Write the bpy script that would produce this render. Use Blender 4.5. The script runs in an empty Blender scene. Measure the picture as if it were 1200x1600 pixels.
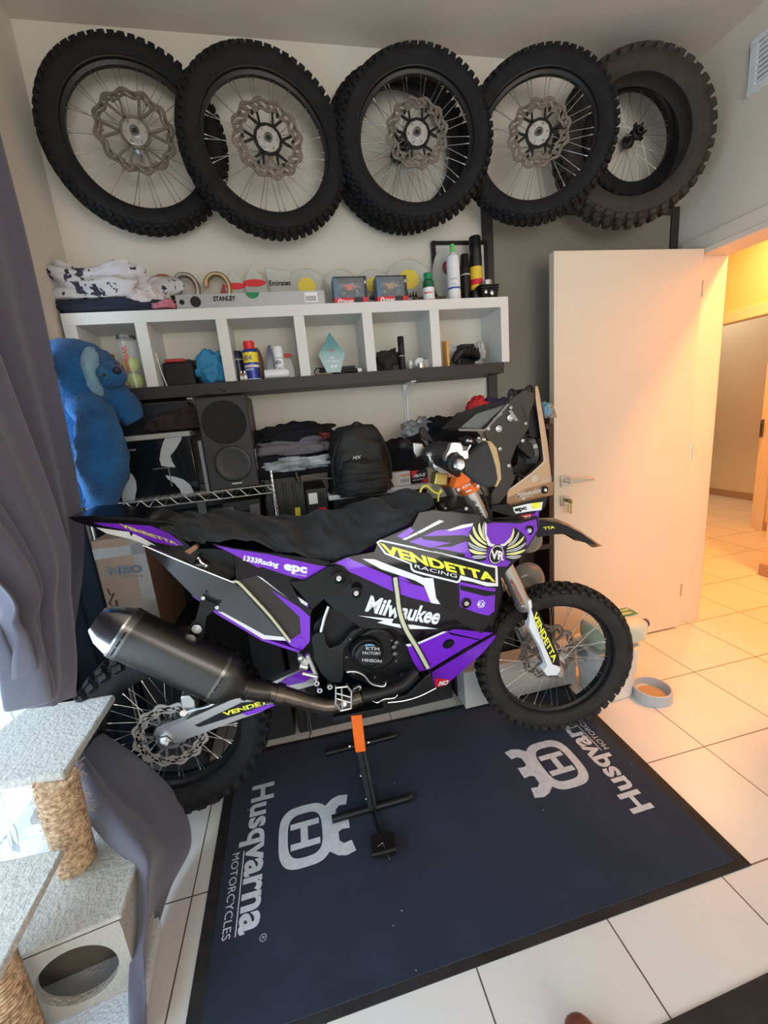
import bpy, bmesh, math, random
from mathutils import Vector, Matrix
from math import sin, cos, pi, radians as rad
from mathutils import noise as mnoise
random.seed(7)
SC = bpy.context.scene
COL = SC.collection

# ------------------------------------------------------------ camera
cd = bpy.data.cameras.new('camera'); cam = bpy.data.objects.new('camera', cd); COL.objects.link(cam)
cam.location = (-1.4862, -1.1678, 1.4405)
cam.rotation_euler = (rad(77.2936), rad(5.2089), rad(-12.3994))
cd.sensor_fit = 'HORIZONTAL'; cd.sensor_width = 36; cd.lens = 19.41; cd.clip_start = .02
SC.camera = cam
# ------------------------------------------------------------ world, lamps, exposure
wd = bpy.data.worlds.new('world'); SC.world = wd; wd.use_nodes = True
wd.node_tree.nodes['Background'].inputs[0].default_value = (.62, .78, 1, 1)
wd.node_tree.nodes['Background'].inputs[1].default_value = 1.2
SC.view_settings.view_transform = 'Standard'; SC.view_settings.look = 'None'
SC.view_settings.gamma = 1; SC.view_settings.use_curve_mapping = False
SC.view_settings.exposure = .36

def area(name, loc, target, sx, sy, power, col):
    l = bpy.data.lights.new(name, 'AREA'); l.shape = 'RECTANGLE'; l.size = sx; l.size_y = sy
    l.energy = power; l.color = col
    o = bpy.data.objects.new(name, l); COL.objects.link(o); o.location = loc
    o.rotation_euler = (Vector(target)-Vector(loc)).to_track_quat('-Z', 'Y').to_euler()
    return o
area('window_daylight', (-2.98, -.85, 1.15), (-1.6, -.80, .95), 2.9, 2.2, 92, (.66, .83, 1))
area('rear_fill', (-.6, -3.85, 1.7), (-.6, 0, 1.0), 2.4, 1.6, 40, (1, .90, .76))  # warm fill lamp added out of view behind the camera
area('hall_ceiling_lamp', (1.45, .15, 2.93), (1.45, .15, 0), .3, .3, 74, (1, .38, .09))
area('hall_ceiling_lamp', (2.4, 1.8, 2.93), (2.4, 1.8, 0), .3, .3, 38, (1, .46, .14))
area('far_room_lamp', (3.7, 3.4, 2.93), (3.7, 3.4, 0), .3, .3, 10, (1, .8, .6))

# ------------------------------------------------------------ materials
_M = {}
def mat(name, col, rough=.5, metal=0., bump=0., bscale=60., var=0., vscale=6., coat=0., trans=0., alpha=1., emit=0., sheen=0., ior=1.45, spec=.5):
    if name in _M: return _M[name]
    m = bpy.data.materials.new(name); m.use_nodes = True
    n = m.node_tree.nodes; L = m.node_tree.links; b = n['Principled BSDF']
    c = tuple(col)+(1,)
    b.inputs['Base Color'].default_value = c
    b.inputs['Roughness'].default_value = rough; b.inputs['Metallic'].default_value = metal
    b.inputs['Coat Weight'].default_value = coat; b.inputs['Coat Roughness'].default_value = .08
    b.inputs['Transmission Weight'].default_value = trans; b.inputs['Alpha'].default_value = alpha
    b.inputs['Sheen Weight'].default_value = sheen; b.inputs['IOR'].default_value = ior
    b.inputs['Specular IOR Level'].default_value = spec
    if emit: b.inputs['Emission Color'].default_value = c; b.inputs['Emission Strength'].default_value = emit
    tc = n.new('ShaderNodeTexCoord')
    if var:
        t = n.new('ShaderNodeTexNoise'); t.inputs['Scale'].default_value = vscale; t.inputs['Detail'].default_value = 5
        L.new(tc.outputs['Object'], t.inputs['Vector'])
        r = n.new('ShaderNodeMix'); r.data_type = 'RGBA'; r.blend_type = 'MULTIPLY'
        r.inputs['Factor'].default_value = 1
        rr = n.new('ShaderNodeMapRange'); rr.inputs['From Min'].default_value = .3; rr.inputs['From Max'].default_value = .7
        rr.inputs['To Min'].default_value = 1-var; rr.inputs['To Max'].default_value = 1+var*.3
        L.new(t.outputs['Fac'], rr.inputs['Value'])
        r.inputs['A'].default_value = c
        L.new(rr.outputs['Result'], r.inputs['B']); L.new(r.outputs['Result'], b.inputs['Base Color'])
    if bump:
        t2 = n.new('ShaderNodeTexNoise'); t2.inputs['Scale'].default_value = bscale; t2.inputs['Detail'].default_value = 4
        L.new(tc.outputs['Object'], t2.inputs['Vector'])
        bp = n.new('ShaderNodeBump'); bp.inputs['Strength'].default_value = bump; bp.inputs['Distance'].default_value = .01
        L.new(t2.outputs['Fac'], bp.inputs['Height']); L.new(bp.outputs['Normal'], b.inputs['Normal'])
    _M[name] = m
    return m
WHITE_PAINT = mat('wall_paint', (.74, .70, .61), .8, bump=.05, bscale=120, var=.03, vscale=3)
CEIL_PAINT = mat('ceiling_paint', (.66, .60, .53), .85, bump=.04, bscale=120)
BLACK = mat('black_plastic', (.010, .010, .011), .42, bump=.06, bscale=300, spec=.35)
GLOSS_BLACK = mat('gloss_black', (.008, .008, .01), .12, coat=.6)
SATIN = mat('satin_black_metal', (.02, .02, .022), .42, .6)
RUBBER = mat('tyre_rubber', (.016, .016, .018), .8, bump=.25, bscale=90, var=.35, vscale=20, spec=.3)
CHROME = mat('steel', (.68, .68, .68), .24, 1)
ALU = mat('cast_aluminium', (.62, .62, .62), .38, 1, bump=.05, bscale=200)
DARKSTEEL = mat('dark_steel', (.16, .155, .15), .45, .9)
RUST = mat('worn_disc_steel', (.22, .185, .16), .5, .5, var=.3, vscale=30)
WHITE = mat('white_gloss', (.82, .84, .86), .25, coat=.3)
WHITE_DECAL = mat('white_print', (.85, .86, .88), .35, coat=.2)
PURPLE = mat('purple_print', (.20, .022, .62), .28, coat=.5)
BLACK_DECAL = mat('black_print', (.006, .005, .008), .25, coat=.25, spec=.35)
YELLOW = mat('yellow_print', (.86, .84, .06), .35, coat=.2)
CREAM = mat('cream_hose', (.62, .62, .42), .4)
RED = mat('red_print', (.72, .02, .03), .35)
ORANGE = mat('orange_anodised', (.85, .16, .02), .35, .35)
ORANGE_PAINT = mat('orange_paint', (.95, .17, .02), .45)
BRONZE = mat('bronze_coating', (.60, .36, .22), .3, .85)
GREY_DECAL = mat('grey_print', (.45, .45, .47), .4)
CARD = mat('brown_cardboard', (.20, .125, .08), .75, bump=.1, bscale=40, var=.15, vscale=8)
CLOTH = mat('black_cloth', (.012, .012, .015), .9, bump=.25, bscale=500, spec=.2)
DGREY_CLOTH = mat('dark_grey_cloth', (.05, .05, .06), .9, bump=.25, bscale=500, spec=.2)
RIMB = mat('rim_black', (.010, .010, .012), .38, spec=.4)
SPK_M = mat('spoke_steel', (.38, .37, .36), .35, 1)
GLASS = mat('clear_acrylic', (.9, .95, .93), .04, trans=.92, ior=1.3)

# ------------------------------------------------------------ mesh helpers
def frame(d):
    d = Vector(d).normalized(); a = Vector((0, 0, 1)) if abs(d.z) < .95 else Vector((1, 0, 0))
    u = d.cross(a).normalized(); return u, u.cross(d).normalized(), d

class MB:
    def __init__(s): s.v = []; s.f = []; s.m = []; s.mi = 0
    def mat(s, i): s.mi = i; return s
    def add(s, vs, fs):
        o = len(s.v); s.v += [tuple(v) for v in vs]
        for f in fs: s.f.append([i+o for i in f]); s.m.append(s.mi)
        return s
    def box(s, c, d, R=None):
        x, y, z = d[0]/2, d[1]/2, d[2]/2
        vs = [Vector((i, j, k)) for i in (-x, x) for j in (-y, y) for k in (-z, z)]
        if R is not None: vs = [R @ v for v in vs]
        vs = [v+Vector(c) for v in vs]
        return s.add(vs, [(0, 1, 3, 2), (4, 6, 7, 5), (0, 4, 5, 1), (2, 3, 7, 6), (0, 2, 6, 4), (1, 5, 7, 3)])
    def bx(s, x0, x1, y0, y1, z0, z1):
        return s.box(((x0+x1)/2, (y0+y1)/2, (z0+z1)/2), (abs(x1-x0), abs(y1-y0), abs(z1-z0)))
    def cyl(s, p0, p1, r0, r1=None, n=16, cap=True):
        r1 = r0 if r1 is None else r1
        p0 = Vector(p0); p1 = Vector(p1); u, w, d = frame(p1-p0)
        vs = [p+(u*cos(2*pi*i/n)+w*sin(2*pi*i/n))*r for p, r in ((p0, r0), (p1, r1)) for i in range(n)]
        fs = [(i, (i+1) % n, n+(i+1) % n, n+i) for i in range(n)]
        if cap: fs += [tuple(range(n))[::-1], tuple(range(n, 2*n))]
        return s.add(vs, fs)
    def tube(s, pts, r, n=10, cap=True, smooth=0, flat=1., up=None):
        pts = [Vector(p) for p in pts]; rs = r if isinstance(r, (list, tuple)) else [r]*len(pts)
        if smooth:
            P = []; Rr = []
            for i in range(len(pts)-1):
                a = pts[max(i-1, 0)]; b = pts[i]; c = pts[i+1]; e = pts[min(i+2, len(pts)-1)]
                for k in range(smooth):
                    t = k/smooth
                    P.append(.5*((2*b)+(c-a)*t+(2*a-5*b+4*c-e)*t*t+(3*b-a-3*c+e)*t**3)); Rr.append(rs[i]*(1-t)+rs[i+1]*t)
            P.append(pts[-1]); Rr.append(rs[-1]); pts = P; rs = Rr
        u = None; vs = []
        for i, p in enumerate(pts):
            d = (pts[min(i+1, len(pts)-1)]-pts[max(i-1, 0)]).normalized()
            if u is None: u = frame(d)[0] if up is None else (Vector(up)-d*d.dot(Vector(up))).normalized()
            else:
                u = (u-d*d.dot(u)).normalized()
            w = d.cross(u)
            for k in range(n): vs.append(p+(u*cos(2*pi*k/n)+w*sin(2*pi*k/n)*flat)*rs[i])
        fs = [(j*n+i, j*n+(i+1) % n, (j+1)*n+(i+1) % n, (j+1)*n+i) for j in range(len(pts)-1) for i in range(n)]
        if cap: fs += [tuple(range(n))[::-1], tuple(range((len(pts)-1)*n, len(pts)*n))]
        return s.add(vs, fs)
    def lathe(s, prof, o=(0, 0, 0), axis=(0, 0, 1), n=32, a0=0, a1=2*pi):
        u, w, d = frame(axis); o = Vector(o); full = abs(a1-a0-2*pi) < 1e-6; m = n if full else n+1
        vs = [o+d*h+(u*cos(a0+(a1-a0)*i/n)+w*sin(a0+(a1-a0)*i/n))*r for r, h in prof for i in range(m)]
        fs = [(j*m+i, j*m+(i+1) % m, (j+1)*m+(i+1) % m, (j+1)*m+i) for j in range(len(prof)-1) for i in range(m if full else n)]
        return s.add(vs, fs)
    def grid(s, F, nu, nv, wrapu=False):
        vs = [F(i/nu, j/nv) for j in range(nv+1) for i in range(nu if wrapu else nu+1)]
        m = nu if wrapu else nu+1
        return s.add(vs, [(j*m+i, j*m+(i+1) % m, (j+1)*m+(i+1) % m, (j+1)*m+i) for j in range(nv) for i in range(nu)])
    def prism(s, poly, ext):
        n = len(poly); ext = Vector(ext); a = [Vector(p) for p in poly]; b = [p+ext for p in a]
        return s.add(a+b, [tuple(range(n))[::-1], tuple(range(n, 2*n))]+[(i, (i+1) % n, n+(i+1) % n, n+i) for i in range(n)])
    def blob(s, c, r, n=(20, 14), amp=0., fr=3., seed=0, sq=1., R=None, flat=None):
        c = Vector(c); r = Vector(r) if not isinstance(r, (int, float)) else Vector((r, r, r))
        def F(u, v):
            a = 2*pi*u; b = pi*(v-.5)
            sg = lambda t: math.copysign(abs(t)**sq, t)
            d = Vector((sg(cos(a))*sg(cos(b)), sg(sin(a))*sg(cos(b)), sg(sin(b))))
            k = 1+amp*(mnoise.noise(Vector((cos(a)*cos(b), sin(a)*cos(b), sin(b)))*fr+Vector((seed*7.3, seed*3.1, 0)))+.5*mnoise.noise(Vector((cos(a)*cos(b), sin(a)*cos(b), sin(b)))*fr*2.7+Vector((seed, 0, 3)))) if amp else 1
            q = Vector((d.x*r.x*k, d.y*r.y*k, d.z*r.z*k))
            if flat is not None: q.z = max(q.z, flat*r.z)
            if R is not None: q = R @ q
            return c+q
        return s.grid(F, n[0], n[1], True)
    def merge_mesh(s, me, f=None, mi=None):
        vs = [f(v.co) if f else v.co.copy() for v in me.vertices]
        o = len(s.v); s.v += [tuple(v) for v in vs]
        for p in me.polygons: s.f.append([i+o for i in p.vertices]); s.m.append(s.mi if mi is None else mi)
        return s
    def build(s, name, mats, parent=None, smooth=35, bevel=0., solid=0., sub=0, loc=None):
        me = bpy.data.meshes.new(name); me.from_pydata(s.v, [], s.f)
        ms = mats if isinstance(mats, (list, tuple)) else [mats]
        for m in ms: me.materials.append(m)
        me.polygons.foreach_set('material_index', s.m)
        me.validate()
        bm = bmesh.new(); bm.from_mesh(me); bmesh.ops.remove_doubles(bm, verts=bm.verts, dist=1e-6)
        bmesh.ops.recalc_face_normals(bm, faces=bm.faces); bm.to_mesh(me); bm.free()
        me.update()
        if smooth:
            me.polygons.foreach_set('use_smooth', [True]*len(me.polygons)); me.set_sharp_from_angle(angle=rad(smooth))
        o = bpy.data.objects.new(name, me); COL.objects.link(o)
        if parent is not None: o.parent = parent
        if loc is not None: o.location = loc
        if solid: md = o.modifiers.new('solid', 'SOLIDIFY'); md.thickness = solid; md.offset = 0
        if bevel:
            md = o.modifiers.new('bevel', 'BEVEL'); md.width = bevel; md.segments = 2; md.limit_method = 'ANGLE'; md.angle_limit = rad(40)
            md.use_clamp_overlap = True
        if sub: md = o.modifiers.new('sub', 'SUBSURF'); md.levels = sub; md.render_levels = sub
        return o
def tag(o, label=None, cat=None, group=None, kind=None):
    if label: o['label'] = label
    if cat: o['category'] = cat
    if group: o['group'] = group
    if kind: o['kind'] = kind
    return o
def empty(name, loc, label=None, cat=None, group=None, rz=0, rx=0, ry=0):
    o = bpy.data.objects.new(name, None); COL.objects.link(o); o.location = loc; o.rotation_euler = (rx, ry, rz)
    o.empty_display_size = .05
    return tag(o, label, cat, group)
def struct(o): o['kind'] = 'structure'; return o
def part_of(root, o):
    """parent keeping the world place of geometry written in world coordinates"""
    o.parent = root
    bpy.context.view_layer.update()
    o.matrix_parent_inverse = root.matrix_world.inverted(); return o
def copy_tree(o, parent=None):
    c = o.copy(); COL.objects.link(c)
    if parent is not None:
        c.parent = parent
    for ch in list(o.children): copy_tree(ch, c)
    return c

# lettering: returns a flat mesh of text laid out in a unit box (0..1, 0..1)
_T = {}
CAP = .73
def text_mesh(txt, bold=0., res=3):
    k = (txt, bold)
    if k in _T: return _T[k]
    cu = bpy.data.curves.new('lettering', 'FONT'); cu.body = txt; cu.size = 1; cu.resolution_u = res; cu.offset = bold
    o = bpy.data.objects.new('lettering', cu); COL.objects.link(o)
    dg = bpy.context.evaluated_depsgraph_get(); dg.update()
    me = bpy.data.meshes.new_from_object(o.evaluated_get(dg))
    bpy.data.objects.remove(o); bpy.data.curves.remove(cu)
    xs = [v.co.x for v in me.vertices]; x0, x1 = min(xs), max(xs)
    for v in me.vertices: v.co = ((v.co.x-x0)/(x1-x0), v.co.y/CAP, 0)
    _T[k] = me; return me
def put_text(mb, txt, bl, br, tl, mi, bold=0., push=(0, 0, 0), F=None):
    """text with its lower left, lower right and upper left corners at three points of space"""
    me = text_mesh(txt, bold); bl = Vector(bl); U = Vector(br)-bl; V = Vector(tl)-bl; pu = Vector(push)
    return mb.merge_mesh(me, lambda c: bl+U*c.x+V*c.y+pu, mi)

# ============================================================ ROOM
XL, XR, YB, ZC = -2.315, .74, 1.0, 3.04
YF = -4.0
def floor_material():
    m = bpy.data.materials.new('cream_floor_tiles'); m.use_nodes = True; n = m.node_tree.nodes; L = m.node_tree.links; b = n['Principled BSDF']
    tc = n.new('ShaderNodeTexCoord'); br = n.new('ShaderNodeTexBrick'); br.offset = 0; br.squash = 1
    mp = n.new('ShaderNodeMapping'); mp.inputs['Location'].default_value = (20.0, 20.0, 0)
    br.inputs['Scale'].default_value = 1; br.inputs['Brick Width'].default_value = .4; br.inputs['Row Height'].default_value = .4
    br.inputs['Mortar Size'].default_value = .0026; br.inputs['Mortar Smooth'].default_value = .3
    br.inputs['Color1'].default_value = (.72, .70, .66, 1); br.inputs['Color2'].default_value = (.69, .67, .63, 1); br.inputs['Mortar'].default_value = (.10, .08, .065, 1)
    L.new(tc.outputs['Object'], mp.inputs['Vector']); L.new(mp.outputs['Vector'], br.inputs['Vector'])
    no = n.new('ShaderNodeTexNoise'); no.inputs['Scale'].default_value = 5; no.inputs['Detail'].default_value = 6
    L.new(tc.outputs['Object'], no.inputs['Vector'])
    mx = n.new('ShaderNodeMix'); mx.data_type = 'RGBA'; mx.blend_type = 'MULTIPLY'; mx.inputs['Factor'].default_value = .12
    L.new(br.outputs['Color'], mx.inputs['A']); L.new(no.outputs['Color'], mx.inputs['B']); L.new(mx.outputs['Result'], b.inputs['Base Color'])
    b.inputs['Roughness'].default_value = .3
    bp = n.new('ShaderNodeBump'); bp.inputs['Strength'].default_value = .3; bp.inputs['Distance'].default_value = .002; bp.invert = True
    L.new(br.outputs['Fac'], bp.inputs['Height']); L.new(bp.outputs['Normal'], b.inputs['Normal'])
    return m
struct(MB().bx(XL-.6, 5.2, YF, 5.2, -.1, 0).build('floor', floor_material(), smooth=0))
struct(MB().bx(XL-.6, 5.2, YF, 5.2, ZC, ZC+.1).build('ceiling', CEIL_PAINT, smooth=0))
struct(MB().bx(XL-.15, XR+.14, YB, YB+.12, 0, ZC).build('wall_back', WHITE_PAINT, smooth=0))
# left wall with a tall window opening near the camera
WY0, WY1, WZ1 = -2.35, .62, 2.25
XW = XL-.45
struct(MB().bx(XW-.06, XL, WY1, YB, 0, ZC).bx(XW-.06, XL, YF, WY0, 0, ZC).bx(XW-.06, XL, WY0, WY1, WZ1, ZC).build('wall_left', WHITE_PAINT, smooth=0))
# right wall with the doorway
DY0, DY1, DZ = .02, .85, 2.15
struct(MB().bx(XR, XR+.14, DY1, YB, 0, ZC).bx(XR, XR+.14, YF, DY0, 0, ZC).bx(XR, XR+.14, DY0, DY1, DZ, ZC).build('wall_right', WHITE_PAINT, smooth=0))
struct(MB().bx(XL-.15, -1.8, YF-.1, YF, 0, ZC).bx(.6, XR+.14, YF-.1, YF, 0, ZC).bx(-1.8, .6, YF-.1, YF, 0, .9).bx(-1.8, .6, YF-.1, YF, 2.5, ZC).build('wall_front', WHITE_PAINT, smooth=0))
# doorway lining and casing
FRAME = mat('door_frame_paint', (.74, .70, .62), .45)
f = MB().bx(XR-.025, XR+.165, DY1-.03, DY1, 0, DZ).bx(XR-.025, XR+.165, DY0, DY0+.03, 0, DZ).bx(XR-.025, XR+.165, DY0+.03, DY1-.03, DZ-.03, DZ)
f.bx(XR-.018, XR-.0005, DY1, DY1+.085, 0, DZ+.07).bx(XR-.018, XR-.0005, DY0-.07, DY0, 0, DZ+.07).bx(XR-.018, XR-.0005, DY0, DY1, DZ, DZ+.07)
struct(f.build('door_1', FRAME, bevel=.003))
# hallway beyond
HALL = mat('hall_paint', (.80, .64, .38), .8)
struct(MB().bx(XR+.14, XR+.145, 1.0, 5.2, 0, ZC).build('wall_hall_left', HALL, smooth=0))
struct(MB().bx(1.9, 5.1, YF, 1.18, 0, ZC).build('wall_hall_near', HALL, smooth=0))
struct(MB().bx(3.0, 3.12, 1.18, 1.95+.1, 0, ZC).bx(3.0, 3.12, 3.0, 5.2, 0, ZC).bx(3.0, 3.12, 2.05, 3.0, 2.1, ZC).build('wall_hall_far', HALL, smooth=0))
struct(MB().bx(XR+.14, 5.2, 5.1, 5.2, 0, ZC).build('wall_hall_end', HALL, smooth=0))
struct(MB().bx(4.1, 4.2, 1.2, 5.1, 0, ZC).build('wall_far_room', WHITE_PAINT, smooth=0))
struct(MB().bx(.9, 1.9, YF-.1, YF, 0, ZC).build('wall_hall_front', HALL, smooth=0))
SK = mat('beige_skirting', (.42, .30, .22), .5)
struct(MB().bx(2.985, 2.9995, 1.18, 1.97, 0, .09).build('baseboard_hall_far', SK, smooth=0))
struct(MB().bx(1.885, 1.8995, -3, 1.18, 0, .09).bx(1.885, 2.98, 1.1805, 1.195, 0, .09).build('baseboard_hall_near', SK, smooth=0))
struct(MB().bx(4.08, 4.0995, 2, 5, 0, .09).build('baseboard_far_room', SK, smooth=0))
f = MB().bx(2.975, 3.145, 2.05, 2.08, 0, 2.1).bx(2.975, 3.145, 2.97, 3.0, 0, 2.1).bx(2.975, 3.145, 2.08, 2.97, 2.07, 2.1)
f.bx(2.978, 2.9995, 1.97, 2.05, 0, 2.17).bx(2.978, 2.9995, 3.0, 3.08, 0, 2.17).bx(2.978, 2.9995, 2.05, 3.0, 2.1, 2.17)
struct(f.build('door_2', FRAME, bevel=.003))
# window: frame, glass
WFR = mat('window_frame_white', (.75, .77, .8), .4)
w = MB().bx(XW-.03, XW+.03, WY0, WY0+.05, 0, WZ1).bx(XW-.03, XW+.03, WY1-.05, WY1, 0, WZ1).bx(XW-.03, XW+.03, WY0, WY1, WZ1-.05, WZ1).bx(XW-.03, XW+.03, WY0, WY1, 0, .05).bx(XW-.03, XW+.03, -1.2, -1.15, .05, WZ1-.05)
w.mat(1).bx(XW-.003, XW+.003, WY0+.05, WY1-.05, .05, WZ1-.05)
CLEARG = bpy.data.materials.new('window_glass'); CLEARG.use_nodes = True
_n = CLEARG.node_tree.nodes; _n['Principled BSDF'].inputs['Alpha'].default_value = .12; _n['Principled BSDF'].inputs['Roughness'].default_value = .05
struct(w.build('window_1', [WFR, CLEARG], smooth=0))
# framed grey blind panel on the back wall behind the door
DKF = mat('dark_bronze_frame', (.035, .028, .025), .5)
struct(MB().bx(-.425, -.375, .975, .9995, .0, 2.42).bx(.69, .7385, .975, .9995, 0, 2.42).bx(-.375, .69, .975, .9995, 2.38, 2.42).build('window_2', DKF, bevel=.002))
tag(MB().bx(-.374, .689, .984, .992, .02, 2.379).build('window_blind', mat('grey_blind_fabric', (.24, .22, .18), .9, bump=.2, bscale=400)), 'flat grey fabric blind on the back wall behind the open door', 'blind')
# door leaf
DOORP = mat('door_leaf_paint', (.76, .67, .54), .42, bump=.03, bscale=200)
dr = empty('door_leaf', (.705, .80, 0), 'cream interior door standing open in front of the grey blind', 'door')
part_of(dr, MB().bx(-.165, .70, .78, .82, .01, 2.14).build('door_panel', DOORP, bevel=.002))
SN = mat('satin_nickel', (.70, .66, .6), .3, 1)
hx, hz = -.10, 1.03
hd = part_of(dr, MB().bx(-.13, -.075, .768, .7795, 1.00, 1.06).cyl((-.10, .768, 1.03), (-.10, .735, 1.03), .009).bx(-.11, .035, .722, .738, 1.021, 1.039).build('door_handle', SN, bevel=.002))
lk = part_of(dr, MB().bx(-.13, -.075, .768, .7795, .895, .95).mat(1).cyl((-.10, .768, .925), (-.10, .75, .925), .009).build('lock_plate', [SN, DARKSTEEL], bevel=.002))
kk = tag(MB().bx(-.103, -.097, .72, .75, .913, .937).cyl((-.1, .738, .915), (-.1, .738, .905), .002, n=6).bx(-.099, -.09, .735, .738, .855, .905).bx(-.112, -.103, .739, .741, .862, .907).build('key_bunch', [mat('brass', (.5, .4, .15), .35, 1)]), 'small bunch of keys hanging from the lock of the open door', 'keys')
# hinges
for z in (.25, 1.1, 1.95): part_of(dr, MB().cyl((.708, .783, z-.04), (.708, .783, z+.04), .006, n=10).build('hinge', SN))
# far room door with handle
d2 = empty('door_leaf', (3.12, 2.10, 0), 'cream door standing open in the far doorway at the end of the hall', 'door')
part_of(d2, MB().bx(3.15, 3.19, 2.09, 2.13, 0, .005).bx(3.15, 3.95, 2.10, 2.14, .01, 2.05).build('door_panel', DOORP, bevel=.002))
part_of(d2, MB().cyl((3.12+.75, 2.2, 1.0), (3.12+.75, 2.14, 1.0), .01).bx(3.76, 3.88, 2.19, 2.205, .99, 1.01).bx(3.86, 3.885, 2.14, 2.146, .9, 1.1).build('door_handle', DARKSTEEL))
tag(MB().bx(4.085, 4.0995, 3.52, 3.60, 1.1, 1.18).bx(4.08, 4.085, 3.54, 3.58, 1.12, 1.16).build('light_switch', WHITE, bevel=.002), 'small white light switch on the wall of the far room', 'switch')
tag(MB().bx(2.93, 2.9745, 2.052, 2.054, .93, 1.1).bx(2.94, 2.96, 2.045, 2.052, .96, 1.06).build('strike_plate', DARKSTEEL), 'metal strike plate on the frame of the far hall doorway', 'strike plate')
# air vent
v = empty('air_vent', (XR, .59, 2.81), 'white slatted air vent high on the right wall', 'vent')
part_of(v, MB().bx(XR-.012, XR, .30, .655, 2.71, 2.735).bx(XR-.012, XR, .30, .655, 2.895, 2.92).bx(XR-.012, XR, .62, .655, 2.735, 2.895).bx(XR-.012, XR, .30, .33, 2.735, 2.895).build('vent_frame', WHITE, bevel=.002))
part_of(v, MB().bx(XR-.003, XR-.001, .33, .62, 2.735, 2.895).build('vent_backing', mat('vent_dark', (.03, .03, .03), .9)))
for k in range(8):
    z = 2.747+k*.0195
    part_of(v, MB().box((XR-.008, .475, z), (.014, .29, .003), Matrix.Rotation(rad(35), 3, 'Y')).build('slat', WHITE))

# ============================================================ FLOOR MATS
MATF = bpy.data.materials.new('navy_mat_pile'); MATF.use_nodes = True
n = MATF.node_tree.nodes; L = MATF.node_tree.links; b = n['Principled BSDF']; tc = n.new('ShaderNodeTexCoord')
no = n.new('ShaderNodeTexNoise'); no.inputs['Scale'].default_value = 4; no.inputs['Detail'].default_value = 8; L.new(tc.outputs['Object'], no.inputs['Vector'])
cr = n.new('ShaderNodeValToRGB'); cr.color_ramp.elements[0].position = .35; cr.color_ramp.elements[0].color = (.004, .009, .026, 1); cr.color_ramp.elements[1].position = .75; cr.color_ramp.elements[1].color = (.011, .019, .046, 1)
L.new(no.outputs['Fac'], cr.inputs['Fac']); 
vo = n.new('ShaderNodeTexVoronoi'); vo.inputs['Scale'].default_value = 17; L.new(tc.outputs['Object'], vo.inputs['Vector'])
lt = n.new('ShaderNodeMath'); lt.operation = 'LESS_THAN'; lt.inputs[1].default_value = .035; L.new(vo.outputs['Distance'], lt.inputs[0])
n3 = n.new('ShaderNodeTexNoise'); n3.inputs['Scale'].default_value = 3.3; L.new(tc.outputs['Object'], n3.inputs['Vector'])
g2 = n.new('ShaderNodeMath'); g2.operation = 'GREATER_THAN'; g2.inputs[1].default_value = .55; L.new(n3.outputs['Fac'], g2.inputs[0])
ml = n.new('ShaderNodeMath'); ml.operation = 'MULTIPLY'; L.new(lt.outputs[0], ml.inputs[0]); L.new(g2.outputs[0], ml.inputs[1])
mx = n.new('ShaderNodeMix'); mx.data_type = 'RGBA'; L.new(ml.outputs[0], mx.inputs['Factor']); L.new(cr.outputs['Color'], mx.inputs['A']); mx.inputs['B'].default_value = (.5, .52, .55, 1)
L.new(mx.outputs['Result'], b.inputs['Base Color']); b.inputs['Roughness'].default_value = .95; b.inputs['Sheen Weight'].default_value = .15
n2 = n.new('ShaderNodeTexNoise'); n2.inputs['Scale'].default_value = 700; L.new(tc.outputs['Object'], n2.inputs['Vector'])
bp = n.new('ShaderNodeBump'); bp.inputs['Strength'].default_value = .5; bp.inputs['Distance'].default_value = .004; L.new(n2.outputs['Fac'], bp.inputs['Height']); L.new(bp.outputs['Normal'], b.inputs['Normal'])
MATEDGE = mat('mat_rubber_edge', (.02, .018, .018), .7, bump=.2, bscale=200, var=.6, vscale=14)
MATPRINT = mat('mat_white_print', (.62, .64, .68), .9, bump=.3, bscale=500, var=.15, vscale=60)
A = Vector((-.288, -.402, 0)); B = Vector((-.27, .42, 0)); Cc = Vector((-1.958, .475, 0)); D = Vector((-1.946, -.405, 0))
B.y = .54; Cc.y = .585
mp = MB()
q = [A, B, Cc, D]
ctr = (A+B+Cc+D)/4
inn = [p+(ctr-p).normalized()*.045 for p in q]
up = Vector((0, 0, .006))
mp.mat(1).prism(q, up*.6)
mp.mat(0).prism([p+Vector((0, 0, .001)) for p in inn], up)
ZM = .0078
def floor_poly(mb, pts, mi, z=ZM): mb.mi = mi; mb.add([(x, y, z) for x, y in pts], [tuple(range(len(pts)))])
def flat_text(mb, txt, bl, br, tl, mi, bold=0.): put_text(mb, txt, bl, br, tl, mi, bold)

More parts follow.
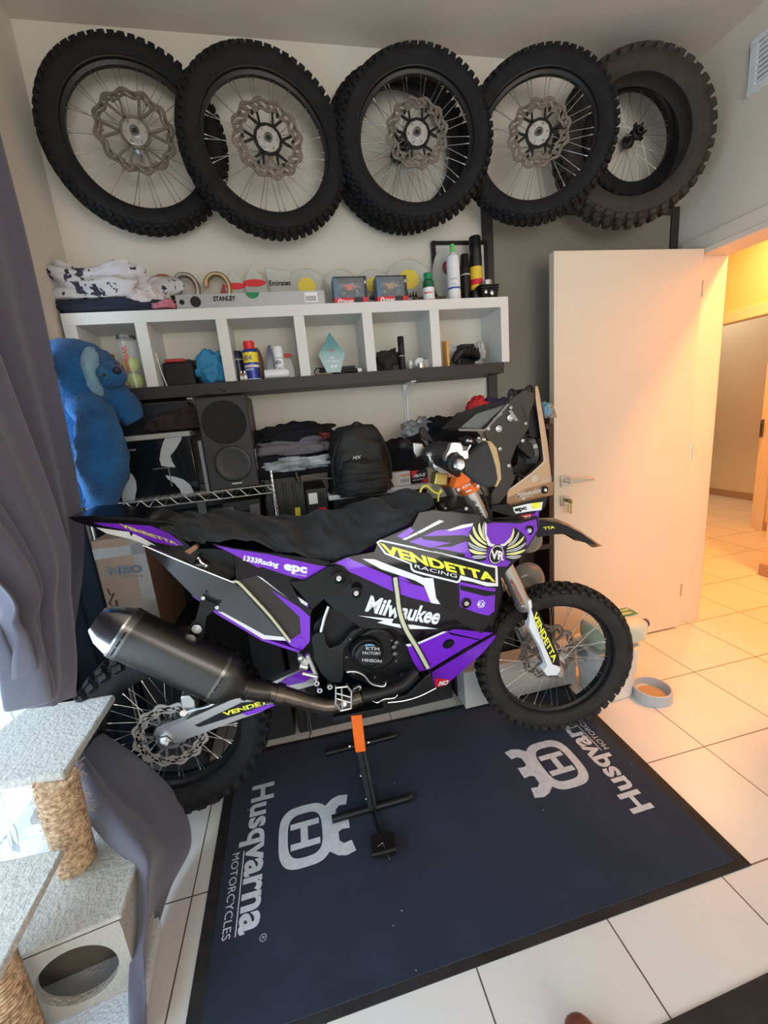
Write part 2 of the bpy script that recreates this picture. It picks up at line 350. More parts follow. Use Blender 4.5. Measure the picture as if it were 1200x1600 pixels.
def mat_markings(mb, o, e1, e2):
    o = Vector(o).to_3d(); e1 = Vector(e1).to_3d(); e2 = Vector(e2).to_3d(); o.z = ZM
    P = lambda u, v: o+e1*u+e2*v
    put_text(mb, 'Husqvarna', P(0, 0), P(.528, 0), P(0, .087), 2, .03)
    put_text(mb, 'MOTORCYCLES', P(.27, -.049), P(.528, -.049), P(.27, -.024), 2, .0)
    mb.mat(2).add([P(.27, -.0125), P(.528, -.0125), P(.528, -.009), P(.27, -.009)], [(0, 1, 2, 3)])
    put_text(mb, 'R', P(.549, .066), P(.556, .066), P(.549, .075), 2)
    N = 40; ring = lambda cu, cv, a, b, a2, b2, e: ([P(cu+math.copysign(abs(cos(t))**e, cos(t))*a, cv+math.copysign(abs(sin(t))**e, sin(t))*b) for t in [2*pi*i/N for i in range(N)]]+[P(cu+math.copysign(abs(cos(t))**e, cos(t))*a2, cv+math.copysign(abs(sin(t))**e, sin(t))*b2) for t in [2*pi*i/N for i in range(N)]], [(i, (i+1) % N, N+(i+1) % N, N+i) for i in range(N)])
    v, f = ring(.552, .070, .010, .010, .0085, .0085, 1); mb.add(v, f)
    v, f = ring(.271, .202, .118, .094, .084, .062, .62); mb.add(v, f)
    c = .271
    for pl in ([(-.05, .150), (-.027, .150), (-.027, .186), (.027, .186), (.027, .150), (.05, .150), (.05, .254), (.027, .254), (.027, .212), (-.027, .212), (-.027, .254), (-.05, .254)],):
        mb.add([P(c+u, v) for u, v in pl], [(0, 1, 2, 9, 10, 11), (2, 3, 8, 9), (3, 4, 5, 6, 7, 8)])
    P = lambda u, v: o+Vector((0, 0, .0002))+e1*u+e2*v
    mb.add([P(c+u, v) for u, v in [(-.10, .262), (-.075, .262), (-.04, .29), (.04, .29), (.075, .262), (.10, .262), (.085, .30), (.06, .32), (-.06, .32), (-.085, .30)]], [(0, 1, 2, 9), (2, 3, 6, 7, 8, 9), (3, 4, 5, 6)])
    P = lambda u, v: o+Vector((0, 0, .0004))+e1*u+e2*v
    mb.add([P(c+u, v) for u, v in [(-.03, .318), (.03, .318), (.022, .335), (.026, .362), (-.026, .362), (-.022, .335)]], [(0, 1, 2, 3, 4, 5)])
    for sg in (-1, 1):
        mb.add([P(c+sg*u, v) for u, v in [(.052, .31), (.092, .285), (.112, .31), (.120, .338), (.113, .372), (.072, .362), (.076, .335)]], [(0, 1, 2, 3, 4, 5, 6)])
mat_markings(mp, (-1.839, .368), (.008, -1), (1, .008))
mat_markings(mp, (-.412, -.168), (-.008, 1), (-1, -.008))
tag(mp.build('workshop_mat', [MATF, MATEDGE, MATPRINT], smooth=0), 'large navy workshop mat with white crest and lettering on the tiled floor', 'mat')
e = [(-0.4946,-0.5973,0.004),(-0.6446,-0.6063,0.004),(-0.8351,-0.6121,0.004)]
tag(MB().prism([(-.43, -.600, 0), (-.45, -.605, 0), (-.90, -.615, 0), (-.90, -1.0, 0), (-.3, -1.0, 0), (-.3, -.59, 0)], (0, 0, .005)).build('floor_mat', MATEDGE), 'plain black rubber mat at the near edge of the tiled floor', 'mat')

# ============================================================ WHEELS
def tyre_mb(R, w, hole, knobs=44, kh=.013, seed=0, centre=True):
    """knobbly tyre round the local Y axis"""
    mb = MB(); prof = []
    Rc = R-kh; h = Rc-hole; mid = hole+h*.5
    # closed section, both beads open to the rim
    sec = [(hole, -w*.36), (hole+.006, -w*.40), (hole+h*.3, -w*.49), (hole+h*.55, -w*.5), (hole+h*.78, -w*.46), (hole+h*.92, -w*.34), (Rc, -w*.15), (Rc+.001, 0)]
    sec = sec+[(r, -y) for r, y in sec[::-1][1:]]
    sec += [(hole+.004, w*.30), (hole+.012, w*.1), (hole+.012, -w*.1), (hole+.004, -w*.30), (hole, -w*.36)]
    mb.lathe(sec, axis=(0, 1, 0), n=96)
    def knob(a, y, r, sx, sy, hgt, tilt=0.):
        ra = Vector((cos(a), 0, sin(a))); ta = Vector((-sin(a), 0, cos(a))); yy = Vector((0, 1, 0))
        up = (ra*cos(tilt)+yy*sin(tilt)); sd = (yy*cos(tilt)-ra*sin(tilt))
        c = ra*r+yy*y
        vs = [c-up*.008+ta*i*sx*.56+sd*j*sy*.56 for i in (-1, 1) for j in (-1, 1)]+[c+up*hgt+ta*i*sx*.44+sd*j*sy*.44 for i in (-1, 1) for j in (-1, 1)]
        mb.add(vs, [(0, 1, 3, 2), (4, 6, 7, 5), (0, 4, 5, 1), (2, 3, 7, 6), (0, 2, 6, 4), (1, 5, 7, 3)])
    for i in range(knobs):
        a = 2*pi*i/knobs; st = 2*pi/knobs
        kw = R*st*.52
        if i % 2: knob(a, -w*.1, Rc, kw, w*.17, kh); knob(a, w*.1, Rc, kw, w*.17, kh)
        else: knob(a, 0, Rc, kw, w*.2, kh)
        for s in (-1, 1):
            knob(a+st*.25*s, s*w*.27, Rc-h*.04, kw, w*.16, kh, s*.45)
            knob(a+st*.5, s*w*.43, Rc-h*.17, kw*1.05, w*.15, kh*.95, s*.95)
    return mb
def rim_mb(hole, w):
    """alloy rim; the spokes end at hole-.016"""
    r = hole
    prof = [(r+.010, -w*.40), (r+.012, -w*.43), (r+.004, -w*.44), (r-.003, -w*.40), (r-.004, -w*.2), (r-.017, -w*.12), (r-.018, w*.12), (r-.004, w*.2), (r-.003, w*.40), (r+.004, w*.44), (r+.012, w*.43), (r+.010, w*.40), (r, w*.36), (r-.006, w*.15), (r-.006, -w*.15), (r, -w*.36), (r+.010, -w*.40)]
    return MB().lathe(prof, axis=(0, 1, 0), n=72)
def disc_mb(ro, ri, y, t=.004, waves=12, amp=.006, slots=24):
    """wavy brake rotor round local Y with cut slots between two rings"""
    mb = MB(); n = waves*8
    wv = lambda a: ro+amp*sin(waves*a)
    wi = lambda a: ri+amp*.8*sin(waves*a)
    ring = lambda f0, f1: [(f0, f1)]
    def band(f0, f1):
        vs = []
        for i in range(n):
            a = 2*pi*i/n
            for r_, yy in ((f0(a), y-t/2), (f1(a), y-t/2), (f1(a), y+t/2), (f0(a), y+t/2)):
                vs.append((r_*cos(a), yy, r_*sin(a)))
        fs = [(4*i+k, 4*((i+1) % n)+k, 4*((i+1) % n)+(k+1) % 4, 4*i+(k+1) % 4) for i in range(n) for k in range(4)]
        mb.add(vs, fs)
    band(lambda a: ro*.90+amp*sin(waves*a), wv)
    band(wi, lambda a: ri+(ro-ri)*.30+amp*.8*sin(waves*a))
    for i in range(slots):
        a = 2*pi*i/slots; a2 = a+.10
        r0 = ri+(ro-ri)*.25; r1 = ro*.92
        wd = .30*2*pi/slots
        vs = []
        for yy in (y-t/2, y+t/2):
            for rr, aa in ((r0, a), (r0, a+wd*1.9), (r1, a2+wd*1.9), (r1, a2)): vs.append((rr*cos(aa), yy, rr*sin(aa)))
        mb.add(vs, [(0, 1, 2, 3), (7, 6, 5, 4), (0, 4, 5, 1), (1, 5, 6, 2), (2, 6, 7, 3), (3, 7, 4, 0)])
    return mb
def carrier_mb(ri, rh, y, arms=6, t=.005):
    mb = MB().lathe([(rh-.008, y-t/2), (rh+.006, y-t/2), (rh+.006, y+t/2), (rh-.008, y+t/2), (rh-.008, y-t/2)], axis=(0, 1, 0), n=40)
    for k in range(arms):
        a = 2*pi*k/arms
        for sg in (-1, 1):
            p0 = Vector((cos(a)*rh, y, sin(a)*rh)); a2 = a+sg*.22; p1 = Vector((cos(a2)*(ri+.006), y, sin(a2)*(ri+.006)))
            u = (p1-p0).normalized(); w = Vector((-u.z, 0, u.x))*.0045
            mb.prism([p0-w-Vector((0, t/2, 0)), p0+w-Vector((0, t/2, 0)), p1+w-Vector((0, t/2, 0)), p1-w-Vector((0, t/2, 0))], (0, t, 0))
        mb.cyl((cos(a)*(ri+.003), y-.005, sin(a)*(ri+.003)), (cos(a)*(ri+.003), y+.004, sin(a)*(ri+.003)), .007, n=10)
    return mb
def spoke_mesh(side, hole, hub_r, hub_y):
    mb = MB()
    r0 = hub_r; ang = .30
    p0 = Vector((r0*cos(ang), side*hub_y, r0*sin(ang))); p1 = Vector((hole-.014, side*.004, 0))
    mb.tube([p0, p1], .0011, n=6)
    mb.cyl(p1+(p0-p1).normalized()*.016, p1, .0026, n=6)
    return mb
def make_wheel(root, R, w, hole, disc=.13, disc_ri=.10, hub_mat=None, rim_mat=None, disc_mat=None, carrier=None, hub_r=.030, hub_y=.034, nsp=36, seed=0, tyre=True, disc_side=-1, carrier_mat=None, rot=0., knobs=46, kh=.013, big_hub=False, tm=None):
    obs = []
    if tyre: obs.append(tyre_mb(R, w, hole, knobs, kh, seed).build('tyre', tm or RUBBER, root, smooth=40))
    obs.append(rim_mb(hole, w*.78).build('rim', rim_mat or RIMB, root))
    hm = hub_mat or ALU
    hb = MB().lathe([(.011, -.058), (.016, -.058), (.018, -.045), (.03, -.042), (.032, -.03), (.022, -.02), (.020, 0), (.022, .02), (.032, .03), (.03, .042), (.018, .045), (.016, .058), (.011, .058), (.010, -.058), (.011, -.058)], axis=(0, 1, 0), n=36)
    if big_hub: hb.lathe([(.016, -.050), (.044, -.050), (.052, -.042), (.050, -.030), (.022, -.026)], axis=(0, 1, 0), n=12)
    for k in range(6):
        a = 2*pi*k/6; hb.cyl((.036*cos(a), disc_side*.032, .036*sin(a)), (.036*cos(a), disc_side*.05, .036*sin(a)), .005, n=8)
    obs.append(hb.build('hub', hm, root)); 
    h2 = MB().lathe([(.0165, -.062), (.0115, -.062), (.0115, -.050), (.0165, -.050), (.0165, -.062)], axis=(0, 1, 0), n=24).build('bearing_seal', DARKSTEEL, root)
    obs.append(h2)
    if disc:
        dm = disc_mat or RUST
        d = disc_mb(disc, disc_ri, disc_side*.048).build('brake_disc', dm, root); obs.append(d)
        c = carrier_mb(disc_ri, .050, disc_side*.046).build('disc_carrier', carrier_mat or dm, root); obs.append(c)
    for side in (-1, 1):
        me = None
        for k in range(nsp//2):
            for dr_ in ((1,) if k % 2 else (-1,)):
                a = 2*pi*(k+(0.25 if side > 0 else 0))/(nsp//2)+rot
                key = (side, dr_)
                if me is None or key not in me:
                    me = me or {}
                    sm = spoke_mesh(side, hole, hub_r, hub_y)
                    if dr_ < 0: sm.v = [(x, y, -z) for x, y, z in sm.v]
                    o = sm.build('spoke', SPK_M, root); me[key] = o.data
                else:
                    o = bpy.data.objects.new('spoke', me[key]); COL.objects.link(o); o.parent = root
                o.rotation_euler = (0, a, 0); obs.append(o)
    return obs
G = 'spare wheels hung on the wall'
BLKM = mat('black_hub', (.02, .02, .02), .4, .5)
def wheel_thing(loc, rz, rx, label, **k):
    r = empty('spare_wheel', loc, label, 'wheel', G, rz=rz, rx=rx)
    make_wheel(r, **k); return r
wheel_thing((-1.925, .898, 2.60), .107, .0, 'leftmost hanging knobbly wheel with a chain-like wavy brake disc', R=.337, w=.085, hole=.258, disc=.140, disc_ri=.112, hub_mat=ALU, big_hub=True, kh=.012, knobs=60)
wheel_thing((-1.43, .84, 2.56), .137, .0, 'second hanging knobbly wheel from the left, black disc carrier, overlapping the leftmost one', R=.339, w=.085, hole=.255, disc=.137, disc_ri=.095, carrier_mat=BLKM, big_hub=True, knobs=60)
wheel_thing((-.81, .80, 2.577), -.164, .0, 'middle hanging knobbly wheel with a grey hub, a second wheel right behind it', R=.331, w=.09, hole=.250, disc=.127, disc_ri=.088, carrier_mat=BLKM, big_hub=True, knobs=60)
wheel_thing((-.266, .755, 2.572), -.40, .0, 'fourth hanging knobbly wheel from the left, grey hub, rusty disc, overlapping the bare tyre', R=.331, w=.09, hole=.250, disc=.127, disc_ri=.088, carrier_mat=BLKM, big_hub=True, knobs=60)
wheel_thing((-.845, .935, 2.612), .0, .0, 'wheel hanging behind the middle wheel, its rim showing through the spokes', R=.335, w=.08, hole=.255, disc=0, hub_mat=BLKM, knobs=60)
wheel_thing((.375, .925, 2.70), -.1, .0, 'rear wheel with black hub hanging inside the bare tyre at the far right', R=.31, w=.10, hole=.215, disc=0, hub_mat=BLKM, knobs=36, kh=.016)
t = tyre_mb(.358, .125, .243, 40, .017).build('spare_tyre', mat('dusty_tyre_rubber', (.045, .038, .032), .8, bump=.25, bscale=90, var=.3, vscale=20), smooth=40)
t.location = (.236, .775, 2.593); t.rotation_euler = (0, 0, -.27)
tag(t, 'bare dusty knobbly tyre without a rim hanging at the far right near the air vent', 'tyre')

# ============================================================ RALLY MOTORCYCLE
F_TANK = lambda x, z: .075 + .32*max(0, x+.90) + .22*max(0, z-.97) + .10*max(0, -1.12-x)
F_SIDE = lambda x, z: .085 + .28*max(0, x+.86) + .28*max(0, .72-z) + .20*max(0, -1.22-x)
F_SKID = lambda x, z: .10 + .28*max(0, x+.86) + .40*max(0, .66-z)
F_REAR = lambda x, z: .150 + .05*max(0, x+1.5)*0
F_MID = lambda x, z: .135 - .10*max(0, x+1.45) 
F_NOSE = lambda x, z: .16 + .05*max(0, x+.7)
BY = .29
bike = empty('rally_motorcycle', (-1.25, BY, 0), 'purple and black rally motorcycle raised on an orange stand', 'motorcycle')
def BP(o, label=None):
    part_of(bike, o)
    if label: o['label'] = label
    return o
def sub(parent_part, o, label=None):
    o.parent = parent_part; o.matrix_parent_inverse = Matrix.Identity(4)
    if label: o['label'] = label
    return o
def _slice(bm, step, xs, zs):
    for axis, lo, hi in ((0, xs[0], xs[1]), (2, zs[0], zs[1])):
        ks = [q_ for q_ in ((-.90, -.86, -1.12, -1.22, -1.45, -.80) if axis == 0 else (.97, .72, .66)) if lo < q_ < hi]; k = math.floor(lo/step)*step
        while k < hi: ks.append(k); k += step
        for k in ks:
            no = [0, 0, 0]; no[axis] = 1; co = [0, 0, 0]; co[axis] = k
            bmesh.ops.bisect_plane(bm, geom=bm.verts[:]+bm.edges[:]+bm.faces[:], plane_co=co, plane_no=no)
def layer(mb, poly, F, mi, lift=0., step=.03, thick=0.):
    """a flat shape given in x,z laid onto the curved panel y = F(x, z)"""
    bm = bmesh.new(); vs = [bm.verts.new((x, 0, z)) for x, z in poly]
    es = [bm.edges.new((vs[i], vs[(i+1) % len(vs)])) for i in range(len(vs))]
    bmesh.ops.triangle_fill(bm, use_beauty=True, use_dissolve=False, edges=es, normal=(0, -1, 0))
    xs = [p[0] for p in poly]; zs = [p[1] for p in poly]
    _slice(bm, step, (min(xs), max(xs)), (min(zs), max(zs)))
    if thick:
        r = bmesh.ops.extrude_face_region(bm, geom=bm.faces[:])
        for v in [g for g in r['geom'] if isinstance(g, bmesh.types.BMVert)]: v.co.y = 1
    me = bpy.data.meshes.new('t'); bm.to_mesh(me); bm.free()
    mb.merge_mesh(me, lambda c: Vector((c.x, F(c.x, c.z)-lift+(thick if c.y > .5 else 0), c.z)), mi)
    bpy.data.meshes.remove(me)
def ltext(mb, txt, c3, F, mi, lift=.0018, bold=0.):
    (bx, bz), (rx, rz_), (tx, tz) = c3
    me0 = text_mesh(txt, bold)
    bm = bmesh.new(); bm.from_mesh(me0)
    for v in bm.verts:
        u, w = v.co.x, v.co.y
        v.co = (bx+(rx-bx)*u+(tx-bx)*w, 0, bz+(rz_-bz)*u+(tz-bz)*w)
    xs = [v.co.x for v in bm.verts]; zs = [v.co.z for v in bm.verts]
    _slice(bm, .05, (min(xs), max(xs)), (min(zs), max(zs)))
    me = bpy.data.meshes.new('t'); bm.to_mesh(me); bm.free()
    mb.merge_mesh(me, lambda c: Vector((c.x, F(c.x, c.z)-lift, c.z)), mi); bpy.data.meshes.remove(me)
def disk(c, r, n=28, a0=0.): return [(c[0]+r*cos(2*pi*i/n+a0), c[1]+r*sin(2*pi*i/n+a0)) for i in range(n)]
def bolt(p, r=.010, y0=.004, cup=True, m0=BLACK):
    x, y, z = p
    mb = MB()
    if cup: mb.lathe([(0, -.001), (r*1.9, -.001), (r*2.1, -.004), (r*1.7, -.006), (r*1.5, -.003)], o=p, axis=(0, 1, 0), n=24)
    mb.mat(1).lathe([(0, -.009), (r*.45, -.009), (r*.45, -.006), (r*.5, -.006), (r*.95, -.007), (r, -.005), (r, 0)], o=p, axis=(0, 1, 0), n=20)
    return BP(mb.build('bolt', [m0, CHROME]))
PM = [BLACK_DECAL, PURPLE, WHITE_DECAL, YELLOW, GREY_DECAL, RED]

# ---- tank shroud, upper
t = MB()
layer(t, [(-1.4257,1.0012),(-1.366,1.0167),(-1.278,1.0224),(-1.2602,1.0562),(-1.1433,1.0894),(-1.1152,1.1296),(-1.0685,1.1308),(-0.9142,1.0956),(-0.854,1.0634),(-0.7333,1.0403),(-0.6443,1.0385),(-0.6456,0.9947),(-0.7198,0.9299),(-0.8128,0.8768),(-0.8555,0.8429),(-0.8743,0.7596),(-0.9003,0.6996),(-0.9288,0.6707),(-0.994,0.7187),(-1.0411,0.762),(-1.0717,0.793),(-1.1022,0.8154),(-1.1123,0.8418),(-1.1929,0.9295),(-1.2286,0.9461),(-1.3252,0.936),(-1.3621,0.9317),(-1.3658,0.9648),(-1.3909,0.9933)], F_TANK, 0, 0, .03, .02)
LY = .0006
layer(t, [(-1.4076,1.0026),(-1.3662,1.0153),(-1.1943,0.9115),(-1.1287,0.8832),(-1.1123,0.8418),(-1.1081,0.8231),(-1.2199,0.8737),(-1.3484,0.9586),(-1.3654,0.9686),(-1.3806,0.9899)], F_TANK, 1, LY)
layer(t, [(-1.3204,1.0061),(-1.2812,0.9991),(-1.1264,0.9164),(-1.0942,0.9094),(-1.0888,0.8374),(-1.0753,0.8119),(-1.0926,0.8168),(-1.1081,0.8231),(-1.1283,0.8895),(-1.1569,0.9111),(-1.2638,0.9649)], F_TANK, 2, 2*LY)
layer(t, [(-1.1988,1.0634),(-1.1512,1.086),(-1.1394,1.0745),(-1.1783,1.0515)], F_TANK, 1, LY)
layer(t, [(-1.1612,1.0408),(-1.0663,1.0647),(-0.9515,1.062),(-0.8548,1.059),(-0.735,1.0311),(-0.6549,1.0308),(-0.6552,0.9927),(-0.7229,0.9358),(-0.8122,0.8935),(-0.853,0.9048),(-0.9655,0.9593)], F_TANK, 1, LY)
layer(t, [(-1.1843,1.0508),(-1.0498,1.0976),(-1.035,1.0911),(-1.1713,1.0485)], F_TANK, 2, 2*LY)
layer(t, [(-1.0299,1.061),(-0.9743,1.071),(-0.9324,1.0712),(-0.9394,1.0618),(-1.0163,1.0569)], F_TANK, 2, 2*LY)
layer(t, [(-1.1394,1.0745),(-1.1108,1.0527),(-0.9713,1.0365),(-0.945,1.0239),(-0.9257,1.0166),(-0.9745,1.0148),(-1.0237,1.0057),(-1.0854,1.0134),(-1.0219,1.018),(-1.1123,1.0421)], F_TANK, 0, 2*LY)
layer(t, [(-1.1454,1.0208),(-0.9814,0.9619),(-0.9761,0.9764),(-1.0855,1.0126)], F_TANK, 0, 2*LY)
layer(t, [(-1.0035,0.8805),(-0.8663,0.8269),(-0.875,0.7427),(-0.9024,0.7346),(-0.9422,0.7527),(-1.0052,0.7885)], F_TANK, 1, LY)
layer(t, [(-1.0009,0.8687),(-0.8668,0.8152),(-0.8714,0.8031),(-0.9145,0.8116),(-1.0002,0.8505)], F_TANK, 0, 2*LY)
layer(t, [(-1.268,1.0521),(-1.2539,1.0591),(-1.0571,0.993),(-0.8549,0.907),(-0.8539,0.8315),(-0.9048,0.8465),(-0.9933,0.8901),(-1.002,0.8786),(-1.0118,0.8771),(-1.1577,0.9396),(-1.1674,0.9503),(-1.1689,0.9693),(-1.2465,1.0121)], F_TANK, 2, 2*LY)
layer(t, [(-1.2611,1.0491),(-1.2532,1.0532),(-1.0579,0.9873),(-0.8652,0.9033),(-0.8655,0.8468),(-0.9206,0.8675),(-0.999,0.904),(-1.0047,0.8872),(-1.013,0.8846),(-1.1542,0.9462),(-1.1611,0.9542),(-1.1627,0.9714),(-1.2408,1.0157)], F_TANK, 0, 3*LY)
layer(t, [(-0.9993,0.8984),(-0.9689,0.8891),(-0.9566,0.8722),(-0.9935,0.8852)], F_TANK, 2, 3.2*LY)
ltext(t, 'VENDETTA', [(-1.2496,1.0161),(-0.8673,0.854),(-1.2581,1.0502)], F_TANK, 3, 4*LY, .045)
ltext(t, 'RACING', [(-1.155,0.9565),(-1.0123,0.8966),(-1.1525,0.9686)], F_TANK, 2, 4*LY)
# winged emblem
W1 = [(-0.933,1.0668),(-0.9529,1.0413),(-0.9635,1.0131),(-0.964,0.9872),(-0.954,0.963),(-0.9322,0.941),(-0.9043,0.9412),(-0.9,0.9662),(-0.8859,0.9826),(-0.8929,1.0098),(-0.8967,1.0331),(-0.8945,1.0567),(-0.8864,1.07),(-0.911,1.0728)]
W2 = [(-0.77,1.0274),(-0.7454,1.0096),(-0.7195,0.9849),(-0.7136,0.959),(-0.7231,0.9308),(-0.7476,0.9116),(-0.7804,0.8966),(-0.8155,0.9195),(-0.8167,0.9447),(-0.8241,0.968),(-0.8021,0.9769),(-0.7805,0.9922),(-0.7712,1.0089)]
for w_ in (W1, W2):
    layer(t, w_, F_TANK, 0, 3*LY)
layer(t, [(-0.8906,0.9897),(-0.8998,1.0263),(-0.8885,1.0689),(-0.8844,1.0591),(-0.8902,1.0257),(-0.878,0.9944),(-0.8506,0.9804),(-0.818,0.9805),(-0.7909,0.993),(-0.7704,1.0134),(-0.7677,1.005),(-0.7882,0.9846),(-0.8154,0.9722),(-0.8538,0.9736)], F_TANK, 2, 3.6*LY)
def feather(a, b, c, w, mi, lift):
    n = 8; L1 = []; L2 = []
    for i in range(n+1):
        s = i/n; x = (1-s)**2*a[0]+2*s*(1-s)*b[0]+s*s*c[0]; z = (1-s)**2*a[1]+2*s*(1-s)*b[1]+s*s*c[1]
        dx = 2*(1-s)*(b[0]-a[0])+2*s*(c[0]-b[0]); dz = 2*(1-s)*(b[1]-a[1])+2*s*(c[1]-b[1]); l = math.hypot(dx, dz) or 1
        ww = w*(sin(pi*min(.97, s*.75+.12)))*(1 if s < 1 else .1)
        L1.append((x-dz/l*ww, z+dx/l*ww)); L2.append((x+dz/l*ww, z-dx/l*ww))
    layer(t, L1+L2[::-1], F_TANK, mi, lift, .1)
FE = [[(-0.8952,1.0193),(-0.9057,1.0422),(-0.8923,1.0697)], [(-0.8974,1.0063),(-0.9211,1.0369),(-0.9114,1.0699)], [(-0.8957,0.9939),(-0.9392,1.0245),(-0.935,1.0641)], [(-0.8974,0.9838),(-0.944,1.0029),(-0.9531,1.0399)], [(-0.8989,0.9752),(-0.9463,0.9868),(-0.9619,1.0129)], [(-0.9016,0.9665),(-0.9407,0.9696),(-0.9621,0.9892)], [(-0.9021,0.9554),(-0.9316,0.9538),(-0.9539,0.9638)],
      [(-0.8021,0.9769),(-0.7745,0.9908),(-0.7685,1.024)], [(-0.8055,0.9683),(-0.7629,0.9725),(-0.746,1.0066)], [(-0.8099,0.9595),(-0.753,0.9569),(-0.7237,0.9858)], [(-0.8123,0.9502),(-0.747,0.9385),(-0.7158,0.9613)], [(-0.8127,0.9404),(-0.7538,0.9251),(-0.7208,0.9353)], [(-0.813,0.9305),(-0.7692,0.9139),(-0.7432,0.9155)]]
for k, fe in enumerate(FE):
    feather(*fe, .0052, 2, 4*LY)
    if k % 2 == 1 or k in (2, 9): feather(*fe, .0028, 3, 5*LY)
    else: feather(*fe, .0016, 0, 5*LY)
ec = [(-0.8582,0.9506)][0]
layer(t, disk(ec, .0345), F_TANK, 0, 5.2*LY, .1); layer(t, disk(ec, .0315), F_TANK, 2, 5.8*LY, .1); layer(t, disk(ec, .0285), F_TANK, 0, 6.4*LY, .1)
ltext(t, 'VR', [(-0.8853,0.9447),(-0.8257,0.9222),(-0.8832,0.976)], F_TANK, 2, 7.2*LY, .04)
layer(t, [(x, z) for x, z in disk([(-0.9282,0.7847)][0], .0155, 6)], F_TANK, 2, 3*LY, .1); layer(t, disk([(-0.9282,0.7847)][0], .0130, 6), F_TANK, 1, 4*LY, .1)
ltext(t, 'KX', [(-0.9394,0.7792),(-0.9161,0.7731),(-0.9387,0.7943)], F_TANK, 2, 5*LY, .03)
shroud = BP(t.build('tank_shroud', PM, smooth=40), 'purple, black and white shroud with yellow lettering')
for q in [(-0.6991,0.1458,0.9996),(-0.9833,0.075,0.7994)]: bolt(q, .009)
# radiator recess: flat black patch standing in for the shade inside
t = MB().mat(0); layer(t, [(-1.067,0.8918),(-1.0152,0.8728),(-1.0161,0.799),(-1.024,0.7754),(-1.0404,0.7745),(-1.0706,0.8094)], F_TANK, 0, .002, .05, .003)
for k in range(5):
    pass
BP(t.build('recess_shade', mat('deep_black', (.003, .003, .003), .6), smooth=0))
t = MB().tube([(-1.0542,0.1,0.7951),(-1.0312,0.1,0.7653),(-0.9903,0.1,0.747),(-0.9569,0.1,0.7378)], .016, smooth=4); BP(t.build('crash_pad', BLACK))
t = MB().prism([(-0.9529,0.13,0.7255),(-0.9254,0.13,0.7166),(-0.9281,0.13,0.6957),(-0.9556,0.13,0.7057)], (0, .02, 0)); BP(t.build('bracket', ALU, bevel=.002))

# ---- side shroud, middle
t = MB()
layer(t, [(-1.4574,0.8778),(-1.3608,0.9261),(-1.2867,0.9422),(-1.2284,0.9458),(-1.1842,0.9325),(-1.1127,0.8458),(-1.0683,0.7878),(-0.9894,0.7257),(-0.8587,0.6544),(-0.8533,0.6364),(-0.9811,0.5926),(-1.1103,0.5247),(-1.1517,0.5286),(-1.1775,0.593),(-1.198,0.6615),(-1.2081,0.7146),(-1.2451,0.7498),(-1.3045,0.7534),(-1.3483,0.7629),(-1.3889,0.8002),(-1.429,0.8386)], F_SIDE, 0, 0, .03, .02)
layer(t, [(-1.2265,0.9346),(-1.1845,0.9294),(-1.1091,0.8402),(-1.105,0.8181),(-1.1679,0.8463),(-1.2198,0.8753),(-1.2274,0.9063)], F_SIDE, 1, LY)
layer(t, [(-1.1972,0.6613),(-1.1533,0.6706),(-1.0518,0.6963),(-1.0219,0.6992),(-0.8713,0.6462),(-0.9815,0.5992),(-1.1105,0.5327),(-1.1518,0.5331),(-1.1775,0.593)], F_SIDE, 1, LY)
layer(t, [(-1.2044,0.6755),(-1.1533,0.6747),(-1.0669,0.7),(-1.0501,0.6959),(-1.1532,0.6645),(-1.1939,0.6626)], F_SIDE, 2, 2*LY)
layer(t, [(-1.0509,0.6941),(-0.9039,0.6181),(-0.9017,0.6132),(-1.0376,0.6786)], F_SIDE, 0, 2*LY)
ltext(t, 'Milwaukee', [(-1.3289,0.8235),(-1.0864,0.7359),(-1.3046,0.8759)], F_SIDE, 2, 2*LY, .035)
layer(t, [(-1.3541,0.8073),(-1.2378,0.783),(-1.2465,0.769),(-1.1754,0.7506),(-1.0856,0.7165),(-1.1939,0.7385),(-1.2935,0.7755),(-1.2707,0.7806)], F_SIDE, 2, 2*LY)
layer(t, disk([(-1.0846,0.7625)][0], .003, 12), F_SIDE, 2, 2*LY)
layer(t, disk([(-1.0441,0.6377)][0], .0215), F_SIDE, 0, 3*LY, .1)
layer(t, disk([(-1.0422,0.6351)][0], .0165), F_SIDE, 6, 3.5*LY, .1)
BP(t.build('side_shroud', PM+[mat('deep_black', (.003, .003, .003), .6)], smooth=40), 'black shroud with white script lettering and purple lower corner')
for q in [(-1.404,0.09,0.9596),(-1.3544,0.09,0.8996)]: bolt(q, .009)
st = [(-1.2223,0.0855,0.9334),(-1.2199,0.085,0.8737),(-1.2166,0.085,0.8043),(-1.2002,0.085,0.7389),(-1.163,0.1039,0.6525),(-1.1212,0.1335,0.5468)]
t = MB().mat(1).tube([Vector(p)-Vector((0, .004, 0)) for p in st], .0115, n=8, smooth=4, flat=.35, up=(1, 0, 0)).mat(0).tube([Vector(p)-Vector((0, .008, 0)) for p in st], .007, n=8, smooth=4, flat=.5, up=(1, 0, 0))
BP(t.build('shroud_strap', [CREAM, BLACK]), 'cream strap edged in black')
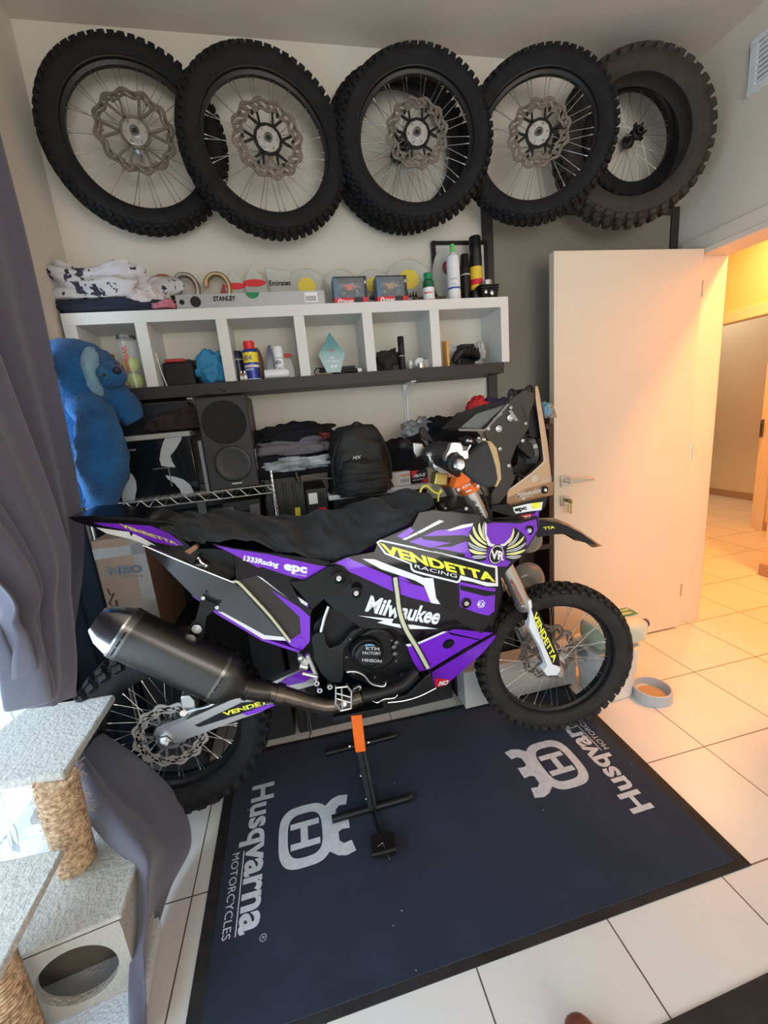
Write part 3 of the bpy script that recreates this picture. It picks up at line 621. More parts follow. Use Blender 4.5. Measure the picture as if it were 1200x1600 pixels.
# ---- skid plate
t = MB(); layer(t, [(-1.0971,0.5046),(-0.976,0.5721),(-0.8552,0.6388),(-0.8601,0.611),(-0.9001,0.5429),(-0.9481,0.4918),(-1.0141,0.4204),(-1.0725,0.3989),(-1.0906,0.4612)], F_SKID, 1, 0, .03, .02)
layer(t, [(-1.0816,0.4609),(-1.013,0.4282),(-1.0458,0.4009),(-1.0755,0.4026)], F_SKID, 5, LY)
ltext(t, 'MO', [(-1.065,0.4101),(-1.0257,0.4052),(-1.0597,0.4353)], F_SKID, 2, 2*LY, .05)
layer(t, [(-1.1048,0.5146),(-0.8577,0.6514),(-0.8516,0.6418),(-1.0968,0.4994)], F_SKID, 0, 2*LY)
BP(t.build('skid_plate_wing', PM, smooth=40), 'purple wing with a red sticker')
t = MB(); 
sk = [(-1.3029,0.14,0.4381),(-1.245,0.14,0.4262),(-1.1847,0.14,0.4299),(-1.1051,0.14,0.4481),(-1.0919,0.14,0.4478),(-1.1226,0.14,0.4477),(-1.1022,0.14,0.4899),(-1.1046,0.14,0.5185),(-1.1357,0.14,0.5072),(-1.1997,0.14,0.4572)]
t.prism([(-1.3289,0.13,0.4483),(-1.2471,0.13,0.4312),(-1.1786,0.13,0.4355),(-1.0993,0.13,0.4555),(-1.1038,0.13,0.4913),(-1.1121,0.13,0.522),(-1.139,0.13,0.5053),(-1.2028,0.13,0.4538),(-1.2625,0.13,0.4472),(-1.3279,0.13,0.4591)], (0, .32, 0))
t.prism([(-1.5319,0.15,0.4489),(-1.3023,0.15,0.4184),(-1.3034,0.15,0.407),(-1.5346,0.15,0.4268)], (0, .28, 0))
BP(t.build('skid_plate', SATIN, bevel=.003))
t = MB().tube([(-1.2807,0.125,0.4434),(-1.2226,0.125,0.4361),(-1.1626,0.125,0.4398),(-1.0965,0.125,0.4582)], .0022, smooth=4, n=6); BP(t.build('skid_edge', CHROME))

# ---- engine
t = MB()
ec = Vector((-1.3363,0.13,0.6581))
t.prism([(-1.4344,0.15,0.8373),(-1.343,0.15,0.7521),(-1.2565,0.15,0.7345),(-1.1875,0.15,0.6765),(-1.169,0.15,0.5916),(-1.1402,0.15,0.5205),(-1.1677,0.15,0.499),(-1.2129,0.15,0.4723),(-1.2961,0.15,0.488),(-1.3962,0.15,0.5533),(-1.4313,0.15,0.5973),(-1.4712,0.15,0.659),(-1.5173,0.15,0.7205),(-1.5016,0.15,0.7844)], (0, .27, 0))
t.lathe([(.0, -.02), (.052, -.02), (.058, -.01), (.058, .04)], o=ec, axis=(0, 1, 0), n=32)
t.lathe([(.0, -.0), (.075, -.0), (.080, .006), (.080, .04)], o=ec+Vector((.035, .006, -.005)), axis=(0, 1, 0), n=32)
engine = BP(t.build('engine', SATIN, bevel=.004))
t = MB().lathe([(.0, -.034), (.036, -.034), (.040, -.030), (.046, -.028), (.050, -.020), (.050, 0)], o=ec, axis=(0, 1, 0), n=40)
F_CL = None
cy = ec.y-.0345
for txt, q in (('KTM', [(-1.3418,0.0955,0.686),(-1.2965,0.0955,0.6727),(-1.3407,0.0955,0.6976)]), ('FACTORY', [(-1.3556,0.0955,0.6722),(-1.2918,0.0955,0.6554),(-1.3545,0.0955,0.6829)]), ('HINSON', [(-1.3592,0.0955,0.6458),(-1.2931,0.0955,0.6256),(-1.3579,0.0955,0.6574)])):
    t.mi = 1; put_text(t, txt, q[0], q[1], q[2], 1, .03)
t.mat(2).tube([ec+Vector((.042*sin(a), -.0305, .042*cos(a))) for a in (-.15, .05, .25, .45, .62)], .0025, n=6)
BP(t.build('clutch_cover', [SATIN, GREY_DECAL, mat('blue_print', (.15, .5, .75), .4)]), 'round black cover with grey lettering and a blue mark')
t = MB()
for q in [(-1.2462,0.125,0.6891),(-1.2373,0.125,0.6056),(-1.3189,0.125,0.5603),(-1.3913,0.125,0.595),(-1.4077,0.125,0.6596),(-1.3889,0.125,0.7237),(-1.2217,0.125,0.5464),(-1.2775,0.125,0.5234)]: t.cyl(q, Vector(q)+Vector((0, -.008, 0)), .0045, n=8)
for q in [(-1.237,0.128,0.6286),(-1.2379,0.128,0.6552),(-1.2268,0.128,0.6703)]: t.blob(q, (.011, .008, .011), n=(10, 8))
BP(t.build('engine_bolt', DARKSTEEL))
for q in [(-1.2882,0.13,0.7169),(-1.4402,0.13,0.7403),(-1.4076,0.13,0.8248),(-1.4383,0.13,0.7432)]: pass
# frame, linkages
t = MB()
t.prism([(-1.5146,0.12,0.753),(-1.4979,0.12,0.7676),(-1.4701,0.12,0.7634),(-1.47,0.12,0.7269),(-1.461,0.12,0.7015),(-1.4221,0.12,0.7082),(-1.3791,0.12,0.7495),(-1.3393,0.12,0.7597),(-1.3388,0.12,0.7495),(-1.3733,0.12,0.7315),(-1.4127,0.12,0.6892),(-1.4264,0.12,0.5889),(-1.4386,0.12,0.5638),(-1.476,0.12,0.5763),(-1.5004,0.12,0.615),(-1.5177,0.12,0.6702)], (0, .03, 0))
t.tube([(-1.4208,0.2,0.8463),(-1.4638,0.2,0.7517),(-1.4877,0.2,0.6866)], .012); t.tube([(-1.3304,0.2,0.7157),(-1.3913,0.2,0.6838),(-1.447,0.2,0.6241)], .010)
BP(t.build('frame', mat('frame_black', (.015, .015, .016), .35, .3), bevel=.003))
BP(MB().tube([(-1.4451,0.13,0.8516),(-1.461,0.13,0.8189),(-1.4811,0.13,0.7655)], .0075, n=12).build('bracket_tube', CHROME))
t = MB()
for a, b in (('y', 0),):
    t.cyl((-1.5597,0.11,0.6953), (-1.5403,0.11,0.6718), .011); t.cyl((-1.5363,0.11,0.7027), (-1.5163,0.11,0.6147), .008); t.cyl((-1.5658,0.105,0.6712), (-1.5421,0.105,0.6594), .010)
    t.cyl((-1.5611,0.1,0.6446), (-1.5161,0.1,0.6211), .007); t.blob((-1.5583,0.105,0.698), .012, n=(10, 8)); t.blob((-1.5194,0.105,0.6154), .010, n=(10, 8))
BP(t.build('brake_cylinder', ALU))
BP(MB().tube([(-1.4171,0.07,0.6365),(-1.389,0.07,0.6312),(-1.3621,0.07,0.6107),(-1.3421,0.07,0.5767),(-1.3199,0.07,0.5614),(-1.2967,0.07,0.5545),(-1.2884,0.07,0.567)], [.006, .006, .006, .006, .006, .006, .007], smooth=4, flat=.6).build('brake_pedal', ALU))
t = MB()   # footpeg cage
pg = [(-1.4593,0.03,0.613),(-1.4226,0.03,0.6084),(-1.4111,0.03,0.5854),(-1.4187,0.03,0.5265),(-1.4543,0.03,0.5261),(-1.4661,0.03,0.5547)]
for i in range(6): t.tube([pg[i], pg[(i+1) % 6]], .0032, n=6)
for a, b in ((.33, .33), (.66, .66)):
    p = Vector(pg[0]).lerp(Vector(pg[5]), a); q = Vector(pg[2]).lerp(Vector(pg[3]), a); t.tube([p, q], .0028, n=6)
t.tube([Vector(pg[0]).lerp(Vector(pg[1]), .5), Vector(pg[4]).lerp(Vector(pg[3]), .2)], .0028, n=6)
for i in range(6):
    t.tube([pg[i], Vector(pg[i])+Vector((0, .014, 0))], .0035, n=6)
t.tube([(-1.4402,0.04,0.5407), (-1.4341,0.12,0.5078)], .009)
BP(t.build('footpeg', ALU))
for q in [(-1.3934,0.1,0.5489),(-1.381,0.1,0.5526),(-1.5122,0.1,0.5746),(-1.5185,0.1,0.6023),(-1.477,0.1,0.5792)]:
    BP(MB().lathe([(.004, -.012), (.009, -.012), (.009, 0)], o=q, axis=(0, 1, 0), n=16).build('bolt', CHROME))
BP(MB().tube([(-1.3432,0.06,0.5133),(-1.3277,0.06,0.5027),(-1.3031,0.06,0.5098),(-1.2793,0.06,0.5065),(-1.2623,0.06,0.5076),(-1.2543,0.06,0.5157)], .002, n=6, smooth=3).build('return_spring', CHROME))
# shock and reservoir seen through the frame
t = MB()
a = Vector((-1.4693,0.25,0.8078)); b_ = Vector((-1.443,0.25,0.6861))
t.cyl(a, b_, .022); d = (b_-a)
u, w, dd = frame(d)
t.tube([a+d*(i/80)+(u*cos(i*.6)+w*sin(i*.6))*.030 for i in range(81)], .0055, n=6)
BP(t.build('rear_shock', mat('dark_shock', (.03, .03, .03), .4, .4)))
t = MB()
for q in ([(-1.4026,0.18,0.8177),(-1.3986,0.18,0.7484),(-1.3947,0.18,0.7128)], [(-1.4181,0.16,0.838),(-1.4133,0.16,0.7444)], [(-1.4876,0.17,0.7031),(-1.471,0.17,0.6471),(-1.4617,0.17,0.5917)]): t.tube(q, .003, n=6)
BP(t.build('wiring', BLACK))

# ---- exhaust
EXH = mat('scorched_steel', (.14, .115, .095), .32, .95, var=.25, vscale=14)
MUF = mat('brushed_titanium_dark', (.085, .08, .076), .33, .9, bump=.02, bscale=300)
hdr = [(-1.173,0.12,0.5454),(-1.1979,0.11,0.5324),(-1.2305,0.1,0.5198),(-1.3061,0.09,0.5166),(-1.3777,0.085,0.522)] + [(-1.481,0.085,0.5122),(-1.5516,0.085,0.5431),(-1.6353,0.085,0.5936),(-1.6926,0.085,0.6232)]
BP(MB().tube(hdr[:5], .024, smooth=5, n=20).build('header_pipe', SATIN))
BP(MB().tube([hdr[4]]+hdr[5:7], [.028, .026, .026], smooth=4, n=20).build('pipe_joint', EXH))
BP(MB().tube(hdr[6:], [.026, .029, .030], smooth=5, n=20).lathe([(.031, -.012), (.034, -.012), (.034, .012), (.031, .012)], o=(-1.6419,0.085,0.5973), axis=Vector(hdr[7])-Vector(hdr[8]), n=24).build('mid_pipe', EXH))
m0 = Vector((-2.0458,0.1,0.8934)); m1 = Vector((-1.8022,0.09,0.6896)); ax = (m1-m0).normalized(); sidev = Vector((0, 1, 0)); sidev = (sidev-ax*ax.dot(sidev)).normalized(); upv = ax.cross(sidev).normalized()
def oval(c, a, b, e=.7, n=36, sh=0.): return [c+upv*math.copysign(abs(cos(t))**e, cos(t))*a+sidev*math.copysign(abs(sin(t))**e, sin(t))*b+ax*sh*cos(t) for t in [2*pi*i/n for i in range(n)]]
def loft(mb, secs, cap=(1, 1)):
    n = len(secs[0]); vs = [v for s in secs for v in s]
    fs = [(j*n+i, j*n+(i+1) % n, (j+1)*n+(i+1) % n, (j+1)*n+i) for j in range(len(secs)-1) for i in range(n)]
    if cap[0]: fs.append(tuple(range(n))[::-1])
    if cap[1]: fs.append(tuple(range((len(secs)-1)*n, len(secs)*n)))
    return mb.add(vs, fs)
L_ = (m1-m0).length
muf = BP(loft(MB(), [oval(m0+ax*s, a, b) for s, a, b in ((0, .073, .060), (L_*.5, .074, .061), (L_, .074, .061))]).build('muffler', MUF))
t = MB()
loft(t, [oval(m0+ax*s, a, b) for s, a, b in ((.004, .0745, .0615), (-.012, .0745, .0615))])
loft(t, [oval(m0+ax*s, a, b) for s, a, b in ((-.012, .072, .059), (-.055, .058, .047), (-.085, .036, .030), (-.083, .028, .022), (-.05, .022, .018))], (0, 0))
sub(muf, t.build('end_cap', mat('bright_steel', (.8, .8, .8), .22, 1)), 'bright steel end cap')
for p in (t,): pass
t = MB(); loft(t, [oval(m1+ax*s, a, b, e) for s, a, b, e in ((-.012, .0755, .0625, .7), (.006, .0755, .0625, .7), (.03, .066, .056, .8), (.065, .038, .036, 1), (.075, .032, .032, 1))])
sub(muf, t.build('inlet_cone', MUF))
t = MB(); m2 = Vector((-1.7322,0.088,0.6379)); m3 = Vector((-1.6848,0.086,0.6175))
t.tube([m2-ax*.02, m2, m3, m3+Vector((.02, 0, -.004))], [.032, .034, .034, .032], n=24); t.lathe([(.034, -.006), (.038, -.006), (.038, .006), (.034, .006)], o=m2, axis=ax, n=28)
BP(t.build('exhaust_clamp', mat('dark_clamp', (.05, .045, .04), .35, .9)))
t = MB()
for s in (.0, L_):
    for k in (-.6, .5):
        p = m0+ax*(s)+upv*.075*sin(k)-sidev*.0645*cos(k)*.95; t.blob(p, .005, n=(10, 8))
sub(muf, t.build('rivet', CHROME))
for s0, s1, nm in ((-.006, .016, 'end_band'), (L_-.022, L_-.002, 'inlet_band')):
    t = MB(); loft(t, [oval(m0+ax*s0, .0752, .0622), oval(m0+ax*s1, .0752, .0622)], (0, 0)); sub(muf, t.build(nm, mat('band_steel', (.20, .19, .18), .3, .9)))
    t = MB()
    for z_ in (-.028, .0, .028): t.tube([m0+ax*((s0+s1)/2)+upv*(z_-.010)-sidev*.0630, m0+ax*((s0+s1)/2)+upv*(z_+.010)-sidev*.0630], .0026, n=6)
    sub(muf, t.build('band_slot', BLACK))
t = MB(); t.prism([(-1.8298,0.13,0.9521),(-1.7804,0.13,0.9146),(-1.8249,0.13,0.8873),(-1.8492,0.13,0.8058),(-1.8773,0.13,0.8693),(-1.8582,0.13,0.8844)], (0, .006, 0)).prism([(-1.9096,0.128,0.8675),(-1.8736,0.128,0.8648),(-1.8817,0.128,0.8427),(-1.8398,0.128,0.8),(-1.8446,0.128,0.7962)], (0, .01, 0))
BP(t.build('muffler_bracket', SATIN, bevel=.001))
for q, r in zip([(-1.8584,0.125,0.8547),(-1.7879,0.125,0.9145),(-1.8222,0.125,0.9528)], (.010, .004, .004)):
    BP(MB().lathe([(0, -.010), (r*.5, -.010), (r*.5, -.007), (r, -.007), (r*1.05, -.003), (r*1.5, -.003), (r*1.6, 0)], o=q, axis=(0, 1, 0), n=20).build('bolt', CHROME))

# ---- rear bodywork
t = MB()
layer(t, [(-1.7731,1.1193),(-1.7082,1.0939),(-1.6043,1.061),(-1.4614,1.0172),(-1.4066,0.9943),(-1.4295,0.9838),(-1.5059,0.95),(-1.5587,0.9545),(-1.5335,0.8768),(-1.5013,0.8458),(-1.5116,0.8227),(-1.5361,0.8575),(-1.6415,0.9834),(-1.6554,0.9933),(-1.7186,0.9894),(-1.7108,1.0781)], F_MID, 0, 0, .06, .25)
layer(t, [(-1.764,1.1116),(-1.7088,1.0904),(-1.6051,1.0556),(-1.464,0.9966),(-1.4293,0.9857),(-1.5058,0.9509),(-1.6488,1.0202),(-1.6897,1.0547),(-1.7263,1.0842)], F_MID, 1, LY)
layer(t, [(-1.6488,1.0202),(-1.636,1.0199),(-1.564,0.9793),(-1.5814,0.9804)], F_MID, 0, 2*LY)
ltext(t, '1333Racing', [(-1.6886,1.0508),(-1.5875,1.0108),(-1.6828,1.0663)], F_MID, 2, 2*LY, .05)
ltext(t, 'epc', [(-1.5714,1.0014),(-1.5007,0.976),(-1.5658,1.0287)], F_MID, 2, 2*LY, .06)
ltext(t, 'SOLUTIONS', [(-1.544,0.9778),(-1.504,0.9641),(-1.5432,0.9834)], F_MID, 2, 2*LY)
BP(t.build('side_panel', PM, smooth=40), 'black and purple side panel with white lettering')
t = MB(); layer(t, [(-1.5579,0.9601),(-1.5054,0.9575),(-1.4298,0.9903),(-1.3847,0.9884),(-1.3599,0.964),(-1.3605,0.9251),(-1.3834,0.9026),(-1.4564,0.8836),(-1.5011,0.8526),(-1.5112,0.8792)], lambda x, z: .12, 0, 0, .1, .03); BP(t.build('frame_cover', BLACK, bevel=.004)); bolt((-1.3988,0.118,0.9472), .010)
RT = mat('rear_tank_gloss', (.05, .055, .065), .16, .3, coat=1., bump=.06, bscale=14)
t = MB(); layer(t, [(-1.958,1.1289),(-1.9031,1.1),(-1.8029,1.0337),(-1.7364,0.985),(-1.6871,0.9188),(-1.6375,0.8405),(-1.5862,0.7427),(-1.6748,0.7697),(-1.7946,0.8891),(-1.8511,0.9475),(-1.9066,1.0405)], F_REAR, 0, 0, .06, .24)
t.mat(1); layer(t, [(-1.8613,0.9588),(-1.8504,0.9512),(-1.794,0.8929),(-1.6728,0.7713),(-1.557,0.6988),(-1.5687,0.695),(-1.676,0.7618),(-1.7992,0.8823)], F_REAR, 1, .001, .06, .02)
layer(t, [(-1.7943,0.891),(-1.7799,0.8863),(-1.6642,0.7806),(-1.6021,0.7604),(-1.5987,0.7453),(-1.6708,0.7668)], F_REAR, 2, 3*LY)
BP(t.build('rear_tank', [RT, PURPLE, WHITE_DECAL], smooth=40), 'glossy dark grey rear tank with purple lower rim')
NET = mat('brown_mesh', (.05, .042, .04), .7, bump=.6, bscale=260)
t = MB(); F_PL = lambda x, z: .138
layer(t, [(-1.7263,0.9859),(-1.6558,0.9923),(-1.6282,0.9875),(-1.5115,0.8713),(-1.5068,0.8445),(-1.5232,0.7316),(-1.5516,0.7066),(-1.5826,0.7289),(-1.5959,0.7513)], F_PL, 0, 0, .1, .02)
layer(t, [(-1.6558,0.9923),(-1.6282,0.9875),(-1.5109,0.8692),(-1.5264,0.8483)], F_PL, 1, LY)
layer(t, [(-1.6224,0.9388),(-1.5264,0.8483),(-1.5111,0.8673),(-1.5068,0.8445),(-1.5232,0.7316),(-1.5516,0.7066),(-1.5829,0.7269),(-1.5995,0.752),(-1.5733,0.7567),(-1.548,0.7678),(-1.5437,0.8277)], F_PL, 2, LY)
layer(t, disk([(-1.556,0.7427)][0], .013), F_PL, 2, .004, .1)
BP(t.build('number_plate', [NET, WHITE_DECAL, PURPLE], bevel=0), 'brown mesh plate with purple and white border')
BP(MB().tube([(-1.7293,0.13,0.9867),(-1.7132,0.13,0.9829),(-1.6829,0.13,0.9341),(-1.6349,0.13,0.8515),(-1.5853,0.13,0.7493)], .0045, smooth=3).build('plate_rod', CREAM))
BP(MB().tube([(-1.9634,0.145,1.1399),(-1.9024,0.145,1.097),(-1.8176,0.145,1.038),(-1.7321,0.145,0.9814)], .003).build('tank_rod', CHROME))
# tail fender
F_FEN = lambda x, z: .195
t = MB()
layer(t, [(-2.1621,1.2423),(-2.1111,1.2402),(-2.0613,1.2281),(-1.9656,1.2076),(-1.9075,1.1816),(-1.8487,1.105),(-1.8351,1.089),(-1.8057,1.0656),(-1.8403,1.0601),(-1.8805,1.0667),(-1.8942,1.0726),(-1.9795,1.1389),(-2.0074,1.1556),(-2.0721,1.1777),(-2.0974,1.2006),(-2.1438,1.2261)], F_FEN, 0, 0, .1, .19)
layer(t, [(-2.101,1.2183),(-2.0357,1.2054),(-1.969,1.1906),(-1.9466,1.1847),(-1.8969,1.1533),(-1.8659,1.1104),(-1.8963,1.1133),(-1.9487,1.1341),(-1.9974,1.1665),(-2.0175,1.1819),(-2.081,1.2068)], F_FEN, 1, LY)
layer(t, [(-2.0956,1.202),(-2.0096,1.1754),(-1.9974,1.1665),(-1.977,1.151),(-1.9433,1.1207),(-1.8938,1.0836),(-1.8869,1.0677),(-1.9038,1.0742),(-1.9805,1.1337),(-2.0097,1.1524),(-2.0718,1.1794)], F_FEN, 2, LY)
layer(t, [(-2.0092,1.1771),(-2.0001,1.1687),(-2.0064,1.1608),(-2.0091,1.17)], F_FEN, 0, 2*LY)
ltext(t, 'VENDETTA', [(-2.0259,1.1936),(-1.8818,1.1129),(-2.0323,1.2067)], F_FEN, 3, 2*LY, .04)
ltext(t, 'RACING', [(-1.9898,1.1733),(-1.9404,1.1437),(-1.9897,1.1813)], F_FEN, 2, 2*LY)
BP(t.build('rear_fender', PM[:4], smooth=40, bevel=0), 'purple tail with yellow lettering above a white edge')
t = MB()
for q in ([(-2.0927,0.2,1.2314),(-1.9898,0.2,1.2117),(-1.8996,0.2,1.1883),(-1.8251,0.2,1.1504)], [(-2.1433,0.3,1.2244),(-2.0081,0.3,1.2036),(-1.9108,0.3,1.1786)]): t.tube(q, .006, n=8)
t.blob((-1.8651,0.25,1.0821), (.03, .03, .018), n=(12, 8), amp=.2); BP(t.build('tail_rack', BLACK))
BP(MB().tube([(-1.8273,0.18,1.0663),(-1.8218,0.18,1.0504),(-1.8087,0.18,1.0388)], .0055).blob((-1.8273,0.18,1.0663), .008, n=(10, 8)).blob((-1.8087,0.18,1.0388), .009, n=(10, 8)).build('lock_bolt', CHROME))
t = MB().blob((-1.7914,0.26,1.0133), (.10, .06, .035), n=(20, 12), amp=.15, seed=3).prism([(-1.8678,0.2,1.0973),(-1.7699,0.2,1.0818),(-1.722,0.2,1.06),(-1.7324,0.2,0.9751),(-1.8143,0.2,1.022),(-1.882,0.2,1.0653)], (0, .15, 0)); BP(t.build('under_seat', BLACK))
BP(MB().prism([(-1.861,0.17,1.096),(-1.8255,0.17,1.113),(-1.8195,0.17,1.1012),(-1.8469,0.17,1.0847)], (0, .02, 0)).build('tail_clip', mat('copper_tan', (.35, .18, .10), .5)))

# ---- swing arm
F_SW = lambda x, z: .175
t = MB()
layer(t, [(-2.0638,0.4932),(-2.0459,0.497),(-1.9829,0.5082),(-1.7763,0.5614),(-1.7335,0.5397),(-1.6522,0.5149),(-1.6639,0.4999),(-1.7333,0.4797),(-1.7906,0.4724),(-2.0144,0.4334),(-2.032,0.4516),(-2.0523,0.4639)], F_SW, 0, 0, .1, .025)
layer(t, [(-1.9427,0.4864),(-1.8574,0.5121),(-1.7807,0.5341),(-1.6706,0.5195),(-1.663,0.5064),(-1.731,0.4948),(-1.7875,0.4916),(-1.9285,0.476)], F_SW, 1, LY)
layer(t, [(-1.7872,0.4938),(-1.6725,0.5066),(-1.6621,0.4995),(-1.733,0.4818),(-1.7707,0.4805)], F_SW, 2, 2*LY)
ltext(t, 'VENDETTA', [(-1.8435,0.4975),(-1.6427,0.5147),(-1.848,0.514)], F_SW, 3, 3*LY, .04)
ltext(t, 'RACING', [(-1.7766,0.5021),(-1.6728,0.5044),(-1.777,0.5111)], F_SW, 4, 3*LY)
t.mat(0).prism([(-1.72,0.175,0.5671),(-1.6801,0.175,0.5836),(-1.5615,0.175,0.6168),(-1.5232,0.175,0.5748),(-1.5273,0.175,0.5423),(-1.6304,0.175,0.534),(-1.706,0.175,0.5362)], (0, .03, 0))
t.prism([(-2.1606,0.4,0.3345),(-2.0661,0.4,0.3519),(-1.8249,0.4,0.4141),(-1.7648,0.4,0.3837),(-1.8376,0.4,0.3351),(-2.1029,0.4,0.2647)], (0, .025, 0))
swing = BP(t.build('swing_arm', [ALU, BLACK_DECAL, PURPLE, YELLOW, GREY_DECAL], bevel=.002), 'aluminium arm with yellow lettering')
BP(MB().prism([(-1.6528,0.17,0.576),(-1.6224,0.17,0.5906),(-1.5626,0.17,0.6093),(-1.5326,0.17,0.6023),(-1.5275,0.17,0.5813),(-1.5589,0.17,0.5644),(-1.6166,0.17,0.564)], (0, .004, 0)).build('arm_guard', PURPLE), 'purple guard')
AX = Vector((-2.0431,0.165,0.4523))
BP(MB().lathe([(.0, -.012), (.010, -.012), (.016, -.010), (.016, 0), (.020, 0), (.020, .006)], o=AX, axis=(0, 1, 0), n=6).cyl(AX, AX+Vector((0, .26, 0)), .011).build('rear_axle', CHROME))
t = MB()
t.prism([(-1.9638,0.17,0.6043),(-1.9376,0.17,0.6051),(-1.9246,0.17,0.5807),(-1.9247,0.17,0.5411),(-1.9514,0.17,0.5297),(-1.9658,0.17,0.5464),(-1.9661,0.17,0.5731)], (0, .05, 0)); t.cyl((-1.9592,0.155,0.554), (-1.9753,0.2,0.5238), .012); t.tube([(-1.954,0.16,0.5509),(-1.9185,0.16,0.5545),(-1.8831,0.16,0.5561),(-1.8455,0.16,0.5679)], .004, smooth=3)
BP(t.build('brake_caliper', ALU, bevel=.003))
BP(MB().tube([(-1.6607,0.15,0.7442),(-1.6578,0.15,0.7023),(-1.677,0.15,0.6648),(-1.6875,0.15,0.625)], .0015, n=6, smooth=4).build('brake_hose', BLACK))
# ---- wheels of the motorcycle
def wheel_part(name, loc, rz, **k):
    m = rim_mb(k['hole'], k['w']*.78).build(name, RIMB)
    m.location = loc; m.rotation_euler = (0, 0, rz)
    obs = make_wheel(m, **k)
    r = obs[1]; bpy.data.objects.remove(r)
    m.data.name = name
    part_of(bike, m); return m
wheel_part('rear_wheel', (-2.045, .285, .425), 0., R=.340, w=.135, hole=.236, disc=.122, disc_ri=.088, disc_mat=mat('rear_disc_steel', (.50, .46, .43), .4, .5), carrier_mat=ALU, hub_r=.034, rot=.2, knobs=38, kh=.019)
wheel_part('front_wheel', (-.505, .287, .3565), -.139, R=.347, w=.095, hole=.262, disc=.13, disc_ri=.10, disc_side=1, rot=.1, knobs=48, kh=.014, hub_mat=ALU, tm=mat('worn_tyre_rubber', (.026, .023, .021), .75, bump=.3, bscale=90, var=.4, vscale=20))

# ---- fork
def fork(y, near):
    a = Vector((-0.9158,0.19,1.1906)); b_ = Vector((-0.6988,0.19,0.6887)); c = Vector((-0.5593,0.19,0.3699))
    for v in (a, b_, c): v.y = y+.0*v.z
    t = MB().cyl(a, b_, .0285, n=28).cyl(a+(a-b_).normalized()*.012, a, .022, n=20).lathe([(.029, -.012), (.032, -.012), (.032, .01), (.026, .02)], o=b_, axis=(c-b_), n=24)
    fk = BP(t.build('fork_leg', mat('fork_tube_silver', (.62, .60, .56), .28, .85)))
    t = MB().cyl(b_, c, .0235, n=24); sub(fk, t.build('fork_slider', GLOSS_BLACK))
    t = MB().tube([b_+(c-b_)*.62, c, c+(c-b_).normalized()*.03], [.030, .032, .018], n=20).blob(c, (.034, .032, .03), n=(14, 10)).cyl(c+Vector((.0, -.035, 0)), c+Vector((0, .03, 0)), .013)
    sub(fk, t.build('axle_lug', ALU))
    if near:
        F_FK = None
        q = [(-0.699,0.158,0.7154),(-0.6849,0.158,0.7174),(-0.6825,0.158,0.6798),(-0.6288,0.158,0.5644),(-0.5897,0.158,0.4675),(-0.5716,0.158,0.4132),(-0.5594,0.158,0.3901),(-0.5695,0.158,0.3669),(-0.62,0.158,0.3757),(-0.6348,0.158,0.4025),(-0.6178,0.158,0.4188),(-0.6488,0.158,0.5102),(-0.696,0.158,0.6071),(-0.6912,0.158,0.6721)]
        t = MB().mat(0).prism(q, (0, .03, 0)); 
        q2 = [(-0.686,0.157,0.6828),(-0.6576,0.157,0.6698),(-0.5663,0.157,0.4529),(-0.5601,0.157,0.4031),(-0.5944,0.157,0.4211),(-0.649,0.157,0.5575)]
        t.mat(1).prism(q2, (0, .002, 0))
        e = [(-0.6816,0.1555,0.6527),(-0.5914,0.1555,0.4294),(-0.6643,0.1555,0.668)]; t.mi = 2; put_text(t, 'VENDETTA', e[0], e[1], e[2], 2, .04)
        e = [(-0.669,0.1555,0.5885),(-0.6347,0.1555,0.5066),(-0.6593,0.1555,0.5941)]; put_text(t, 'RACING', e[0], e[1], e[2], 3, .03)
        sub(fk, t.build('fork_guard', [WHITE, BLACK_DECAL, YELLOW, WHITE_DECAL], bevel=.0), 'white guard with yellow lettering')
        t = MB(); e = [(-0.8943,0.157,1.1185),(-0.8666,0.157,1.0519),(-0.8841,0.157,1.1206)]
        put_text(t, 'ASAFI', *[Vector(v) for v in [(-0.8968,0.157,1.112),(-0.8735,0.157,1.0617),(-0.8841,0.157,1.1137)]], 0, .03)
        put_text(t, 'O', *[Vector(v) for v in [(-0.9086,0.157,1.1307),(-0.902,0.157,1.1178),(-0.8958,0.157,1.1342)]], 0, .03)
        sub(fk, t.build('fork_sticker', [BLACK_DECAL], smooth=0)); t = MB()
        put_text(t, 'MOTORSPORT', *[Vector(v) for v in [(-0.7718,0.157,0.8064),(-0.7252,0.157,0.6996),(-0.757,0.157,0.8109)]], 1, .03)
        sub(fk, t.build('fork_sticker', [BLACK_DECAL, mat('rust_print', (.35, .1, .05), .5)], smooth=0))
    return fk
fork(.19, True); fork(.385, False)
t = MB()
for q, r in (([(-0.7852,0.19,0.8932),(-0.7802,0.19,0.8799)], .042), ([(-0.9006,0.19,1.1796),(-0.8961,0.19,1.1666)], .040)):
    t = MB()
    a = Vector(q[0]); d = (Vector((-0.6988,0.19,0.6887))-Vector((-0.9158,0.19,1.1906))).normalized()
    t.cyl(a-d*.014, a+d*.014, r, n=28); t.cyl(a-d*.014+Vector((0, .195, 0)), a+d*.014+Vector((0, .195, 0)), r, n=28)
    t.box(a+Vector((-.02, .0975, .004)), (.07, .19, .028), Matrix.Rotation(rad(26), 3, 'Y'))
    if r > .041: BP(t.build('lower_clamp', [ORANGE, WHITE_DECAL], bevel=.003))
t.box(Vector((-0.9436,0.17,1.2079)), (.05, .05, .055), Matrix.Rotation(rad(20), 3, 'Y'))
put_text(t, 'KTM', *[Vector(v) for v in [(-0.9489,0.135,1.1859),(-0.9189,0.135,1.1928),(-0.9503,0.135,1.1934)]], 1, .03)
put_text(t, '400', *[Vector(v) for v in [(-0.94,0.135,1.1695),(-0.9163,0.135,1.1742),(-0.9415,0.135,1.1757)]], 1, .03)
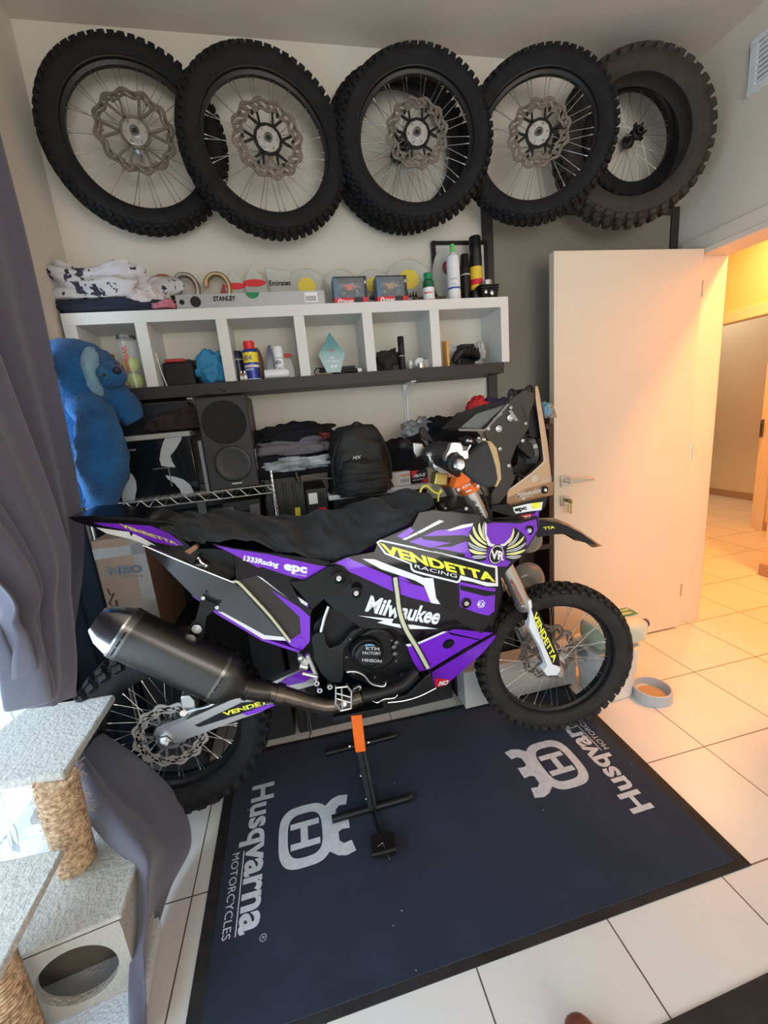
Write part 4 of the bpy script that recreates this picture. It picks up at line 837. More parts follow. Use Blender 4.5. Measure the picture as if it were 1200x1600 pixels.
BP(t.build('triple_clamp', [ORANGE, WHITE_DECAL], bevel=.003), 'orange anodised clamp')
d = (Vector((-0.6988,0.19,0.6887))-Vector((-0.9158,0.19,1.1906))).normalized()
a = Vector((-0.9143,0.19,1.1964))
BP(MB().cyl(a-d*.03, a, .021, n=24).cyl(a-d*.036, a-d*.03, .012, n=6).build('fork_cap', DARKSTEEL))
for q in [(-0.8941,0.14,1.1874),(-0.9644,0.14,1.1838),(-0.94,0.14,1.1142)]: BP(MB().lathe([(0, -.006), (.006, -.006), (.007, 0)], o=q, axis=(0, 1, 0), n=14).build('bolt', CHROME))
# damper unit and gold block under the bar
BP(MB().box((-1.0002,0.22,1.2154), (.05, .05, .045), Matrix.Rotation(rad(12), 3, 'Y')).build('steering_damper', mat('gold_anodised', (.45, .36, .12), .35, .8), bevel=.006), 'gold anodised block')
t = MB().prism([(-1.0301,0.2,1.2768),(-0.9954,0.2,1.2712),(-0.9795,0.2,1.2425),(-0.9406,0.2,1.2346),(-0.9377,0.2,1.2206),(-0.9668,0.2,1.2156),(-0.9979,0.2,1.2311),(-1.0111,0.2,1.2462),(-1.0246,0.2,1.2545)], (0, .04, 0)).cyl((-1.0235,0.18,1.2711), (-1.0029,0.24,1.2636), .012); BP(t.build('bar_clamp', ALU, bevel=.003))
# yellow hose, tank breather
BP(MB().tube([(-1.0745,0.22,1.1763),(-1.0647,0.22,1.1923),(-1.0467,0.22,1.1956),(-1.0301,0.22,1.1776),(-1.0129,0.22,1.165),(-0.997,0.22,1.165),(-0.9956,0.22,1.1746)], .004, smooth=4).tube([(-1.0099,0.22,1.1224),(-1.0079,0.22,1.1538),(-0.9962,0.22,1.1768)], .004, smooth=3).build('breather_hose', mat('yellow_hose', (.75, .68, .08), .35)), 'thin yellow hose')
t = MB().cyl((-1.0077,0.25,1.084), (-1.0122,0.25,1.128), .028).cyl((-0.9894,0.25,1.0778), (-0.9571,0.25,1.1135), .022).blob((-0.9979,0.22,1.1172), .022, n=(10, 8)); BP(t.build('ignition_mount', SATIN, bevel=.002))
for q in [(-1.0288,0.2,1.1076),(-0.9934,0.2,1.1091)]: BP(MB().lathe([(0, -.008), (.006, -.008), (.009, 0)], o=q, axis=(0, 1, 0), n=14).build('bolt', CHROME))

# ---- handlebar and controls
bar_end = Vector((-1.0577,-0.1,1.3007)); bc = Vector((-0.9609,0.26,1.2343))
g0 = bar_end+Vector((.0, .015, 0))
far_end = Vector((bc.x-.06, .66, bar_end.z+.01))
mid = [g0, bar_end+Vector((-.01, .14, .0)), bc+Vector((.01, -.10, -.005)), bc+Vector((0, 0, -.01)), Vector((bc.x, bc.y+.1, bc.z)), far_end+Vector((.03, -.14, 0)), far_end]
BP(MB().tube(mid, .011, smooth=4, n=14).build('handlebar', SATIN))
BP(MB().cyl(bar_end, bar_end+Vector((-.008, .125, .002)), .0185, n=24).lathe([(.019, .0), (.0255, .003), (.0255, .009), (.018, .012)], o=bar_end, axis=(0, 1, 0), n=24).build('grip', BLACK, bevel=0))
BP(MB().lathe([(0, -.016), (.005, -.016), (.006, -.020), (.012, -.021), (.0165, -.015), (.0165, .004), (0, .004)], o=bar_end, axis=(0, 1, 0), n=28).build('bar_end_plug', CHROME))
t = MB().prism([(-1.0569,-0.06,1.3565),(-1.0454,-0.06,1.3575),(-1.0284,-0.06,1.3523),(-1.0233,-0.06,1.3396),(-1.0228,-0.06,1.3152),(-1.0302,-0.06,1.3192),(-1.0411,-0.06,1.3307),(-1.0584,-0.06,1.3298),(-1.0705,-0.06,1.3203),(-1.075,-0.06,1.3019),(-1.0688,-0.06,1.2903),(-1.0611,-0.06,1.2839),(-1.0748,-0.06,1.2964),(-1.0781,-0.06,1.3077),(-1.0748,-0.06,1.3235),(-1.0636,-0.06,1.3385)], (0, .022, 0))
t.prism([(-1.0195,-0.05,1.3306),(-1.0034,-0.05,1.3303),(-1.003,-0.05,1.3096),(-1.009,-0.05,1.3061),(-1.019,-0.05,1.308)], (0, .03, 0))
BP(t.build('handguard_mount', ALU, bevel=.003))
HG = mat('handguard_fabric', (.03, .028, .03), .7, bump=.2, bscale=300)
t = MB()
hp = [[(-1.0209,-0.05,1.3049),(-1.0027,-0.05,1.3151),(-0.9538,-0.05,1.3457),(-0.9369,-0.05,1.3511),(-0.9214,-0.05,1.3313),(-0.9054,-0.05,1.2821),(-0.9019,-0.05,1.2361),(-0.9161,-0.05,1.2177),(-0.944,-0.05,1.2113),(-0.9708,-0.05,1.2273),(-1.0055,-0.05,1.257),(-1.0231,-0.05,1.2842)]]
t.prism(hp[0], (.0, .035, 0))
hgd = BP(t.build('handguard', HG, bevel=.008))
t = MB().prism([(-0.9446,-0.056,1.3521),(-0.9328,-0.056,1.3487),(-0.9167,-0.056,1.3284),(-0.9073,-0.056,1.2817),(-0.9044,-0.056,1.2371),(-0.918,-0.056,1.2159),(-0.9242,-0.056,1.2143),(-0.9148,-0.056,1.2384),(-0.9198,-0.056,1.273),(-0.9305,-0.056,1.3121)], (.0, .045, 0)); sub(hgd, t.build('handguard_rim', mat('tan_edge', (.50, .33, .16), .6), bevel=.003), 'tan rim')
# switchgear, cables, far lever and far handguard behind
t = MB()
for k, (q, r) in enumerate(zip([(-0.9593,0.06,1.3482),(-0.9452,0.06,1.3393),(-0.9314,0.06,1.3244),(-0.9387,0.06,1.307),(-0.923,0.06,1.2932),(-0.9489,0.06,1.296),(-0.9204,0.06,1.3142)], (.016, .012, .016, .018, .016, .02, .018))):
    t.blob(q, (r*1.1, r*1.4, r), n=(12, 8), amp=.2, seed=k)
for q in ([(-0.9884,0.05,1.3602),(-0.9668,0.05,1.3493),(-0.9522,0.05,1.321),(-0.9348,0.05,1.277)], [(-0.9275,0.08,1.3534),(-0.9028,0.08,1.3143),(-0.8946,0.08,1.27)], [(-0.8945,0.16,1.21),(-0.8677,0.16,1.166),(-0.8482,0.16,1.1083),(-0.8444,0.16,1.0516)], [(-0.9326,0.24,1.219),(-0.8978,0.24,1.1723),(-0.8939,0.24,1.0996)], [(-0.8163,0.25,1.1898),(-0.7877,0.25,1.1279),(-0.7904,0.25,1.0539)]): t.tube(q, .0035, smooth=4, n=6)
BP(t.build('switchgear', BLACK))
t = MB()
for q, r in zip([(-0.9647,0.04,1.3508),(-0.9537,0.04,1.3483),(-0.9379,0.04,1.3111),(-0.9226,0.04,1.2916),(-0.9122,0.04,1.3485),(-0.9279,0.04,1.3545)], (.007, .006, .005, .006, .008, .006)): t.blob(q, r, n=(10, 8))
t.tube([(-0.973,0.02,1.2956),(-0.978,0.02,1.3195),(-0.9646,0.02,1.3384)], .005)
BP(t.build('lever_fitting', CHROME))
FARG = Vector((-0.9158,0.45,1.2769))
BP(MB().blob((-0.9453,0.36,1.2894), (.065, .05, .048), n=(20, 14), amp=.12, seed=5).build('bar_pad', mat('pad_black', (.03, .03, .032), .6, bump=.15, bscale=300)))
BP(MB().prism([(-1.0359,0.4,1.3394),(-0.9973,0.4,1.3337),(-0.9875,0.4,1.3065),(-1.0009,0.4,1.2854),(-1.025,0.4,1.2786),(-1.0348,0.4,1.304)], (0, .02, 0)).build('dash_mount', ALU, bevel=.004))
t = MB().blob((-1.064,0.42,1.3315), (.028, .02, .025), n=(14, 10)).tube([(-1.0615,0.41,1.3249),(-1.0346,0.41,1.3184),(-0.9967,0.41,1.2994),(-0.9656,0.41,1.2885)], .009, smooth=3); BP(t.build('far_mirror', BLACK))
BP(MB().prism([(-1.0119,0.37,1.3941),(-0.9945,0.37,1.3961),(-0.96,0.37,1.3383),(-0.9455,0.37,1.3221),(-0.9754,0.37,1.3399),(-0.9982,0.37,1.3458),(-1.0161,0.37,1.3729)], (0, .012, 0)).build('screen_clip', BLACK, bevel=.004))
t = MB()
for q in [(-1.0069,0.27,1.2667),(-0.9863,0.27,1.2433),(-1.0156,0.27,1.299),(-0.9619,0.27,1.2475)]: t.blob(q, (.014, .014, .011), n=(10, 8))
for q in ([(-1.0224,0.25,1.2975),(-1.0136,0.25,1.2691),(-0.9865,0.25,1.2382)], [(-0.9774,0.25,1.2651),(-0.9638,0.25,1.2496),(-0.9418,0.25,1.2471)]): t.tube(q, .006, n=8, smooth=3)
BP(t.build('clamp_fitting', ALU))

# ---- navigation tower
TW = mat('tower_carbon', (.030, .022, .017), .38, .2, coat=.3)
t = MB().prism([(-0.8378,0.19,1.3669),(-0.8192,0.19,1.3828),(-0.7483,0.19,1.4451),(-0.7368,0.19,1.4636),(-0.7035,0.19,1.4817),(-0.6776,0.19,1.4926),(-0.6482,0.19,1.4813),(-0.6411,0.19,1.456),(-0.6603,0.19,1.4148),(-0.6672,0.19,1.3587),(-0.6919,0.19,1.3273),(-0.7149,0.19,1.3025),(-0.7387,0.19,1.2503),(-0.7252,0.19,1.1861),(-0.757,0.19,1.1335),(-0.7884,0.19,1.1019),(-0.8188,0.19,1.0988),(-0.8172,0.19,1.1412),(-0.7936,0.19,1.1733),(-0.7911,0.19,1.2492),(-0.8107,0.19,1.3191),(-0.8314,0.19,1.3478)], (0, .008, 0))
t.prism([(-0.7198,0.37,1.3406),(-0.6509,0.37,1.4311),(-0.5709,0.37,1.4761),(-0.5374,0.37,1.4661),(-0.5689,0.37,1.3488),(-0.6129,0.37,1.2765),(-0.6509,0.37,1.1237),(-0.6951,0.37,1.0811),(-0.7274,0.37,1.1332)], (0, .008, 0))
tower = BP(t.build('navigation_tower', TW, bevel=.001), 'dark carbon side plates')
t = MB().prism([(-0.9308,0.195,1.3835),(-0.8355,0.195,1.3666),(-0.8168,0.195,1.3807),(-0.738,0.195,1.4524),(-0.7525,0.195,1.4587),(-0.8626,0.195,1.4343)], (0, .17, 0)); 
rb = sub(tower, t.build('roadbook_box', BLACK, bevel=.004)); 
t = MB().mat(0).tube([(-0.9304,0.188,1.3802),(-0.8387,0.188,1.3696),(-0.8277,0.188,1.3751),(-0.7456,0.188,1.45)], .0045, n=8).mat(1).prism([(-0.9217,0.191,1.3878),(-0.8513,0.191,1.3773),(-0.7535,0.191,1.4482),(-0.8619,0.191,1.4276)], (0, .003, 0))
sub(tower, t.build('roadbook_window', [mat('roadbook_trim', (.28, .28, .26), .4, .4), mat('smoked_glass', (.06, .07, .07), .1, coat=1)]))
for q, r in zip([(-0.7844,0.188,1.3697),(-0.7395,0.188,1.4032),(-0.8234,0.188,1.374),(-0.7372,0.188,1.4376),(-0.6808,0.188,1.3787),(-0.7823,0.188,1.3001),(-0.7492,0.188,1.2365),(-0.6932,0.188,1.3194)], (.012, .012, .007, .006, .006, .007, .007, .007)):
    sub(tower, MB().lathe([(0, -.007), (r*.4, -.007), (r*.45, -.003), (r*.6, -.007), (r*.95, -.006), (r*1.1, 0)], o=q, axis=(0, 1, 0), n=20).build('bolt', CHROME))
sub(tower, MB().prism([(-0.7445,0.187,1.4284),(-0.7321,0.187,1.4287),(-0.7072,0.187,1.3924),(-0.7184,0.187,1.3887)], (0, .003, 0)).prism([(-0.8033,0.187,1.4055),(-0.7708,0.187,1.4261),(-0.7666,0.187,1.4193),(-0.7992,0.187,1.3987)], (0, .003, 0)).build('tower_tab', mat('roadbook_trim', (.28, .28, .26), .4, .4)))
t = MB()
for q in ([(-0.735,0.2,1.4641),(-0.7305,0.2,1.4929),(-0.7159,0.2,1.495),(-0.7091,0.2,1.4686)], [(-0.6863,0.22,1.4813),(-0.6935,0.22,1.4917),(-0.6598,0.22,1.4892),(-0.6676,0.22,1.4765)], [(-0.6682,0.2,1.4784),(-0.6641,0.2,1.5009),(-0.6455,0.2,1.5015),(-0.6384,0.2,1.4728)]): t.tube(q, .0055, smooth=3)
for k in range(3): t.tube([(-0.7364,0.19,1.4797),(-0.718,0.19,1.488)][:1]+[Vector([(-0.718,0.19,1.488)][0])+Vector((0, 0, -.006*k))], .002, n=6)
sub(tower, t.build('cable_clip', BLACK))
t = MB().mat(0)
pts_ = [(-0.6927,0.2,1.441),(-0.6736,0.2,1.3828)]
for k in range(12):
    c = Vector(pts_[0]).lerp(Vector(pts_[1]), k/11); t.cyl(c-Vector((0, 0, .002)), c+Vector((0, 0, .002)), .011, n=14)
sub(tower, t.build('rubber_bellows', BLACK))
t = MB().prism([(-0.653,0.22,1.4454),(-0.6189,0.22,1.4291),(-0.5928,0.22,1.3168),(-0.6434,0.22,1.3252),(-0.6579,0.22,1.3851)], (0, .12, 0)).prism([(-0.7088,0.2,1.3219),(-0.6859,0.2,1.3299),(-0.6444,0.2,1.3017),(-0.6333,0.2,1.2659),(-0.649,0.2,1.2466),(-0.7018,0.2,1.2939)], (0, .03, 0)).prism([(-0.7277,0.24,1.2093),(-0.6801,0.24,1.2327),(-0.6819,0.24,1.1529),(-0.7223,0.24,1.1211)], (0, .08, 0)).prism([(-0.6732,0.25,1.2885),(-0.5941,0.25,1.2586),(-0.5782,0.25,1.2351),(-0.6434,0.25,1.1838),(-0.6836,0.25,1.1739)], (0, .10, 0))
t.tube([(-0.725,0.22,1.1392),(-0.708,0.22,1.1948),(-0.6772,0.22,1.1767),(-0.6941,0.22,1.1207)], .006, smooth=4); t.tube([(-0.7715,0.21,1.3006),(-0.7028,0.21,1.3347),(-0.6493,0.21,1.3364)], .004)
sub(tower, t.build('instrument_housing', BLACK, bevel=.004))
sub(tower, MB().lathe([(.0, .05), (.06, .04), (.075, .0), (.07, -.005)], o=(-0.6138,0.29,1.2804), axis=(-1, .0, -.2), n=32).build('headlamp', mat('lamp_lens', (.12, .12, .12), .12, .4)))
# ---- windscreen and lower nose
SCR = mat('warm_reflection_screen', (.58, .36, .22), .28, .45)  # bronze colour stands in for the warm reflection on clear plastic
scp = [(-0.6317,1.5028),(-0.6207,1.5028),(-0.615,1.4832),(-0.5826,1.3018),(-0.5688,1.1808),(-0.5631,1.1043),(-0.7521,1.088),(-0.7488,1.1431),(-0.6494,1.1983),(-0.605,1.2292),(-0.5997,1.2366),(-0.6005,1.2486),(-0.6104,1.3201),(-0.6313,1.466)]
F_SCR = lambda x, z: .20
t = MB(); layer(t, scp, F_SCR, 0, 0, .2, .004)
layer(t, [(-0.6321,1.4697),(-0.6287,1.4695),(-0.6087,1.32),(-0.5978,1.2483),(-0.597,1.2363),(-0.6028,1.2266),(-0.6472,1.1949),(-0.748,1.1405),(-0.7488,1.1447),(-0.6493,1.1999),(-0.6059,1.2317),(-0.6014,1.2387),(-0.6113,1.3202)], F_SCR, 1, .001, .2)
layer(t, [(-0.5607,1.1555),(-0.5631,1.1043),(-0.7521,1.088),(-0.7469,1.1178),(-0.6766,1.1412)], F_SCR, 3, .0006, .2)
ltext(t, 'Milwaukee', [(-0.7175,1.1107),(-0.6148,1.1212),(-0.7065,1.1329)], F_SCR, 2, .0018, .02)
layer(t, [(-0.7246,1.1047),(-0.6904,1.1056),(-0.6925,1.1116),(-0.6372,1.1118),(-0.6816,1.1085),(-0.6795,1.1017)], F_SCR, 2, .0018)
c_ = [(-0.6409,1.1753)][0]
layer(t, disk(c_, .0125), F_SCR, 2, .0012, .1); layer(t, disk(c_, .0108), F_SCR, 1, .0018, .1); ltext(t, 'OOO', [(-0.6562,1.1791),(-0.6254,1.1803),(-0.6561,1.1891)], F_SCR, 2, .0024); ltext(t, 'OOO', [(-0.6564,1.1662),(-0.6255,1.1674),(-0.6563,1.1751)], F_SCR, 2, .0024)
ltext(t, 'Asafi', [(-0.6136,1.1558),(-0.5706,1.1628),(-0.6099,1.1695)], F_SCR, 2, .0018)
t.merge_mesh(bpy.data.meshes.new('t2'))
ws = BP(t.build('windscreen', [SCR, mat('pale_edge', (.6, .5, .4), .3, .3), mat('pale_print', (.62, .55, .48), .5), mat('warm_reflection_lower', (.36, .20, .11), .3, .6)]), 'clear screen with pale lettering, its warm reflection put into a bronze colour')
sub(ws, MB().prism([(-0.6207,0.2,1.5028),(-0.615,0.2,1.4832),(-0.5826,0.2,1.3018),(-0.5688,0.2,1.1808),(-0.5631,0.2,1.1043),(-0.5658,0.2,1.1047),(-0.5715,0.2,1.1812),(-0.5852,0.2,1.302),(-0.6175,0.2,1.4834),(-0.6229,0.2,1.5022)], (0, .19, 0)).build('screen_front', SCR))
bolt((-0.6004,0.198,1.1287), .007)
F_NZ = lambda x, z: .185
t = MB(); layer(t, [(-0.7774,1.0889),(-0.7082,1.093),(-0.5943,1.1025),(-0.607,1.0651),(-0.634,1.044),(-0.6354,0.994),(-0.6789,1.0129),(-0.7229,1.0184),(-0.7482,1.0557)], F_NZ, 0, 0, .2, .02)
layer(t, [(-0.6339,1.0584),(-0.6323,0.9936),(-0.6612,1.0095),(-0.7229,1.0184),(-0.6697,1.0365)], F_NZ, 1, LY)
layer(t, [(-0.7379,1.0828),(-0.6795,1.088),(-0.6158,1.0869),(-0.6227,1.0569),(-0.6782,1.0583),(-0.7316,1.0567)], F_NZ, 2, 2*LY)
ltext(t, 'epc', [(-0.7297,1.0662),(-0.6815,1.0678),(-0.7336,1.0822)], F_NZ, 0, 3*LY, .05)
layer(t, [(-0.6636,1.0883),(-0.6265,1.0875),(-0.6249,1.0655),(-0.6613,1.0663)], F_NZ, 3, 3*LY)
layer(t, [(-0.7288,1.0468),(-0.6629,1.0488),(-0.6573,1.0348),(-0.7174,1.03)], F_NZ, 5, 2*LY); ltext(t, 'MOTUL', [(-0.716,1.0327),(-0.6617,1.0354),(-0.7189,1.0426)], F_NZ, 2, 3*LY, .04)
BP(t.build('nose_panel', PM, smooth=40), 'dark nose panel with white, yellow and red stickers')
bolt((-0.689,0.16,0.9963), .010)
# ---- front fender: a curved sheet over the wheel
ft = [(-0.5903,0.285,1.004),(-0.5519,0.285,0.9986),(-0.4936,0.285,0.9859),(-0.4492,0.285,0.9637),(-0.3938,0.285,0.928),(-0.3371,0.285,0.8846),(-0.2816,0.285,0.8404)]
t = MB()
FPm = [(Vector(p), w) for p, w in zip(ft, (.055, .07, .075, .075, .065, .045, .008))]
def fender(u, v):
    s = u*(len(FPm)-1); i = min(int(s), len(FPm)-2); f_ = s-i
    p = FPm[i][0].lerp(FPm[i+1][0], f_); w = FPm[i][1]*(1-f_)+FPm[i+1][1]*f_
    a = (v-.5)*2; drop = .045*(abs(a)**2.2)*(1 if u < .75 else max(.0, (1-u)/.25))
    return p+Vector((0, a*w, -drop-.004))
t.grid(fender, 36, 14)
t.mi = 0
BP(t.build('front_fender', mat('fender_gloss', (.035, .022, .018), .2, .1, coat=.6), solid=.004))
t = MB(); F_FF = lambda x, z: .206
layer(t, [(-0.6392,1.0108),(-0.6028,1.0107),(-0.5476,0.9934),(-0.5008,0.9737),(-0.4337,0.9332),(-0.3594,0.8727),(-0.4332,0.8976),(-0.4911,0.9374),(-0.5476,0.9459),(-0.6263,0.9447)], F_FF, 0, 0, .2, .003)
ltext(t, 'TTA', [(-0.5985,0.9716),(-0.5513,0.9707),(-0.6021,0.9825)], F_FF, 1, .001, .04)
BP(t.build('fender_side', [BLACK_DECAL, YELLOW], smooth=30), 'black side with yellow letters')
# dark innards between shroud and fork, radiator
t = MB().prism([(-1.0582,0.2,0.8319),(-0.7885,0.2,0.8565),(-0.7733,0.2,0.7439),(-0.8252,0.2,0.6026),(-0.8897,0.2,0.6349),(-1.0294,0.2,0.7369)], (0, .18, 0)).prism([(-1.0496,0.17,1.1084),(-0.882,0.17,1.118),(-0.7621,0.17,1.0687),(-0.673,0.17,1.031),(-0.71,0.17,0.9936),(-1.054,0.17,1.0444)], (0, .22, 0)); BP(t.build('fuel_tank', BLACK, bevel=.01))
t = MB().prism([(-0.8286,0.17,1.1038),(-0.7612,0.17,1.1019),(-0.7245,0.17,1.0467),(-0.8304,0.17,1.0545)], (0, .24, 0)); BP(t.build('inner_fairing', BLACK, bevel=.004))
# far side shroud so that the machine has two sides
far = BP(MB().prism([(x, .50, z) for x, z in [(-1.4257,1.0012),(-1.2616,1.0456),(-1.0726,1.1021),(-0.8556,1.0546),(-0.6698,1.0241),(-0.8125,0.8852),(-0.9003,0.6996),(-1.0717,0.793),(-1.2286,0.9461)]], (0, .02, 0)).prism([(x, .48, z) for x, z in [(-1.4574,0.8778),(-1.2291,0.938),(-0.899,0.6592),(-1.1177,0.5436),(-1.2019,0.683),(-1.3481,0.7646)]], (0, .02, 0)).build('far_shroud', PURPLE, bevel=.003), 'purple shroud of the far side')

# ---- seat cover: a thing lying over the seat
t = MB()
top = [(-1.9409,0.26,1.1769),(-1.87,0.26,1.1926),(-1.7808,0.26,1.1932),(-1.6631,0.26,1.1637),(-1.5614,0.26,1.1359),(-1.4748,0.26,1.1328),(-1.385,0.26,1.1387),(-1.2927,0.26,1.1494),(-1.198,0.26,1.1649),(-1.1017,0.26,1.176),(-1.0253,0.26,1.1568)]
bot = [(-1.8961,0.14,1.1784),(-1.8419,0.14,1.1423),(-1.7724,0.14,1.1195),(-1.6796,0.14,1.1093),(-1.5875,0.14,1.0738),(-1.4933,0.14,1.0242),(-1.4137,0.14,0.9934),(-1.3267,0.14,1.0059),(-1.2343,0.14,1.0586),(-1.1428,0.14,1.0897),(-1.0577,0.14,1.1401)]
def cover(u, v):
    s = u*(len(top)-1); i = min(int(s), len(top)-2); f_ = s-i
    T = Vector(top[i]).lerp(Vector(top[i+1]), f_); Bm = Vector(bot[i]).lerp(Vector(bot[i+1]), f_)
    # across: near hem -> near side -> top -> far side
    w = .5-.5*cos(min(v*1.6, 1)*pi/1) if v < .625 else 1
    c = Bm.lerp(T, min(1, v*1.9))
    if v > .5: c = Vector((T.x, T.y+(v-.5)*.30, T.z-((v-.5)*2)**2*.06))
    bul = sin(min(1, v*2)*pi)*.022
    n1 = mnoise.noise(Vector((u*16+v*3, v*5, 1)))*.022+mnoise.noise(Vector((u*34+v*11, v*7, 4)))*.011
    wr = .011*sin(u*30+v*9+3*mnoise.noise(Vector((u*4, v*3, 0))))
    taper = min(1, u*8, (1-u)*8)
    return c+Vector((0, -bul-(n1+wr)*taper, (n1+wr)*.8*taper))
t.grid(cover, 150, 44)
tag(t.build('seat_cover', mat('black_stretch_cloth', (.022, .0235, .027), .85, bump=.12, bscale=350, sheen=.1), smooth=80, solid=.003), 'crumpled black stretch cloth cover draped over the motorcycle seat', 'seat cover')

# ============================================================ LIFT STAND
stand = empty('lift_stand', (-1.40, .15, .008), 'black centre stand with an orange upright holding the motorcycle up', 'stand')
def SP(o, l=None):
    part_of(stand, o)
    if l: o['label'] = l
    return o
SP(MB().prism([(-1.4142,0.17,0.388),(-1.3746,0.17,0.3819),(-1.3756,0.17,0.2223),(-1.4149,0.17,0.2264)], (0, .035, 0)).build('orange_bracket', ORANGE_PAINT, bevel=.003), 'orange bracket')
SP(MB().prism([(-1.4815,0.1,0.4529),(-1.3003,0.1,0.4457),(-1.2999,0.1,0.4225),(-1.3367,0.1,0.4217),(-1.3371,0.1,0.4357),(-1.375,0.1,0.4373),(-1.4229,0.1,0.443),(-1.425,0.1,0.4242),(-1.4834,0.1,0.4363)], (0, .3, 0)).build('lift_cradle', SATIN, bevel=.002))
p0 = Vector((-1.3958,0.185,0.2148)); base = Vector((-1.3826,0.1018,0.03)); 
SP(MB().tube([p0, p0.lerp(base, .3), base], [.014, .015, .014], n=4).tube([p0+Vector((.016, 0, 0)), base+Vector((.012, 0, .0))], .006, n=8).build('upright', mat('worn_black_steel', (.035, .035, .036), .4, .5, var=.5, vscale=30)))
c0, c1 = [(-1.5341,0.1104,0.025),(-1.2465,0.1129,0.025)]; SP(MB().cyl(c0, c1, .0135, n=16).build('cross_tube', SATIN)); SP(MB().cyl(Vector(c1)-Vector((.002, 0, 0)), Vector(c1)+Vector((.018, .004, 0)), .0145, n=16).build('tube_cap', BLACK))
c0, c1 = [(-1.5309,0.431,0.025),(-1.2095,0.4378,0.025)]; SP(MB().cyl(c0, c1, .0135, n=16).build('cross_tube', SATIN))
c0 = Vector((-1.3847,0.4377,0.02)); c1 = Vector((-1.3827,0.1067,0.02))
SP(MB().tube([c0, c1], .012, n=4).build('base_bar', SATIN))
c2, c3 = [(-1.3834,0.0977,0.03),(-1.3776,-0.0039,0.03)]; SP(MB().tube([c2, c3], .007, n=8).build('lever_arm', SATIN))
t = MB().prism([(-1.412,-0.0116,0.025),(-1.3554,-0.0002,0.025),(-1.3277,-0.022,0.025),(-1.3363,-0.0765,0.025),(-1.3739,-0.0825,0.025),(-1.4161,-0.0701,0.025)], (0, 0, .02)); 
e = [(-1.4149,-0.0768,0.05),(-1.3363,-0.0795,0.05)]
t.mat(1).cyl(e[0], e[1], .006); t.mat(2).tube([(-1.3933,-0.0532,0.047),(-1.374,-0.0448,0.047),(-1.3692,-0.0708,0.047),(-1.3636,-0.1062,0.047)], .0015, n=5)
SP(t.build('foot_pedal', [SATIN, BLACK, CHROME], bevel=.003))
for q in ((-1.4344,0.165,0.266), (-1.4057,0.1709,0.12), (-1.3978,0.1409,0.04), (-1.3622,0.165,0.2635)): SP(MB().blob(q, .006, n=(10, 8)).build('stand_bolt', CHROME))

# ============================================================ WALL SHELVES
sh = empty('cube_shelf', (-1.36, .9, 1.655), 'long white wall shelf unit with six open cubbies', 'shelf')
X0, X1, Y0, Y1, Z0, Z1 = -2.300, -.405, .785, .9995, 1.656, 1.95
t = MB().bx(X0, X1, Y0, Y1, Z1-.045, Z1).bx(X0, X0+.045, Y0, Y1, Z0, Z1-.045).bx(X1-.04, X1, Y0, Y1, Z0, Z1-.045)
part_of(sh, t.build('shelf_body', mat('white_laminate', (.72, .72, .70), .45, bump=.02, bscale=40), bevel=.001))
for x in (-2.045, -1.735, -1.415, -1.115, -.80):
    part_of(sh, MB().bx(x, x+.045, Y0, Y1, Z0, Z1-.045).build('divider', _M['white_laminate'], bevel=.001))
BS = mat('black_ash_veneer', (.025, .022, .022), .5, bump=.05, bscale=80)
bs = empty('wall_shelf', (-1.36, .9, 1.605), 'long black shelf board right under the white cubbies', 'shelf')
part_of(bs, MB().bx(-2.300, -.44, .775, .9995, 1.606, 1.655).build('shelf_board', BS, bevel=.001))
for x in (-.885, -1.90):
    part_of(bs, MB().tube([(x, .84, 1.604), (x, .93, 1.585), (x, .975, 1.54), (x, .985, 1.46), (x, .985, 1.34)], .007, smooth=4, n=6).bx(x-.012, x+.012, .99, .9995, 1.33, 1.605).bx(x-.012, x+.012, .83, .99, 1.599, 1.606).build('shelf_bracket', WHITE))
ZT = Z1+.0005; ZB = Z0+.0005
def T(o, label, cat, group=None): return tag(o, label, cat, group)
PXM = .0027

def can(name, x, y, z, r, h, mats, label, cat, bands=(), cap=None, capr=.6, shoulder=.12, neck=0., group=None, text=None):
    """a can or bottle: body with printed bands (z fraction, z fraction, material), cap"""
    root = empty(name, (x, y, z), label, cat, group)
    mb = MB()
    hb = h*(1-neck)
    lv = sorted({0, 1} | {b[0] for b in bands} | {b[1] for b in bands})
    prof = []
    mb.lathe([(0, 0), (r*.92, 0), (r, .004)], n=28)
    for a, b in zip(lv[:-1], lv[1:]):
        mi = 0
        for k, bd in enumerate(bands):
            if bd[0] <= (a+b)/2 <= bd[1]: mi = bd[2]
        mb.mat(mi).lathe([(r, max(.004, a*hb*(1-shoulder))), (r, b*hb*(1-shoulder))], n=28)
    mb.mat(0).lathe([(r, hb*(1-shoulder)), (r*.93, hb*(1-shoulder*.4)), (r*capr*1.02, hb), (r*capr, hb), (0, hb)], n=28)
    if text:
        for tx, f0, f1, mi, wd in text:
            me = text_mesh(tx, .03)
            zz = hb*(1-shoulder)*f0; hh = hb*(1-shoulder)*(f1-f0)
            mb.merge_mesh(me, lambda c: Vector(((r+.0006)*sin((c.x-.5)*wd-.35), -(r+.0006)*cos((c.x-.5)*wd-.35), zz+c.y*hh)), mi)
    b = mb.build('body', mats, root)
    if cap is not None:
        MB().lathe([(r*capr, hb-.002), (r*capr, h*.985), (r*capr*.9, h), (0, h)], n=24).build('cap', cap, root)
    return root
def boxy(name, x0, x1, y0, y1, z0, z1, m, label, cat, bevel=.003, rz=0, group=None):
    cx, cy = (x0+x1)/2, (y0+y1)/2
    mb = MB(); mb.box((0, 0, (z1-z0)/2), (x1-x0, y1-y0, z1-z0))
    o = mb.build(name, m, bevel=bevel); o.location = (cx, cy, z0); o.rotation_euler.z = rz
    return T(o, label, cat, group)

